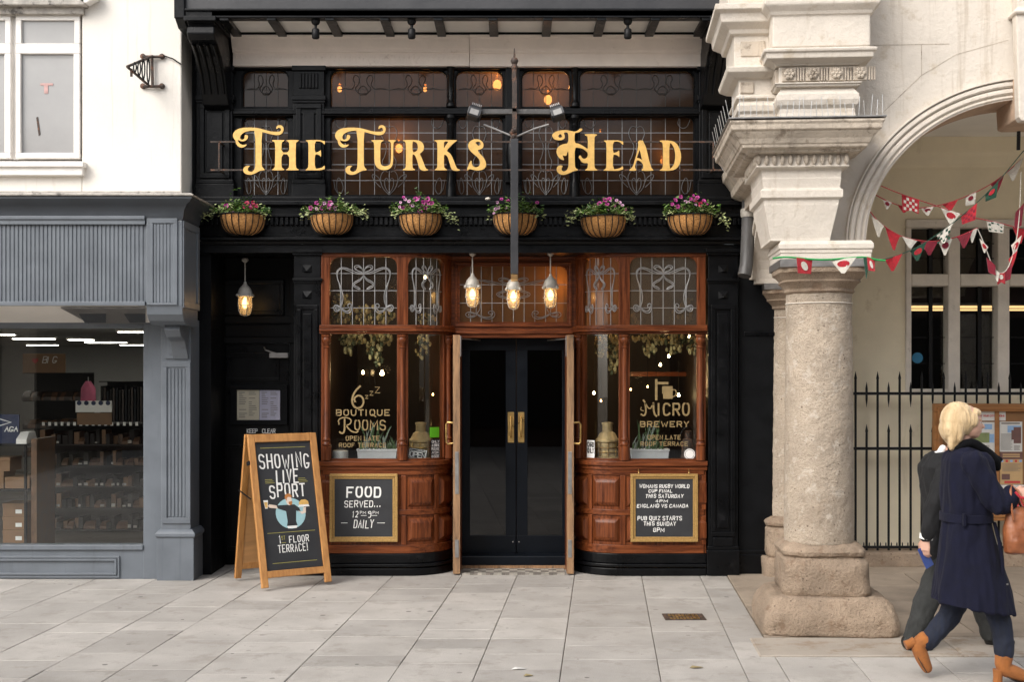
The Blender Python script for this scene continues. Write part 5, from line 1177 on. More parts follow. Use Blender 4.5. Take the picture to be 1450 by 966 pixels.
# ------------------------------------------------------------------ the A-board
ang = R(33); Wd, Sp, Ht = .665, .63, 1.335
o = Vector((-2.215, -.92, .022)); du = Vector((math.cos(ang), math.sin(ang), 0)); dn = Vector((math.sin(ang), -math.cos(ang), 0))
ab = thing('pavement_sign', 'tall pine A-board with chalk lettering standing on the pavement', 'A-board', o)
ap = -dn*(Sp*.56)+Vector((0, 0, Ht))
def aframe(base, top, sgn, name):
    up = (top-base); L = up.length; n_ = up.normalized(); f_ = du.cross(n_)*(1 if du.cross(n_).dot(dn)*sgn > 0 else -1)   # outward normal
    def pt(a, h, d): return tuple(o+base+du*a+n_*h+f_*d)
    def bar(mb, a0, a1, h0, h1, d0=0., d1=.035):
        mb.rings([[pt(a0, h0, d0), pt(a1, h0, d0), pt(a1, h0, d1), pt(a0, h0, d1)], [pt(a0, h1, d0), pt(a1, h1, d0), pt(a1, h1, d1), pt(a0, h1, d1)]])
    t = .062
    b = MB(); bar(b, 0, t, 0, L); bar(b, Wd-t, Wd, 0, L); bar(b, t, Wd-t, L-.075, L-.002, .001, .034); bar(b, t, Wd-t, .085, .145, .001, .034)
    fr = b.build(name, M['pine'], ab, bevel=.005)
    return pt, bar, L, fr
pt, bar, L, fr = aframe(Vector((0, 0, 0)), ap, 1, 'front_frame')
b = MB(); bar(b, .055, Wd-.055, .14, L-.07, .004, .014); pn = b.build('panel', M['board'], ab)
pr_, br_, Lr, _ = aframe(-dn*Sp, ap-dn*.02, -1, 'rear_frame')
b = MB(); br_(b, .055, Wd-.055, .14, Lr-.07, .004, .014); b.build('rear_panel', M['ply'], ab)
b = MB(); br_(b, -.012, .0, L*.60, L*.605, -.25, .05); bar(b, -.012, .0, L*.80, L*.825, -.03, .03); b.build('hinge', M['iron'], ab)
A0, A1 = .062, Wd-.062; H0, H1 = .145, L-.075
def fb_(x, y, z): return pt(A0+x*(A1-A0), H0+z*(H1-H0), .0142-y)
def wr(mb, txt, cu, v, cap, wdt, sw, sl=0, jit=.03):
    h = cap; ar = (A1-A0)/(H1-H0); wf = wdt*ar/text_w(txt, h, 1, .68)
    for i, s in enumerate(strokes(txt, (cu-wdt/2)*ar, v, h, wf, .68, sl, jit)[0]): ribbon(mb, s, sw*.72, -.0003*(i % 4), .0012, fn=lambda x, y, z: fb_(x/ar, y, z))
b = MB(); wr(b, 'SHOWING', .50, .79, .108, .88, .0160, .0, .06); wr(b, 'LIVE', .52, .672, .100, .38, .0165, .05, .06); wr(b, 'SPORT', .50, .562, .098, .62, .0165, .02, .06)
wr(b, '1', .285, .205, .058, .04, .009); wr(b, 'FLOOR', .62, .205, .05, .34, .0085); wr(b, 'TERRACE!', .50, .135, .056, .52, .0085)
b.build('lettering', M['chalk'], pn)
M['olive'] = mat('olive_paint', (.30,.27,.07), .6, .15, 20, 0)
b = MB(); ar = (A1-A0)/(H1-H0)
def ln(u0, v0, u1, v1, sw=.0045): ribbon(b, [(u0*ar, v0), (u1*ar, v1)], sw, 0, .0012, fn=lambda x, y, z: fb_(x/ar, y, z))
ln(.10, .955, .90, .955); ln(.08, .288, .92, .288); ln(.12, .055, .90, .055)
for k in range(3): ln(.13, .678+k*.013, .29-.02*k, .678+k*.013); ln(.72, .678+k*.013, .88-.02*k, .678+k*.013)
wr(b, 'ST', .345, .232, .028, .06, .005); ln(.31, .208, .38, .208); b.build('rule', M['olive'], pn)
def patch(name, pts, m_, d): 
    b = MB(); b.rings([[fb_(x, 0, z) for x, z in pts], [fb_(x, -d, z) for x, z in pts]]); return b.build(name, m_, pn)
M['skyb'] = mat('pale_blue_paint', (.32,.52,.56), .7, .06, 8, 0); M['skin_p'] = mat('painted_flesh', (.72,.58,.48), .7, .05, 8, 0); M['hair_p'] = mat('painted_ginger', (.45,.18,.05), .7, .1, 8, 0)
ec = lambda cx, cz, rx, rz, n=18: [(cx+rx*math.cos(2*math.pi*i/n), cz+rz*math.sin(2*math.pi*i/n)) for i in range(n)]
patch('painted_disc', ec(.52, .432, .265, .120, 28), M['skyb'], .0015)
patch('painted_shirt', [(.44, .50), (.60, .50), (.68, .47), (.70, .44), (.62, .45), (.60, .37), (.62, .335), (.43, .335), (.45, .37), (.44, .45), (.30, .475), (.28, .50)], M['board'], .0022)
patch('painted_apron', [(.43, .334), (.62, .334), (.60, .315), (.45, .315)], M['chalk'], .0024)
patch('painted_arm', [(.28, .50), (.30, .475), (.16, .485), (.13, .50), (.16, .512)], M['skin_p'], .0024)
patch('painted_arm', [(.70, .44), (.655, .45), (.72, .42), (.79, .43), (.80, .475), (.75, .47), (.745, .445)], M['skin_p'], .0026)
patch('painted_head', ec(.51, .535, .052, .040), M['skin_p'], .0026)
patch('painted_hair', [(.455, .54), (.44, .56), (.46, .583), (.53, .588), (.565, .57), (.56, .555), (.50, .562), (.475, .55), (.47, .53)], M['hair_p'], .0032)
patch('painted_beard', [(.50, .522), (.565, .527), (.56, .505), (.53, .495), (.505, .505)], M['hair_p'], .0032)
patch('painted_glass', [(.06, .545), (.14, .545), (.125, .48), (.08, .48)], M['chalk'], .003)
patch('painted_beer', [(.07, .53), (.13, .53), (.12, .485), (.085, .485)], M['gold'], .0036)
patch('painted_bun', [(.68, .495), (.86, .495), (.85, .52), (.80, .535), (.73, .533), (.685, .515)], M['gold'], .003)
patch('painted_plate', [(.66, .478), (.87, .478), (.85, .494), (.68, .494)], M['chalk'], .0034)

# ------------------------------------------------------------------ downpipe beside the portico
M['pipe'] = mat('weathered_pipe_paint', (.085,.082,.08), .5, .35, 9, .2, 40, st=(1,1,.4), wear=(.2,.19,.18), wscale=6, wth=.58); t = thing('downpipe', 'grey cast iron downpipe between the pub and the stone portico', 'downpipe', P(1060, 394, -.12))
b = MB(); y = -.30; b.tube([P(1060, 170, y), P(1060, 300, y), P(1058.5, 345, y), P(1057, 375, y), P(1054, 391, y-.03)], .062, 14); b.build('pipe', M['pipe'], t, smooth=60)
b = MB(); p = P(1060, 300, y); b.lathe([(.07, p[2]-.05), (.076, p[2]-.03), (.076, p[2]+.02), (.066, p[2]+.03)], p[0], p[1], 14); b.build('collar', M['galv'], t, smooth=40)
# ------------------------------------------------------------------ stone portico (turned a few degrees like the paving)
PO = Vector((2.31, -2.45, 0)); PR = -R(4.5)
def rough(o, amp, sc, cuts=0, st=(1, 1, 1), seed=0):
    me = o.data
    if cuts:
        bm = bmesh.new(); bm.from_mesh(me); bmesh.ops.subdivide_edges(bm, edges=bm.edges, cuts=cuts, use_grid_fill=True); bm.to_mesh(me); bm.free()
    me.update(); ns = [v.normal.copy() for v in me.vertices]
    for v, n_ in zip(me.vertices, ns):
        p = Vector((v.co.x*st[0]+seed, v.co.y*st[1], v.co.z*st[2]))*sc
        v.co += n_*(noise.noise(p)*.7+noise.noise(p*2.3)*.35)*amp
    return o
def sq(hx, hy, z, cx=0, n=4.2, k=40):      # worn square outline
    return [(cx+hx*abs(math.cos(t))**(2/n)*(1 if math.cos(t) > 0 else -1), hy*abs(math.sin(t))**(2/n)*(1 if math.sin(t) > 0 else -1), z) for t in [2*math.pi*i/k for i in range(k)]]
def column(loc, label, plinth, h0):
    t = thing('stone_column', label, 'column', loc, 'granite columns of the portico', PR)
    if plinth:
        b = MB(); b.rings([sq(.49, .42, 0, .03, 9), sq(.50, .44, .02, .03, 9), sq(.50, .44, .11, .03, 9), sq(.485, .425, .17, .03, 9), sq(.455, .40, .225, .03, 9), sq(.425, .385, .262, .02, 9), sq(.40, .37, .28, .01, 9), sq(.34, .34, .287, 0, 9)])
        rough(b.build('plinth', M['granite2'], t, smooth=180), .020, 9, 4)
    z = h0
    if not plinth: b = MB(); b.rings([sq(.335, .335, 0, 0, 8), sq(.34, .34, h0-.02, 0, 8), sq(.33, .33, h0-.001, 0, 8)]); rough(b.build('foot_block', M['granite2'], t, smooth=60), .012, 8, 2)
    b = MB(); b.rings([sq(.31, .325, z, .015, 7), sq(.32, .335, z+.03, .015, 7), sq(.315, .335, z+.20, .015, 7), sq(.31, .325, z+.235, .01, 7), sq(.305, .305, z+.258, 0, 6), sq(.285, .285, z+.278, 0, 5), sq(.305, .305, z+.292, 0, 5), sq(.315, .315, z+.32, 0, 4.5), sq(.295, .295, z+.348, 0, 3.5), sq(.265, .265, z+.37, 0, 2.2)])
    rough(b.build('base', M['granite2'], t, smooth=180), .020, 8, 3, seed=3)
    b = MB(); n = 110; z0, z1 = z+.36, 2.53
    b.lathe([((.258-.016*(i/n)**1.4), z0+(z1-z0)*i/n) for i in range(n+1)], 0, 0, 96)
    rough(b.build('shaft', M['granite'], t, smooth=180), .0075, 16)
    b = MB(); b.lathe([(.248, 2.44), (.2505, 2.442), (.2505, 2.446), (.248, 2.448)], 0, 0, 40); b.build('joint_ring', M['stone'], t, smooth=60)
    b = MB(); b.rings([sq(.245, .245, 2.515, 0, 2), sq(.262, .262, 2.53, 0, 2.1), sq(.255, .255, 2.55, 0, 2.3), sq(.275, .275, 2.585, 0, 3.2), sq(.29, .29, 2.60, 0, 4), sq(.285, .285, 2.615, 0, 4), sq(.31, .31, 2.655, 0, 6), sq(.325, .325, 2.665, 0, 7), sq(.325, .325, 2.70, 0, 7)])
    rough(b.build('capital', M['granite2'], t, smooth=50), .008, 8, 1, seed=9)
    b = MB(); b.mould(-.325, .325, -.325, .325, [(0, 2.70), (.006, 2.702), (.006, 2.755), (0, 2.757)]); b.build('lead_band', M['steel'], t)
    return t
column((PO.x, PO.y, 0), 'thick speckled granite column on a large worn plinth in front', True, .285)
column((2.70, .10, 0), 'granite column half hidden behind the front one, at the corner of the pub', False, .19)

po = thing('stone_portico', 'limewashed stone portico with moulded cornices and a wide arch', 'portico', (PO.x, PO.y, 0), None, PR)
zp = lambda p, D=9.2: H+(VY-p)*D/F
def stone(name, b, m_='stone', bev=.006, amp=.004, par=None):
    o = b.build(name, M[m_], par or po, bevel=bev); return o
b = MB(); b.mould(-.325, .325, -.325, .325, [(0, 2.757), (.0, 2.80), (.006, 2.803), (.006, 2.826), (.016, 2.832), (.016, 2.868), (.01, 2.874), (.0, 2.892)]); b.mould(-.30, .20, -.28, 2.6, [(0, 2.758), (0, 2.86), (.02, 2.865), (.02, 2.885)]) if 0 else None; stone('impost', b)
b = MB(); b.mould(-.40, .032, -.32, .3, [(0, 2.892), (0, 2.91), (.050, 3.149), (.052, 3.185), (.078, 3.20), (.080, 3.252), (.06, 3.27), (.06, 3.278), (.068, 3.34), (.064, 3.345), (.07, 3.40), (.09, 3.417)]); stone('pier_block', b, bev=.008)
b = MB(); b.mould(-.40, .032, -.32, .3, [(.11, 3.412), (.12, 3.42), (.112, 3.43), (.112, 3.515), (.14, 3.522)]); eb = stone('egg_band', b)
b = MB()
for i in range(12): b.sphere((-.50+i*.057, -.44, 3.47), .028, 8, sc=(.72, .7, 1.5))
for i in range(12): b.sphere((-.513, -.40+i*.057, 3.47), .028, 8, sc=(.7, .72, 1.5))
b.build('egg', M['stonedirty'], eb, smooth=180)
b = MB(); b.mould(-.40, .032, -.32, .5, [(.15, 3.508), (.18, 3.513), (.185, 3.528), (.225, 3.54), (.23, 3.56), (.24, 3.568), (.255, 3.60), (.285, 3.635), (.29, 3.645), (.31, 3.655), (.315, 3.69), (.325, 3.705), (.325, 3.718), (.3, 3.728)]); stone('cornice', b, 'stonedirty')
b = MB(); b.mould(-.40, .032, -.32, .5, [(.32, 3.7285), (.335, 3.730), (.335, 3.738), (.32, 3.742)]); b.build('lead_flashing', M['steel'], po)
# the entablature over it
zz = [zp(p) for p in (164, 158, 152, 147, 140, 132, 127, 122)]
b = MB(); b.mould(-.34, .22, -.33, .3, [(.0, 3.73), (.0, zz[0]-.015), (-.01, zz[1]), (-.01, zz[2]), (.01, zz[3]), (.02, zz[4]), (.015, zz[5]), (-.005, zz[6]), (-.02, zz[7]), (.02, zz[7]+.004), (.02, zp(118.5)), (.035, zp(118)), (.035, zp(116))]); stone('cushion_frieze', b, bev=.01)
b = MB(); b.mould(-.34, .22, -.33, .3, [(.0, zp(116.5)), (.0, zp(91))]); fz = stone('rosette_frieze', b)
b = MB()
for i in range(4):
    cx = -.27+i*.17; cz = zp(104); b.box(cx-.05, cx+.05, -.352, -.328, cz-.05, cz+.05)
    for a in range(6): b.sphere((cx+.025*math.cos(a*1.047), -.356, cz+.025*math.sin(a*1.047)), .019, 6)
    b.sphere((cx, -.36, cz), .016, 6)
    for s_ in (.066, .085, .104): b.box(cx+s_-.006, cx+s_+.006, -.352, -.328, cz-.05, cz+.05)
for i in range(4):
    cy = -.25+i*.15; cz = zp(104); b.box(-.365, -.338, cy-.05, cy+.05, cz-.05, cz+.05)
b.build('rosette', M['stonedirty'], fz, bevel=.004)
b = MB(); b.mould(-.34, .22, -.33, .3, [(.02, zp(92)), (.03, zp(90)), (.05, zp(88)), (.09, zp(85)), (.10, zp(84.5)), (.105, zp(77)), (.12, zp(76)), (.125, zp(72)), (.06, zp(68))]); stone('upper_cornice', b)
b = MB(); b.mould(-.33, .24, -.33, .3, [(.055, zp(69)), (.065, zp(66)), (.065, zp(24)), (.08, zp(22)), (.09, zp(18)), (.12, zp(12)), (.13, zp(10)), (.13, zp(2)), (.10, zp(-3)), (.10, zp(-80))]); stone('pedestal_block', b, bev=.01)
# stepped-back flank on the left
b = MB(); b.mould(-.60, -.2, -.10, .45, [(.0, 3.73), (.0, zp(150)), (.02, zp(146)), (.025, zp(138)), (.0, zp(130)), (.03, zp(128)), (.03, zp(124)), (.01, zp(123)), (.01, zp(100)), (.05, zp(98)), (.10, zp(92)), (.11, zp(85)), (.05, zp(82)), (.05, zp(38)), (.08, zp(36)), (.09, zp(30)), (.15, zp(22)), (.16, zp(10)), (.20, zp(6)), (.20, zp(-2)), (.1, zp(-4)), (.1, zp(-60))]); stone('flank_block', b)
b = MB(); b.box(-.60, -.50, -.125, -.09, zp(120), zp(104)); stone('flank_rosette', b, 'stonedirty'); b = MB(); b.mould(-.60, -.42, -.16, -.14, [(0, zp(68)), (.0, zp(46))]); stone('flank_panel', b, 'stonedirty')
# side wall running back to the pub, with its own arch
b = MB(); n = 20; a_, bb_, cy = .98, .55, 1.27
xs0, xs1 = -.22, .22
for i in range(n):
    t0, t1 = math.pi*i/n, math.pi*(i+1)/n
    q = [(cy-a_*math.cos(t), 2.80+bb_*math.sin(t)) for t in (t0, t1)]
    b.add([(xs0, q[0][0], q[0][1]), (xs0, q[1][0], q[1][1]), (xs0, q[1][0], 8), (xs0, q[0][0], 8), (xs1, q[0][0], q[0][1]), (xs1, q[1][0], q[1][1]), (xs1, q[1][0], 8), (xs1, q[0][0], 8)], [(0,1,2,3), (4,7,6,5), (0,4,5,1)])
b.box(xs0, xs1, cy+a_, 2.62, 2.757, 8); b.box(xs0, xs1, -.02, cy-a_, 2.893, 8)
b.build('side_wall', M['stone'], po)
b = MB(); pr = [(0, 3.40), (.12, 3.42), (.12, 3.515), (.17, 3.53), (.22, 3.56), (.23, 3.62), (.28, 3.69), (.30, 3.71), (.31, 3.78), (.28, 3.80), (0, 3.81)]
b.prism([(-.221-o_, z_) for o_, z_ in pr], .35, 2.5, 'y'); stone('side_cornice', b, 'stonedirty')
b = MB()
for r_, d in ((.0, .03), (.07, .05), (.13, .03)):
    rs = []
    for i in range(25):
        t = math.pi*i/24; c, s = math.cos(t), math.sin(t); rs.append([(xs0-dd, cy-(a_+rr)*c, 2.80+(bb_+rr)*s) for rr, dd in ((r_+.002, 0), (r_+.06, 0), (r_+.06, d), (r_+.002, d))])
    b.rings(rs)
b.build('side_archivolt', M['stone'], po)
# front wall with the wide arch
ax0, AA, AB, zs0 = .34, 1.20, 1.07, 2.893; acx = ax0+AA; yf0, yf1 = -.05, .42
b = MB(); n = 48; m = []
for i in range(n):
    q = [(acx-AA*math.cos(math.pi*k/n), zs0+AB*math.sin(math.pi*k/n)) for k in (i, i+1)]
    b.add([(q[0][0], yf0, q[0][1]), (q[1][0], yf0, q[1][1]), (q[1][0], yf0, 8), (q[0][0], yf0, 8), (q[0][0], yf1, q[0][1]), (q[1][0], yf1, q[1][1]), (q[1][0], yf1, 8), (q[0][0], yf1, 8)], [(0,1,2,3), (4,7,6,5)])
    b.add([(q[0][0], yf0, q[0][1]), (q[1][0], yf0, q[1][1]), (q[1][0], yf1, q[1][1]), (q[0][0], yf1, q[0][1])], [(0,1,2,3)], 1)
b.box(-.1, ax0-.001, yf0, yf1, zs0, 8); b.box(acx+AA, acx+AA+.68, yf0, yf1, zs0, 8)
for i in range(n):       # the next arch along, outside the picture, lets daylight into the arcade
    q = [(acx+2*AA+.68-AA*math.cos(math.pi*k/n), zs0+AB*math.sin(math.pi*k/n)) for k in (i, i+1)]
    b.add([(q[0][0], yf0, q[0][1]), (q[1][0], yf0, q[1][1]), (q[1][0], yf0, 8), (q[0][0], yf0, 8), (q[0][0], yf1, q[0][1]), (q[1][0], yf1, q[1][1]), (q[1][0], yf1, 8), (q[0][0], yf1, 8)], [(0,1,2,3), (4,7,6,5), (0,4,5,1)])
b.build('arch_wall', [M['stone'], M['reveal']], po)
for r0, r1, d in ((.004, .035, .022), (.04, .085, .040), (.09, .135, .058), (.14, .155, .072)):
    b = MB(); rs = []
    for i in range(61):
        t = math.pi*i/60; c, s = math.cos(t), math.sin(t)
        rs.append([(acx-(AA+rr)*c, yf0-dd, zs0+(AB+rr)*s) for rr, dd in ((r0, -.01), (r0, d*.6-.014), (r0+.012, d*.6), (r1-.012, d*.6), (r1, d*.6-.014), (r1, -.01))])
    b.rings(rs); b.build('archivolt', M['stone'], po, smooth=40)
b = MB()
for (pts) in ([(.75, 4.15), (.75, 4.38), (.95, 4.38), (.95, 4.385), (.745, 4.385), (.745, 4.15)], [(.40, 4.38), (.745, 4.38), (.745, 4.384), (.40, 4.384)], [(.45, 3.86), (.75, 4.15), (.75, 4.156), (.45, 3.866)], [(.75, 4.15), (1.0, 4.30), (1.38, 4.40), (1.38, 4.404), (1.0, 4.304), (.75, 4.155)]): b.prism(pts, yf0-.002, yf0+.002)
b.build('wall_joint', M['stonedirty'], po)
b = MB(); kx0, kx1 = 1.40, 1.78
b.mould(kx0, kx1, -.20, -.04, [(.02, 4.55), (.03, 4.57), (.0, 4.60), (.0, 4.78), (.03, 4.80), (.045, 4.83), (.0, 4.85), (.0, 5.0), (.04, 5.03), (.06, 5.08), (.02, 5.1), (.02, 8)]); b.prism([(kx0-.01, 4.56), (kx0+.01, 3.80), (kx0+.03, 3.77), (kx1-.03, 3.77), (kx1+.01, 4.56)], -.20, -.10)
b.prism([(kx0+.0, 4.10), (kx0+.02, 3.80), (kx0+.05, 3.79), (kx1-.05, 3.79), (kx1, 4.10)], -.0995, .36, mi=1)  # inner part coloured brown to put the keystone's side shadow into the material
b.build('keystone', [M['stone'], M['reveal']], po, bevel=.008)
M['spike'] = mat('spike_wire', (.55,.55,.54), .35, .1, 10, 0, metal=.6)
b = MB(); rnd = random.Random(5)
for i in range(26): x = -.70+i*.042; b.tube([(x, -.60, 3.735), (x+rnd.uniform(-.012, .012), -.60+rnd.uniform(-.02, .02), 3.74+rnd.uniform(.10, .17))], .0024, 4)
for i in range(15): y = -.55+i*.17+rnd.uniform(-.03,.03); b.tube([(-.55 if y > .8 else -.72, y, 3.735), (-.62+rnd.uniform(-.02, .02) if y > .8 else -.75, y, 3.88)], .002, 4)
sp = b.build('bird_spikes', M['spike'], None); sp.location = PO; sp.rotation_euler = (0, 0, PR)
tag(sp, 'fine wire bird spikes along the top of the stained stone cornice', 'bird spikes')

# ------------------------------------------------------------------ arcade behind the arch
YA = .80
aw = thing('arcade_building', 'cream plastered rear wall and ceiling of the arcade with a stone mullioned window', 'building', (4.5, YA, 0))
wx0, wx1, wz0, wz1 = X(1283, YA), X(1530, YA), Z(556, YA), Z(310, YA)
b = MB(); b.box(2.75, wx0, YA, YA+.3, 0, 4.6); b.box(wx1, 9, YA, YA+.3, 0, 4.6); b.box(wx0, wx1, YA, YA+.3, 0, wz0); b.box(wx0, wx1, YA, YA+.3, wz1, 4.6); b.build('wall', M['archcream'], aw)
b = MB(); b.box(2.3, 9, -2.2, YA+.1, 4.30, 4.4); b.build('ceiling', M['archceil'], aw)
b = MB(); zc_ = Z(214, YA); b.prism([(YA-.001, zc_-.18), (YA-.015, zc_-.18), (YA-.015, zc_-.165), (YA-.04, zc_-.13), (YA-.06, zc_-.06), (YA-.09, zc_-.02), (YA-.09, 4.3), (YA-.001, 4.3)], 2.75, 9, 'x'); b.build('wall_cornice', M['archcream'], aw, bevel=.004)
b = MB(); b.box(2.75, 9, .38, YA-.001, 0, .155); b.build('kerb_plinth', M['granite2'], aw, bevel=.02)
M['mullion'] = mat('weathered_stone_mullion', (.74,.69,.62), .85, .10, 5, .3, 40, wear=(.50,.45,.39), wscale=7, wth=.62)
w0 = MB()
for (a, b_, c, d) in ((1283, 310, 1530, 322), (1283, 322, 1291, 556), (1343, 322, 1360, 556), (1413, 322, 1430, 556), (1484, 322, 1530, 556)): w0.pb(a, b_, c, d, YA-.03, YA+.14)
for (a, c) in ((1291, 1343), (1360, 1413), (1430, 1484)): w0.pb(a, 388, c, 405, YA-.025, YA+.14); w0.pb(a, 551, c, 556, YA-.025, YA+.14)
wn = w0.build('window', M['mullion'], aw, bevel=.012)
M['paneblk'] = M['iron']
for (a, c) in ((1291, 1343), (1360, 1413), (1430, 1484)):
    b = MB(); b.pb(a, 322, c, 552, YA+.09, YA+.096); b.build('pane', M['glass'], wn)
    b = MB(); m = (a+c)/2+1; b.pb(m-2.6, 322, m+2.6, 552, YA+.06, YA+.08)
    for py in (345, 366, 437, 478, 515): b.pb(a, py-.5, c, py+.5, YA+.075, YA+.088)
    b.build('window_bar', M['iron'], wn)
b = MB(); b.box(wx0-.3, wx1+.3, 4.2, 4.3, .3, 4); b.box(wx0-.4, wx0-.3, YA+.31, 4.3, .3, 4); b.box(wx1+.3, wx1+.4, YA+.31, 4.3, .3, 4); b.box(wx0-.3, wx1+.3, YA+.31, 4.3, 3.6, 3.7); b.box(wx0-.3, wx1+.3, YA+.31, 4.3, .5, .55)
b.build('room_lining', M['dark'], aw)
t = thing('tube_light', 'long warm tube light glowing inside the mullioned window', 'tube light', (X(1400, 2.2), 2.2, Z(437, 2.2)))
b = MB(); b.pb(1285, 433, 1470, 440, 2.2, 2.26); b.build('tube', emit('warm_tube_glow', (1, .64, .27), .8), t); b = MB(); b.pb(1280, 429, 1475, 432.8, 2.18, 2.3); b.build('housing', M['steel'], t)
y = YA+.085; c = P(1299, 507, y); b = MB(); b.prism([(c[0]+.055*math.cos(i*.314), c[2]+.055*math.sin(i*.314)) for i in range(20)], y-.004, y); t = thing('round_sticker', 'round blue sticker on the mullioned window pane', 'sticker', c); b.build('disc', mat('sky_blue_vinyl', (.03,.22,.42), .5, .1, 8, 0), t)

# railings on the kerb
YR = .52
fe = thing('railings', 'black iron railings with spear tops on the low stone kerb', 'railings', (4.6, YR, .155))
zr = lambda p: Z(p, YR)
b = MB(); b.box(X(1208, YR), 8, YR-.012, YR+.012, zr(559.5), zr(555.5)); b.build('top_rail', M['iron'], fe); b = MB(); b.box(X(1208, YR), 8, YR-.012, YR+.012, zr(637.5), zr(633.5)); b.build('middle_rail', M['iron'], fe); b = MB(); b.box(X(1208, YR), 8, YR-.012, YR+.012, .175, .20); b.build('bottom_rail', M['iron'], fe)
def spear(b, x, z0, z1, tip=.09, r=.012):
    b.tube([(x, YR, z0), (x, YR, z1-tip)], r, 6); b.tube([(x, YR, z1-tip), (x, YR, z1-tip*.75), (x, YR, z1)], [r*.9, r*1.25, .001], 6)
for i in range(26):
    px = 1211.5+i*15.6
    if px > 1475: break
    x = X(px, YR); b = MB()
    if i % 2 == 0: spear(b, x, .156, zr(526)); b.build('bar', M['iron'], fe)
    else:
        spear(b, x, .156, zr(601)); b.build('bar', M['iron'], fe)
        b = MB(); b.tube([(x, YR, zr(577)), (x, YR, zr(566)), (x, YR, zr(557)), (x, YR, zr(550)), (x, YR, zr(541))], [.001, .011, .012, .012, .001], 6); b.build('dart', M['iron'], fe)
b = MB()
for i in range(36): spear(b, X(1215.4+i*7.8, YR), .19, zr(768), .03, .006)
b.build('dog_bar', M['iron'], fe)

# notice board with pinned posters
YN = .34
M['oak'] = mat('varnished_oak', (.30,.13,.04), .45, .25, 3, .1, 40, st=(1, 8, 8)); M['oakd'] = mat('brown_backing_board', (.22,.105,.038), .6, .15, 3, .1, 30)
nb = thing('notice_board', 'varnished oak notice board hung on the railings behind the woman', 'notice board', P(1400, 735, YN))
b = MB(); frame(b, 1323, 572, 1500, 738, (12, 11, 12, 10), YN-.03, YN+.04); b.build('frame', M['oak'], nb, bevel=.006)
b = MB(); frame(b, 1328, 577, 1495, 733, 3, YN-.045, YN-.0302); b.build('moulding', M['oak'], nb, bevel=.004)
b = MB(); b.pb(1334, 582, 1489, 729, YN+.015, YN+.03); b.build('backing', M['oakd'], nb)
b = MB(); b.pb(1409, 583, 1415, 729, YN-.0, YN+.0145); b.build('centre_bar', M['oak'], nb)
def poster(label, a, b_, c, d, base, bits, y=YN+.014):
    t = thing('poster', label, 'poster', P((a+c)/2, d, y))
    b = MB(); b.pb(a, b_, c, d, y-.003, y); b.build('sheet', base, t)
    k = 0
    for m_, rects in bits:
        b = MB()
        for q in rects: k += 1; b.pb(a+(c-a)*q[0], b_+(d-b_)*q[1], a+(c-a)*q[2], b_+(d-b_)*q[3], y-.0042-.0001*k, y-.003)
        b.build('print', m_, t)
    return t
M['pw'] = mat('poster_white', (.62,.61,.58), .5, .05, 8, 0); M['pg'] = mat('poster_green', (.20,.24,.10), .6, .2, 20, 0); M['pbl'] = mat('poster_blue', (.25,.40,.62), .6, .15, 20, 0); M['pt'] = mat('poster_tan', (.50,.33,.16), .6, .1, 10, 0); M['pr'] = mat('poster_red', (.50,.05,.045), .6, .1, 10, 0); M['pd'] = mat('poster_dark', (.14,.07,.06), .6, .2, 10, 0)
lines = lambda x0, x1, y0, y1, n, f=.45: [(x0, y0+(y1-y0)*i/n, x1-(.12*(x1-x0) if i % 3 == 2 else 0), y0+(y1-y0)*(i+f)/n) for i in range(n)]
t = poster('white header strip with red words at the top of the notice board', 1375, 582.5, 1424, 596, M['pw'], [])
b = MB(); y = YN+.0105; write(b, 'VIEW WHAT YOUR CITY IS DOING', X(1398, y), Z(590.5, y), .018, .0035, y, .6, .3); b.build('lettering', M['pr'], t)
poster('white leaflet with a green landscape photograph on the notice board', 1372, 598, 1408.5, 645, M['pw'], [(M['pg'], [(.1, .32, .80, .62)]), (M['pbl'], [(.60, .06, .9, .22), (.80, .36, .98, .62)]), (M['ink'], lines(.1, .8, .70, .95, 6)+lines(.1, .5, .08, .24, 3))])
poster('cream newspaper page with a photograph of a stone tower', 1415.5, 597.5, 1447.5, 640, M['pw'], [(M['pbl'], [(.35, .13, .95, .36)]), (M['pd'], [(.62, .18, .95, .72), (.52, .28, .62, .6)]), (M['ink'], [(.08, .03, .9, .08)]+lines(.06, .56, .40, .96, 16, .35)+lines(.64, .9, .8, .96, 4))])
poster('tan poster with a dark banner and small bunting triangles', 1416, 640.8, 1448, 686, M['pt'], [(M['pd'], [(.0, .0, 1, .22), (.08, .68, .44, .86)]), (M['pbl'], [(.05, .24, .15, .31), (.45, .24, .56, .31), (.86, .24, .97, .31)]), (M['pr'], [(.25, .24, .36, .31), (.66, .24, .76, .31), (.2, .90, .9, .97)]), (M['pt'], lines(.12, .88, .05, .18, 2, .6)), (M['ink'], lines(.1, .9, .36, .62, 7, .3))])
poster('red and white poster at the bottom of the notice board', 1416, 687, 1452, 727, M['pr'], [(M['pw'], [(.0, .0, 1, .34), (.08, .5, .12, .95), (.3, .45, .33, .95), (.52, .5, .55, .95), (.75, .45, .78, .95)])])

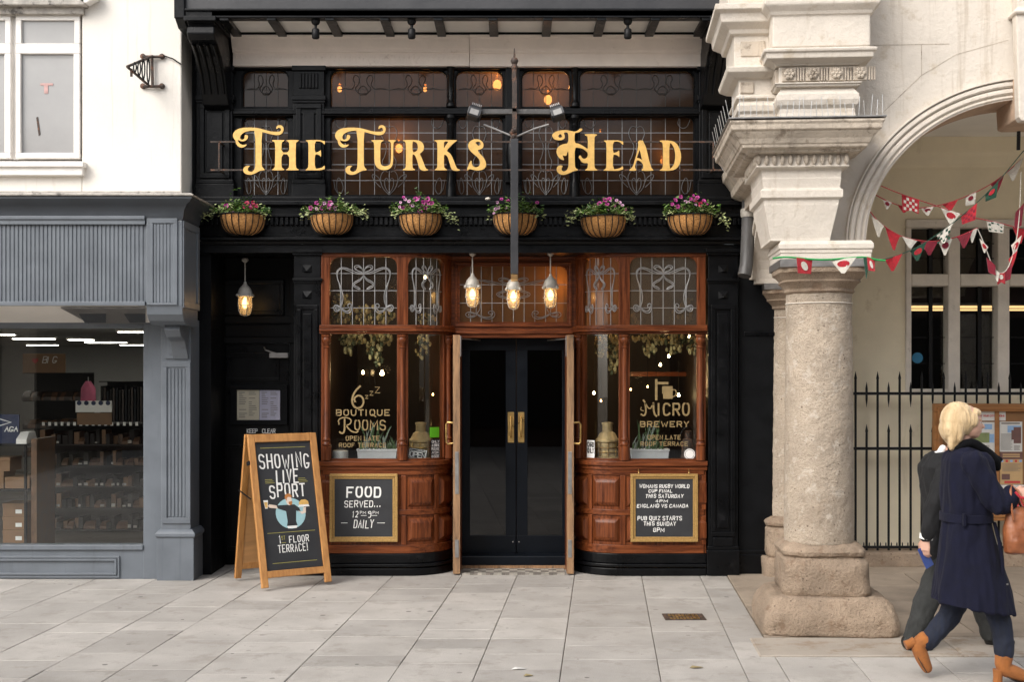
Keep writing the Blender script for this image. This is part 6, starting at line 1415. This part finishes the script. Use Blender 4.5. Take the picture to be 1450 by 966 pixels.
# ------------------------------------------------------------------ knitted bunting
M['kred'] = mat('red_wool', (.42,.018,.028), .95, .25, 60, .5, 160, sheen=.3); M['kdr'] = mat('dark_red_wool', (.20,.010,.025), .95, .25, 60, .5, 160, sheen=.3)
M['kwh'] = mat('cream_wool', (.66,.62,.54), .95, .1, 60, .5, 160, sheen=.3); M['kgr'] = mat('dark_green_wool', (.012,.060,.035), .95, .25, 60, .5, 160, sheen=.3); M['kgl'] = mat('green_cord', (.02,.28,.07), .8, .1, 30, 0)
def bunting(label, pts, cordm, flags, y0, y1, r=.004):
    """pts: cord in photo pixels; flags: (x, width px, height px, shape, wool, motif)"""
    xs = [p[0] for p in pts]; yy = lambda px: y0+(y1-y0)*(px-xs[0])/(xs[-1]-xs[0]+1e-6)
    t = thing('bunting', label, 'bunting', P(pts[0][0], pts[0][1], y0), 'strings of knitted bunting')
    b = MB(); cv = chaikin(pts, 2); b.tube([P(px, py, yy(px)) for px, py in cv], r, 5); b.build('cord', M[cordm], t)
    for fi, (fx, fw, fh, shp, wool, motif) in enumerate(flags):
        py = None
        for (ax, ay), (bx, by) in zip(cv, cv[1:]):
            if min(ax, bx) <= fx <= max(ax, bx) and ax != bx: py = ay+(by-ay)*(fx-ax)/(bx-ax); sl = (by-ay)/(bx-ax); break
        if py is None: continue
        sl = max(-1, min(1, sl)); rnd = random.Random(fi*7+int(fx)); y = yy(fx); tw = rnd.uniform(-.35, .35); k = (DIST+y)/F
        top = [(-.5, 0), (.5, 0)]; bot = {'t': [(.06, 1), (-.06, 1)], 's': [(.42, 1), (-.40, 1)], 'w': [(.46, 1), (0, .82), (-.46, 1.05)]}[shp]
        c = Vector(P(fx, py, y))
        def q(u, v, d):
            sw = math.sin(v*2.2+fi)*.012*v
            return tuple(c+Vector(((u*fw)*k*math.cos(tw)+v*fh*k*.10*sl, u*fw*k*math.sin(tw)-d+sw, -(v*fh+u*fw*sl*(1-v*.6))*k)))
        outline = top+bot; nr = 5; b = MB(); rs = []
        def edge(a0, a1, n): return [(a0[0]+(a1[0]-a0[0])*i/n, a0[1]+(a1[1]-a0[1])*i/n) for i in range(n)]
        loop = []
        for i in range(len(outline)): loop += edge(outline[i], outline[(i+1) % len(outline)], 4)
        b.rings([[q(u, v, 0) for u, v in loop], [q(u, v, .006) for u, v in loop]]); fl = b.build('flag', M[wool], t)
        if motif:
            mw, mk = motif
            b = MB()
            if mk == 'dot': b.rings([[q(.24*math.cos(a)*1, .36+.22*math.sin(a), d) for a in [i*.524 for i in range(12)]] for d in (.004, .011)])
            elif mk == 'oval': b.rings([[q(.20*math.cos(a)+.08*math.sin(a), .5+.30*math.sin(a), d) for a in [i*.524 for i in range(12)]] for d in (.004, .011)])
            else:
                for i in range(5):
                    for j in range(4):
                        if (i+j) % 2: b.rings([[q(-.4+i*.16, .1+j*.2, d), q(-.26+i*.16, .1+j*.2, d), q(-.26+i*.16, .27+j*.2, d), q(-.4+i*.16, .27+j*.2, d)] for d in (.004, .009)])
            b.build('motif', M[mw], fl)
cr = lambda s: [(1230+float(a.split(',')[0])/2.3, float(a.split(',')[1])/2.3) for a in s.split()]
bunting('red cord sagging from the upper left with checked flags', cr("40,605 105,632 165,652 250,680 320,705 400,720 460,735 506,748"), 'kred', [(1289, 25, 22, 'w', 'kred', ('kwh', 'chk')), (1346, 26, 20, 't', 'kwh', ('kred', 'dot')), (1409, 28, 15, 's', 'kwh', ('kgr', 'chk')), (1443, 18, 22, 't', 'kred', None)], -2.5, -2.0)
bunting('red cord rising to the upper right with small dotted flags', cr("22,634 60,655 115,675 190,678 265,660 330,635 390,605 440,570 495,520"), 'kred', [(1256, 13, 12, 't', 'kwh', ('kdr', 'dot')), (1280, 17, 9, 't', 'kred', None), (1313, 18, 12, 't', 'kwh', ('kdr', 'dot')), (1345, 22, 12, 't', 'kred', None), (1374, 16, 15, 's', 'kwh', ('kdr', 'dot')), (1412, 18, 20, 't', 'kdr', None), (1437, 22, 22, 't', 'kwh', None)], -2.45, -1.9)
bunting('dark green cord climbing diagonally from the column with mixed flags', cr("-5,845 40,850 115,825 170,800 250,745 320,690 395,620 440,570 505,490"), 'kgr', [(1265, 24, 20, 't', 'kred', None), (1300, 24, 20, 't', 'kgr', ('kred', 'dot')), (1337, 22, 20, 't', 'kwh', ('kgr', 'chk')), (1372, 22, 18, 's', 'kred', ('kdr', 'chk')), (1404, 18, 16, 's', 'kgr', ('kred', 'dot'))], -2.6, -2.2)
bunting('short slack string of plain cream and red pennants beside the column', cr("2,685 25,715 60,745 115,775 190,788 250,782 300,768 355,742"), 'kred', [(1242, 18, 24, 't', 'kwh', None), (1264, 20, 26, 't', 'kred', None), (1288, 24, 14, 't', 'kwh', None), (1315, 26, 20, 't', 'kdr', None), (1338, 20, 22, 't', 'kwh', ('kdr', 'dot')), (1366, 24, 20, 't', 'kdr', None), (1378, 14, 18, 't', 'kwh', None)], -2.5, -2.3)
bunting('hanging loop of small red and cream flags at the right edge', cr("355,745 375,790 395,845 410,880 432,893 452,878 465,845 478,800 488,740 494,650 496,560"), 'kwh', [(1393, 12, 14, 't', 'kwh', ('kred', 'dot')), (1403, 12, 18, 's', 'kdr', None), (1410, 10, 16, 't', 'kwh', None), (1417, 14, 16, 'w', 'kred', ('kwh', 'dot')), (1427, 12, 18, 's', 'kdr', None), (1434, 12, 20, 't', 'kred', None), (1439, 14, 22, 't', 'kwh', ('kred', 'dot')), (1444, 14, 28, 's', 'kdr', None)], -2.3, -2.1)
yb_ = PO.y-.40
bunting('bright green cord wrapped round the column top with a red square and a white pennant', [(1094, 366), (1112, 363.5), (1135, 366), (1165, 368.5), (1195, 366), (1226, 363.5), (1240, 368), (1254, 369)], 'kgl', [(1139, 25, 21, 's', 'kred', ('kwh', 'oval')), (1194, 36, 21, 't', 'kwh', ('kred', 'dot')), (1233, 12, 18, 's', 'kred', ('kwh', 'oval')), (1226, 8, 30, 't', 'kgr', None)], yb_-.02, yb_-.07, .007)
b = MB(); b.tube([P(1441, 160, -2.3), P(1442.5, 185, -2.25), P(1442, 212, -2.2)], .014, 6); tag(b.build('hanging_rope', M['iron']), 'short black rope hanging from the arch keystone', 'rope')

# ------------------------------------------------------------------ building across the street (seen only in the glass)
M['brick'] = mat('dim_red_brick', (.10,.062,.05), .9, .3, 3, .2, 40)
ob = thing('opposite_building', 'dark brick building across the street, mirrored in the windows', 'building', (0, -19, 0))
b = MB(); b.box(-16, 16, -20, -19, 0, 7.6); b.build('wall', M['brick'], ob)
for i in range(-4, 5):
    for z in (4.2,):
        b = MB(); b.box(i*3.4-1.1, i*3.4+1.1, -18.99, -18.95, z, z+2.6); b.build('window', M['dark'], ob)
        b = MB(); b.box(i*3.4-1.25, i*3.4+1.25, -18.97, -18.85, z-.12, z-.001); b.build('sill', M['stone'], ob)
    b = MB(); b.box(i*3.4+1.3, i*3.4+2.1, -18.99, -18.8, 0, 3.4); b.build('shop_pier', M['stonedirty'], ob); b = MB(); b.box(i*3.4-1.3, i*3.4+1.3, -18.99, -18.9, .5, 3.3); b.build('shop_window', M['dark'], ob)
# ------------------------------------------------------------------ people
def skinmesh(mb, name, m_, parent, voxel, sm=4, folds=None, keep_smooth=True):
    o = mb.build(name, m_, parent)
    r_ = o.modifiers.new('r', 'REMESH'); r_.mode = 'VOXEL'; r_.voxel_size = voxel
    if sm: s_ = o.modifiers.new('s', 'SMOOTH'); s_.factor = .5; s_.iterations = sm
    me = bpy.data.meshes.new_from_object(o.evaluated_get(bpy.context.evaluated_depsgraph_get()))
    o.modifiers.clear(); old = o.data; o.data = me; bpy.data.meshes.remove(old); me.name = name
    if not me.materials: me.materials.append(m_)
    me.polygons.foreach_set('use_smooth', [True]*len(me.polygons))
    if folds:
        amp, sx, sz = folds; me.update(); ns = [v.normal.copy() for v in me.vertices]
        for v, n_ in zip(me.vertices, ns):
            p = Vector((v.co.x*sx, v.co.y*sx, v.co.z*sz)); v.co += n_*amp*(noise.noise(p)+.5*noise.noise(p*2.1+Vector((3, 1, 2))))
    return o
class Fig:
    """places body points by the photo's scale at one depth: (px, py, sideways offset in m)"""
    def __init__(s, y): s.y = y; s.k = (DIST+y)/F
    def p(s, px, py, dy=0): return Vector(((px-VX)*s.k, s.y+dy, H+(VY-py)*s.k))
    def limb(s, mb, pts, n=14): # (px, py, dy, r px [, flat])
        P_ = [s.p(*q[:3]) for q in pts]; Rr = [q[3]*s.k for q in pts]
        # resample for smooth bends
        out = []; rr = []
        for i in range(len(P_)-1):
            for t in (0, .33, .66): 
                a = P_[max(i-1, 0)]; b_ = P_[i]; c = P_[i+1]; d = P_[min(i+2, len(P_)-1)]
                out.append(.5*((2*b_)+(c-a)*t+(2*a-5*b_+4*c-d)*t*t+(3*b_-a-3*c+d)*t**3)); rr.append(Rr[i]+(Rr[i+1]-Rr[i])*t)
        out.append(P_[-1]); rr.append(Rr[-1]); mb.tube(out, rr, n); 
        mb.sphere(P_[0], Rr[0], 12); mb.sphere(P_[-1], Rr[-1], 12)
    def body(s, mb, rows, n=28, pw=2.4):       # (cx, py, half px, half depth m)
        rs = []
        for cx, py, hw, hd, *tilt in rows:
            c = s.p(cx, py); tl = tilt[0] if tilt else 0
            rs.append([tuple(c+Vector((hw*s.k*math.copysign(abs(math.cos(t))**(2/pw), math.cos(t)), hd*math.copysign(abs(math.sin(t))**(2/pw), math.sin(t)), -tl*s.k*math.cos(t)))) for t in [2*math.pi*i/n for i in range(n)]])
        mb.rings(rs)
def hand(mb, w_, d, nrm, size=.17, curl=.5, mirror=1):
    """palm + four unequal bent fingers + thumb; w_ wrist, d finger direction, nrm back-of-hand normal"""
    d = d.normalized(); nrm = (nrm-d*nrm.dot(d)).normalized(); side = d.cross(nrm)*mirror; s = size/.18
    rs = []
    for q, wd, th in ((0, .026, .02), (.03, .032, .017), (.06, .040, .015), (.088, .040, .013)):
        c = w_+d*q*s; rs.append([tuple(c+side*wd*s*math.cos(t)+nrm*th*s*math.sin(t)) for t in [2*math.pi*i/12 for i in range(12)]])
    mb.rings(rs)
    for i, (L, off) in enumerate(((.068, .029), (.078, .010), (.072, -.010), (.056, -.028))):
        p = w_+d*.082*s+side*off*s; a = 0; pts = [p-d*.02*s]; dd = d
        for j, seg in enumerate((.45, .32, .23)):
            a += curl*(.75 if j == 0 else 1.0); dd = d*math.cos(a)-nrm*math.sin(a); pts.append(p); p = p+dd*L*seg*s
        pts.append(p); mb.tube(pts, [.0088*s, .0092*s, .0086*s, .0078*s, .0064*s][:len(pts)], 8); mb.sphere(pts[-1], .0064*s, 8)
    p = w_+d*.028*s+side*.026*s; t1 = (d*.75+side*.75-nrm*.35).normalized(); t2 = (d*.95+side*.15-nrm*.5).normalized()
    mb.tube([p-side*.012*s, p, p+t1*.034*s, p+t1*.034*s+t2*.028*s], [.012*s, .0125*s, .0105*s, .0075*s], 8); mb.sphere(p+t1*.034*s+t2*.028*s, .0075*s, 8)
def head(mb, f, cx, cy, sc=1, face=1):
    c = f.p(cx, cy); u = f.k*sc
    def e(dx, dy, dz, r_, s_=(1, 1, 1)): mb.sphere(c+Vector((dx*u*face, dy*u, dz*u)), r_*u, 16, sc=s_)
    e(-3, 0, 5, 21, (1.05, .86, 1.0)); e(4, 0, -4, 17, (1, .84, 1.15)); e(9, 0, -15, 9.5, (1, 1.0, .8)); e(13, 0, -17, 5, (1, 1.1, .8)); e(17, 0, 4, 5.5, (.6, 1.7, 1))   # skull, face, jaw, chin, brow
    mb.tube([c+Vector((17*u*face, 0, 3*u)), c+Vector((20*u*face, 0, -2*u)), c+Vector((24.5*u*face, 0, -6*u)), c+Vector((19*u*face, 0, -7.5*u))], [2.2*u, 2.6*u, 2.7*u, 2.2*u], 8)
    e(18.2, 0, -11.2, 2.6, (1, 2.0, .55)); e(17.6, 0, -13.6, 2.6, (1, 1.8, .6))
    for s_ in (-1, 1): e(-1, s_*15.5, -2, 5, (.75, .42, 1.25))
def shoe_(f, mb, heel, toe, ank, up, wd):
    pass
M['skin'] = mat('skin', (.55,.32,.235), .5, .07, 20, .05, 120)
M['blond'] = mat('blond_hair', (.62,.42,.21), .5, .25, 6, .6, 30, st=(3, 3, .5), c2=(.74,.56,.33), sheen=.2)
M['navy'] = mat('navy_wool', (.0085,.0092,.021), .9, .25, 14, .35, 160, sheen=.03, spec=.15); M['denim'] = mat('dark_denim', (.008,.012,.027), .85, .35, 18, .3, 150, st=(3, 3, .6))
M['velvet'] = mat('black_velvet', (.004,.004,.005), .9, .2, 20, .1, 80, sheen=.03, spec=.1); M['suede'] = mat('tan_suede', (.30,.105,.025), .9, .22, 20, .3, 140, sheen=.08)
M['bag'] = mat('brown_leather', (.24,.075,.028), .35, .3, 9, .15, 60, c2=(.33,.115,.045)); M['char'] = mat('charcoal_suit', (.038,.039,.038), .9, .2, 18, .3, 160, sheen=.03, spec=.15); M['jack'] = mat('dark_grey_jacket', (.019,.019,.020), .9, .2, 18, .3, 160, sheen=.03, spec=.15)
M['shoe3'] = mat('black_polished_leather', (.01,.01,.01), .25, .2, 8, 0); M['phone'] = mat('blue_phone_case', (.03,.06,.24), .4, .1, 8, 0); M['sole'] = mat('dark_sole', (.03,.02,.015), .7, .2, 9, 0); M['whites'] = mat('eye_white', (.6,.58,.55), .3, .02, 8, 0); M['lips'] = mat('lips', (.45,.15,.13), .5, .05, 8, 0)
# --- the woman in the navy coat, mid-stride towards the right
f = Fig(-4.15); w_ = thing('person', 'woman with blond bob in a long belted navy coat walking right', 'person', f.p(1375, 966))
b = MB(); head(b, f, 1369, 599)
f.limb(b, [(1364, 612, 0, 10.5), (1362, 632, 0, 11), (1362, 645, 0, 13)])
f.body(b, [(1366, 640, 18, .09), (1368, 652, 26, .155), (1370, 680, 28, .15), (1369, 730, 25, .125), (1370, 770, 29, .155), (1372, 800, 28, .15)])
f.limb(b, [(1366, 652, -.16, 11), (1395, 712, -.205, 9), (1417, 695, -.20, 6.2)]); hand(b, f.p(1417, 694.5, -.20), Vector((1, -.10, .03)), Vector((.05, -.9, .5)), .172, .38, -1)
f.limb(b, [(1368, 652, .16, 11), (1384, 702, .19, 9), (1398, 742, .14, 6.5)]); hand(b, f.p(1399, 744, .14), Vector((.5, -.2, -.8)), Vector((.6, .6, .4)), .172, .5, 1)
f.limb(b, [(1374, 795, -.08, 19), (1403, 862, -.085, 12), (1415, 932, -.085, 8)]); f.limb(b, [(1370, 795, .08, 19), (1356, 866, .085, 12), (1318, 918, .085, 8)])
skinmesh(b, 'body', M['skin'], w_, .0052, 3)
for s_ in (-1, 1):
    b = MB(); c = f.p(1369+15.2, 599-.5); b.sphere(c+Vector((0, s_*7.2*f.k, 0)), 2.5*f.k, 10); ey = b.build('eye', M['whites'], w_, smooth=180)
    b = MB(); b.sphere(c+Vector((1.5*f.k, s_*7.6*f.k, 0)), 1.4*f.k, 8); b.build('iris', M['ink'], ey, smooth=180)
    b = MB(); b.tube([c+Vector((2.2*f.k, s_*4*f.k, 4.6*f.k)), c+Vector((2.0*f.k, s_*7.5*f.k, 5.4*f.k)), c+Vector((-.8*f.k, s_*11*f.k, 4.4*f.k))], .8*f.k, 5); b.build('eyebrow', M['blond'], w_)
b = MB(); b.sphere(f.p(1369+19.0, 599+12.3), 2.3*f.k, 10, sc=(.7, 2.0, .7)); b.build('lips', M['lips'], w_, smooth=180)
b = MB()   # hair
c0 = f.p(1357.5, 597)
for dx, dy, dz, r_, s_ in ((-1, 0, 2, 25, (1.02, .92, 1.06)), (7, 0, 10, 15, (1.1, 1.15, .9)), (-10, 0, -10, 19, (.9, 1.1, 1.1)), (-9, 8, -22, 10, (.9, 1, 1.2)), (-9, -10, -22, 11, (.9, .8, 1.2)), (-7, -16, -12, 11, (.9, .6, 1.7)), (-7, 16, -12, 11, (.9, .6, 1.7)), (-11, -8, -30, 8, (.9, 1, 1.5)), (19, 0, 16, 6, (.9, 2.0, .7)), (20, 0, 12.5, 10, (1.05, 1.65, .72)), (14, -14, 2, 9, (1, .7, 1.2)), (14, 14, 2, 9, (1, .7, 1.2))):
    b.sphere(c0+Vector((dx*f.k, dy*f.k, dz*f.k)), r_*f.k, 16, sc=s_)
hair = skinmesh(b, 'hair', M['blond'], w_, .005, 5, (.0045, 60, 7))
b = MB()   # coat
f.body(b, [(1364, 634, 17, .10), (1367, 640, 26, .155, -2), (1369, 652, 32, .19), (1370, 680, 34.5, .195), (1369.5, 708, 33.5, .18), (1368, 733, 31, .16), (1369, 748, 33, .17), (1372, 790, 41, .195), (1375, 830, 50, .22, 4), (1377, 858, 56, .24, 9), (1377, 859.5, 54.5, .23, 9), (1376, 845, 50, .2, 6)], 36)
f.limb(b, [(1366, 654, -.165, 19), (1381, 684, -.20, 17.5), (1396, 711, -.215, 16), (1413, 699, -.205, 12)])
f.limb(b, [(1368, 654, .165, 19), (1380, 690, .195, 18), (1388, 715, .195, 16), (1398, 738, .15, 14)])
coat = skinmesh(b, 'coat', M['navy'], w_, .007, 4, (.019, 13, 2.6))
b = MB(); f.body(b, [(1368, 726, 34, .180), (1368, 738, 34.5, .181)], 36); belt = b.build('belt', M['navy'], coat, bevel=.004); b = MB(); b.box(*[q for q in (f.p(1349, 0).x, f.p(1353, 0).x)], f.y-.191, f.y-.165, f.p(0, 741).z, f.p(0, 723).z); b.build('belt_loop', M['navy'], coat, bevel=.003)
b = MB(); f.limb(b, [(1398, 739, -.12, 2.6), (1405, 775, -.14, 3), (1407, 812, -.15, 3), (1408, 822, -.15, 3)], 8); b.build('belt_end', M['navy'], coat, smooth=60)
b = MB(); b.box(f.p(1402, 0).x, f.p(1413, 0).x, f.y-.168, f.y-.155, f.p(0, 822.6).z, f.p(0, 820.6).z); b.build('belt_tip', M['steel'], coat)
b = MB()   # turned-up collar and lapels
for sd in (-1, 1):
    f.limb(b, [(1352, 634, sd*.05, 6), (1368, 626, sd*.085, 6.5), (1386, 636, sd*.075, 7), (1402, 645, sd*.055, 5)]); f.limb(b, [(1390, 640, sd*.07, 7), (1404, 652, sd*.06, 7), (1408, 662, sd*.05, 5)])
    f.limb(b, [(1402, 645, sd*.06, 4), (1412, 650, sd*.06, 3)])
f.limb(b, [(1352, 634, -.05, 6), (1348, 635, 0, 6), (1352, 634, .05, 6)])
skinmesh(b, 'collar', M['velvet'], coat, .006, 3)
b = MB(); f.limb(b, [(1374, 795, -.08, 24), (1404, 862, -.085, 16.5), (1412, 895, -.085, 14.5), (1415, 921, -.085, 13.5)]); f.limb(b, [(1370, 795, .08, 24), (1359, 862, .085, 17), (1336, 894, .085, 14.5), (1319, 914, .085, 13)])
f.body(b, [(1372, 760, 30, .16), (1373, 800, 33, .17), (1374, 815, 26, .15)])
skinmesh(b, 'jeans', M['denim'], w_, .006, 4, (.007, 22, 9))
def boot(pts_sole, ank, heel, dy, name, m_, parent, shaft_r=12.5, heeled=True):
    b = MB(); f_ = f
    f_.limb(b, [(*ank, dy, shaft_r), (*pts_sole[0], dy, shaft_r*.86), (*pts_sole[1], dy, shaft_r*.80), (*pts_sole[2], dy, shaft_r*.62)]); o = skinmesh(b, name, m_, parent, .005, 3)
    if heeled:
        b = MB(); a, c = f_.p(*heel[0], dy), f_.p(*heel[1], dy); b.tube([a, (a+c)/2, c], [.034, .028, .030], 10); b.build('block_heel', m_, o, smooth=40)
        b = MB(); q = [f_.p(*p_, dy) for p_ in heel[2]]; up = Vector((0, 0, 1)); b.rings([[q_+Vector((0, s_*w2, 0))+e_ for s_, e_ in ((-1, Vector()), (1, Vector()), (1, Vector((0, 0, .008))), (-1, Vector((0, 0, .008))))] for q_, w2 in zip(q, (.028, .034, .038, .026))]); b.build('sole', M['sole'], o)
    return o
boot([(1414, 942), (1430, 949), (1448, 956)], (1414, 926), ((1406, 944), (1405, 966), [(1416, 954), (1428, 961), (1442, 964.5), (1456, 965)]), -.085, 'boot', M['suede'], w_)
boot([(1307, 919), (1312, 936), (1319, 951)], (1316, 911), ((1301, 914), (1288, 919), [(1301, 923), (1304, 936), (1310, 947), (1317, 957)]), .085, 'boot', M['suede'], w_)
# handbag on her forearm
g = thing('handbag', 'brown leather handbag hanging from the woman\'s forearm', 'handbag', f.p(1432, 779, -.2))
b = MB(); f.limb(b, [(1425, 764, -.20, 12), (1438, 766, -.20, 13), (1450, 760, -.20, 12)]); 
rs = []
for cx, py, hw, hd in ((1432, 779, 20, .035), (1432, 776, 26, .06), (1432, 760, 28, .075), (1429, 740, 25, .06), (1426, 722, 18, .035), (1424, 714, 14, .015)):
    c = f.p(cx, py, -.20); rs.append([tuple(c+Vector((hw*f.k*math.copysign(abs(math.cos(t))**.75, math.cos(t)), hd*math.copysign(abs(math.sin(t))**.75, math.sin(t)), 0))) for t in [2*math.pi*i/24 for i in range(24)]])
b.rings(rs); skinmesh(b, 'pouch', M['bag'], g, .006, 4, (.008, 14, 9))
b = MB(); 
for dy in (-.255, -.165): b.tube([f.p(1412, 730, dy), f.p(1409, 708, dy), f.p(1410, 690, dy*.6-.082), f.p(1414, 683.5, -.20), f.p(1420, 690, dy*.6-.082), f.p(1430, 712, dy), f.p(1440, 730, dy)], .008, 8)
b.build('strap', M['bag'], g, smooth=60)
g = thing('red_card_holder', 'small red strap held in the woman\'s hand', 'strap', f.p(1438, 697, -.2))
b = MB(); b.tube([f.p(1416, 692, -.235), f.p(1422, 699, -.25), f.p(1432, 701, -.25), f.p(1442, 699, -.22)], .009, 8); b.build('band', M['kred'], g, smooth=60)
# --- the man behind her
f = Fig(-3.2); VX += 9; mn = thing('person', 'man in dark jacket and charcoal trousers walking behind the woman, holding a phone', 'person', f.p(1355, 919))
b = MB(); head(b, f, 1369, 598, .86)
f.limb(b, [(1368, 612, 0, 9), (1361, 632, 0, 9), (1352, 650, 0, 12)])
f.body(b, [(1345, 646, 16, .10), (1346, 660, 22, .17), (1348, 690, 25, .16), (1350, 740, 22, .14), (1352, 770, 24, .15)])
f.limb(b, [(1340, 660, -.19, 10), (1318, 705, -.25, 8.5), (1304, 752, -.245, 5.6)]); hand(b, f.p(1303.5, 755, -.245), Vector((-.12, -.1, -1)), Vector((-.75, -.65, .1)), .185, .55, 1)
f.limb(b, [(1348, 660, .19, 10), (1362, 705, .24, 8.5), (1385, 735, .2, 5.6)]); hand(b, f.p(1386, 737, .2), Vector((.6, -.1, -.7)), Vector((.6, .6, .5)), .185, .5, -1)
f.limb(b, [(1352, 770, -.09, 17), (1318, 838, -.09, 11), (1296, 898, -.09, 8)]); f.limb(b, [(1354, 770, .09, 17), (1396, 842, .09, 11), (1418, 900, .09, 8)])
skinmesh(b, 'body', M['skin'], mn, .0055, 3)
b = MB(); b.sphere(f.p(1366, 594), 19.5*f.k, 14, sc=(1.0, .86, .95)); skinmesh(b, 'hair', mat('brown_hair', (.05,.03,.018), .6, .3, 20, .4, 60), mn, .006, 3)
b = MB(); f.body(b, [(1342, 640, 15, .085), (1344, 648, 24, .15, -2), (1345, 660, 31, .215), (1347, 690, 32, .20), (1349, 735, 30, .175), (1350, 765, 32, .185), (1352, 800, 33, .19), (1352, 801, 30, .17)], 32)
f.limb(b, [(1340, 660, -.195, 16), (1328, 685, -.24, 15), (1316, 708, -.26, 13.5), (1308, 735, -.26, 11.5), (1304.5, 752, -.255, 10)]); f.limb(b, [(1348, 660, .195, 16), (1362, 705, .25, 13.5), (1383, 734, .21, 10)])
jk = skinmesh(b, 'jacket', M['jack'], mn, .007, 4, (.013, 15, 8))
b = MB(); f.limb(b, [(1337, 648, -.055, 3.5), (1335, 643, 0, 4), (1337, 648, .055, 3.5)]); f.limb(b, [(1337, 648, -.055, 3.5), (1347, 641, -.085, 4), (1358, 640, -.07, 4)]); f.limb(b, [(1340, 642, 0, 5), (1344, 635, 0, 5)]); skinmesh(b, 'shirt_collar', M['chalk'], mn, .006, 3)
b = MB(); a, c = f.p(1304.6, 750, -.25), f.p(1303.6, 757, -.248); b.tube([a, c], [.047, .045], 14); b.build('shirt_cuff', M['chalk'], mn, smooth=40)
b = MB(); f.limb(b, [(1352, 770, -.09, 21), (1320, 838, -.09, 17.5), (1306, 875, -.09, 16), (1297, 902, -.09, 15.5)]); f.limb(b, [(1354, 770, .09, 21), (1396, 842, .09, 16), (1410, 875, .09, 14), (1418, 902, .09, 13.5)]); f.body(b, [(1351, 755, 27, .165), (1352, 790, 29, .17), (1352, 803, 22, .14)])
skinmesh(b, 'trousers', M['char'], mn, .0065, 4, (.008, 20, 10))
for pts, dy in (([(1288, 905, 9), (1291, 910, 8.5), (1305, 912, 8), (1319, 914, 5.5)], -.09), ([(1418, 904, 9), (1416, 910, 8.5), (1432, 911.5, 8), (1448, 914, 5.5)], .09)):
    b = MB(); f.limb(b, [(x_, y_, dy, r_) for x_, y_, r_ in pts]); sh = skinmesh(b, 'shoe', M['shoe3'], mn, .005, 3)
g = thing('mobile_phone', 'blue cased mobile phone held in the man\'s hand', 'phone', f.p(1305, 795, -.26))
Mx = Matrix.Translation(f.p(1304, 782, -.235)) @ Matrix.Rotation(R(-24), 4, 'Y') @ Matrix.Rotation(R(25), 4, 'Z')
b = MB(); b.box(-.036, .036, -.005, .005, -.075, .07).xf(Mx); b.build('case', M['phone'], g, bevel=.004)
VX -= 9

# bits of litter on the paving
M['leaffall'] = mat('dry_leaf', (.30,.24,.12), .7, .3, 30, 0)
p = P(735, 949, -4.0)
for px, py, D, lab, m_, cat, nm, sz in ((735, 949, 8.18, 'scrap of white paper lying on the paving at the bottom middle', M['pw'], 'litter', 'paper_scrap', .05), (986, 947, 8.22, 'pale dry leaf lying on the paving below the access cover', M['leaffall'], 'leaf', 'fallen_leaf', .045), (748, 959, 8.0, 'small dry leaf on the paving near the paper scrap', M['leaffall'], 'leaf', 'fallen_leaf', .03)):
    x = (px-VX)*D/F; y = D-DIST; b = MB()
    b.rings([[(x-sz, y-.01, .004), (x-.2*sz, y-.022, .009), (x+sz, y-.004, .006), (x+.6*sz, y+.02, .005), (x-.5*sz, y+.02, .012)], [(x-sz, y-.01, .006), (x-.2*sz, y-.022, .011), (x+sz, y-.004, .008), (x+.6*sz, y+.02, .007), (x-.5*sz, y+.02, .014)]])
    tag(b.build(nm, m_), lab, cat)
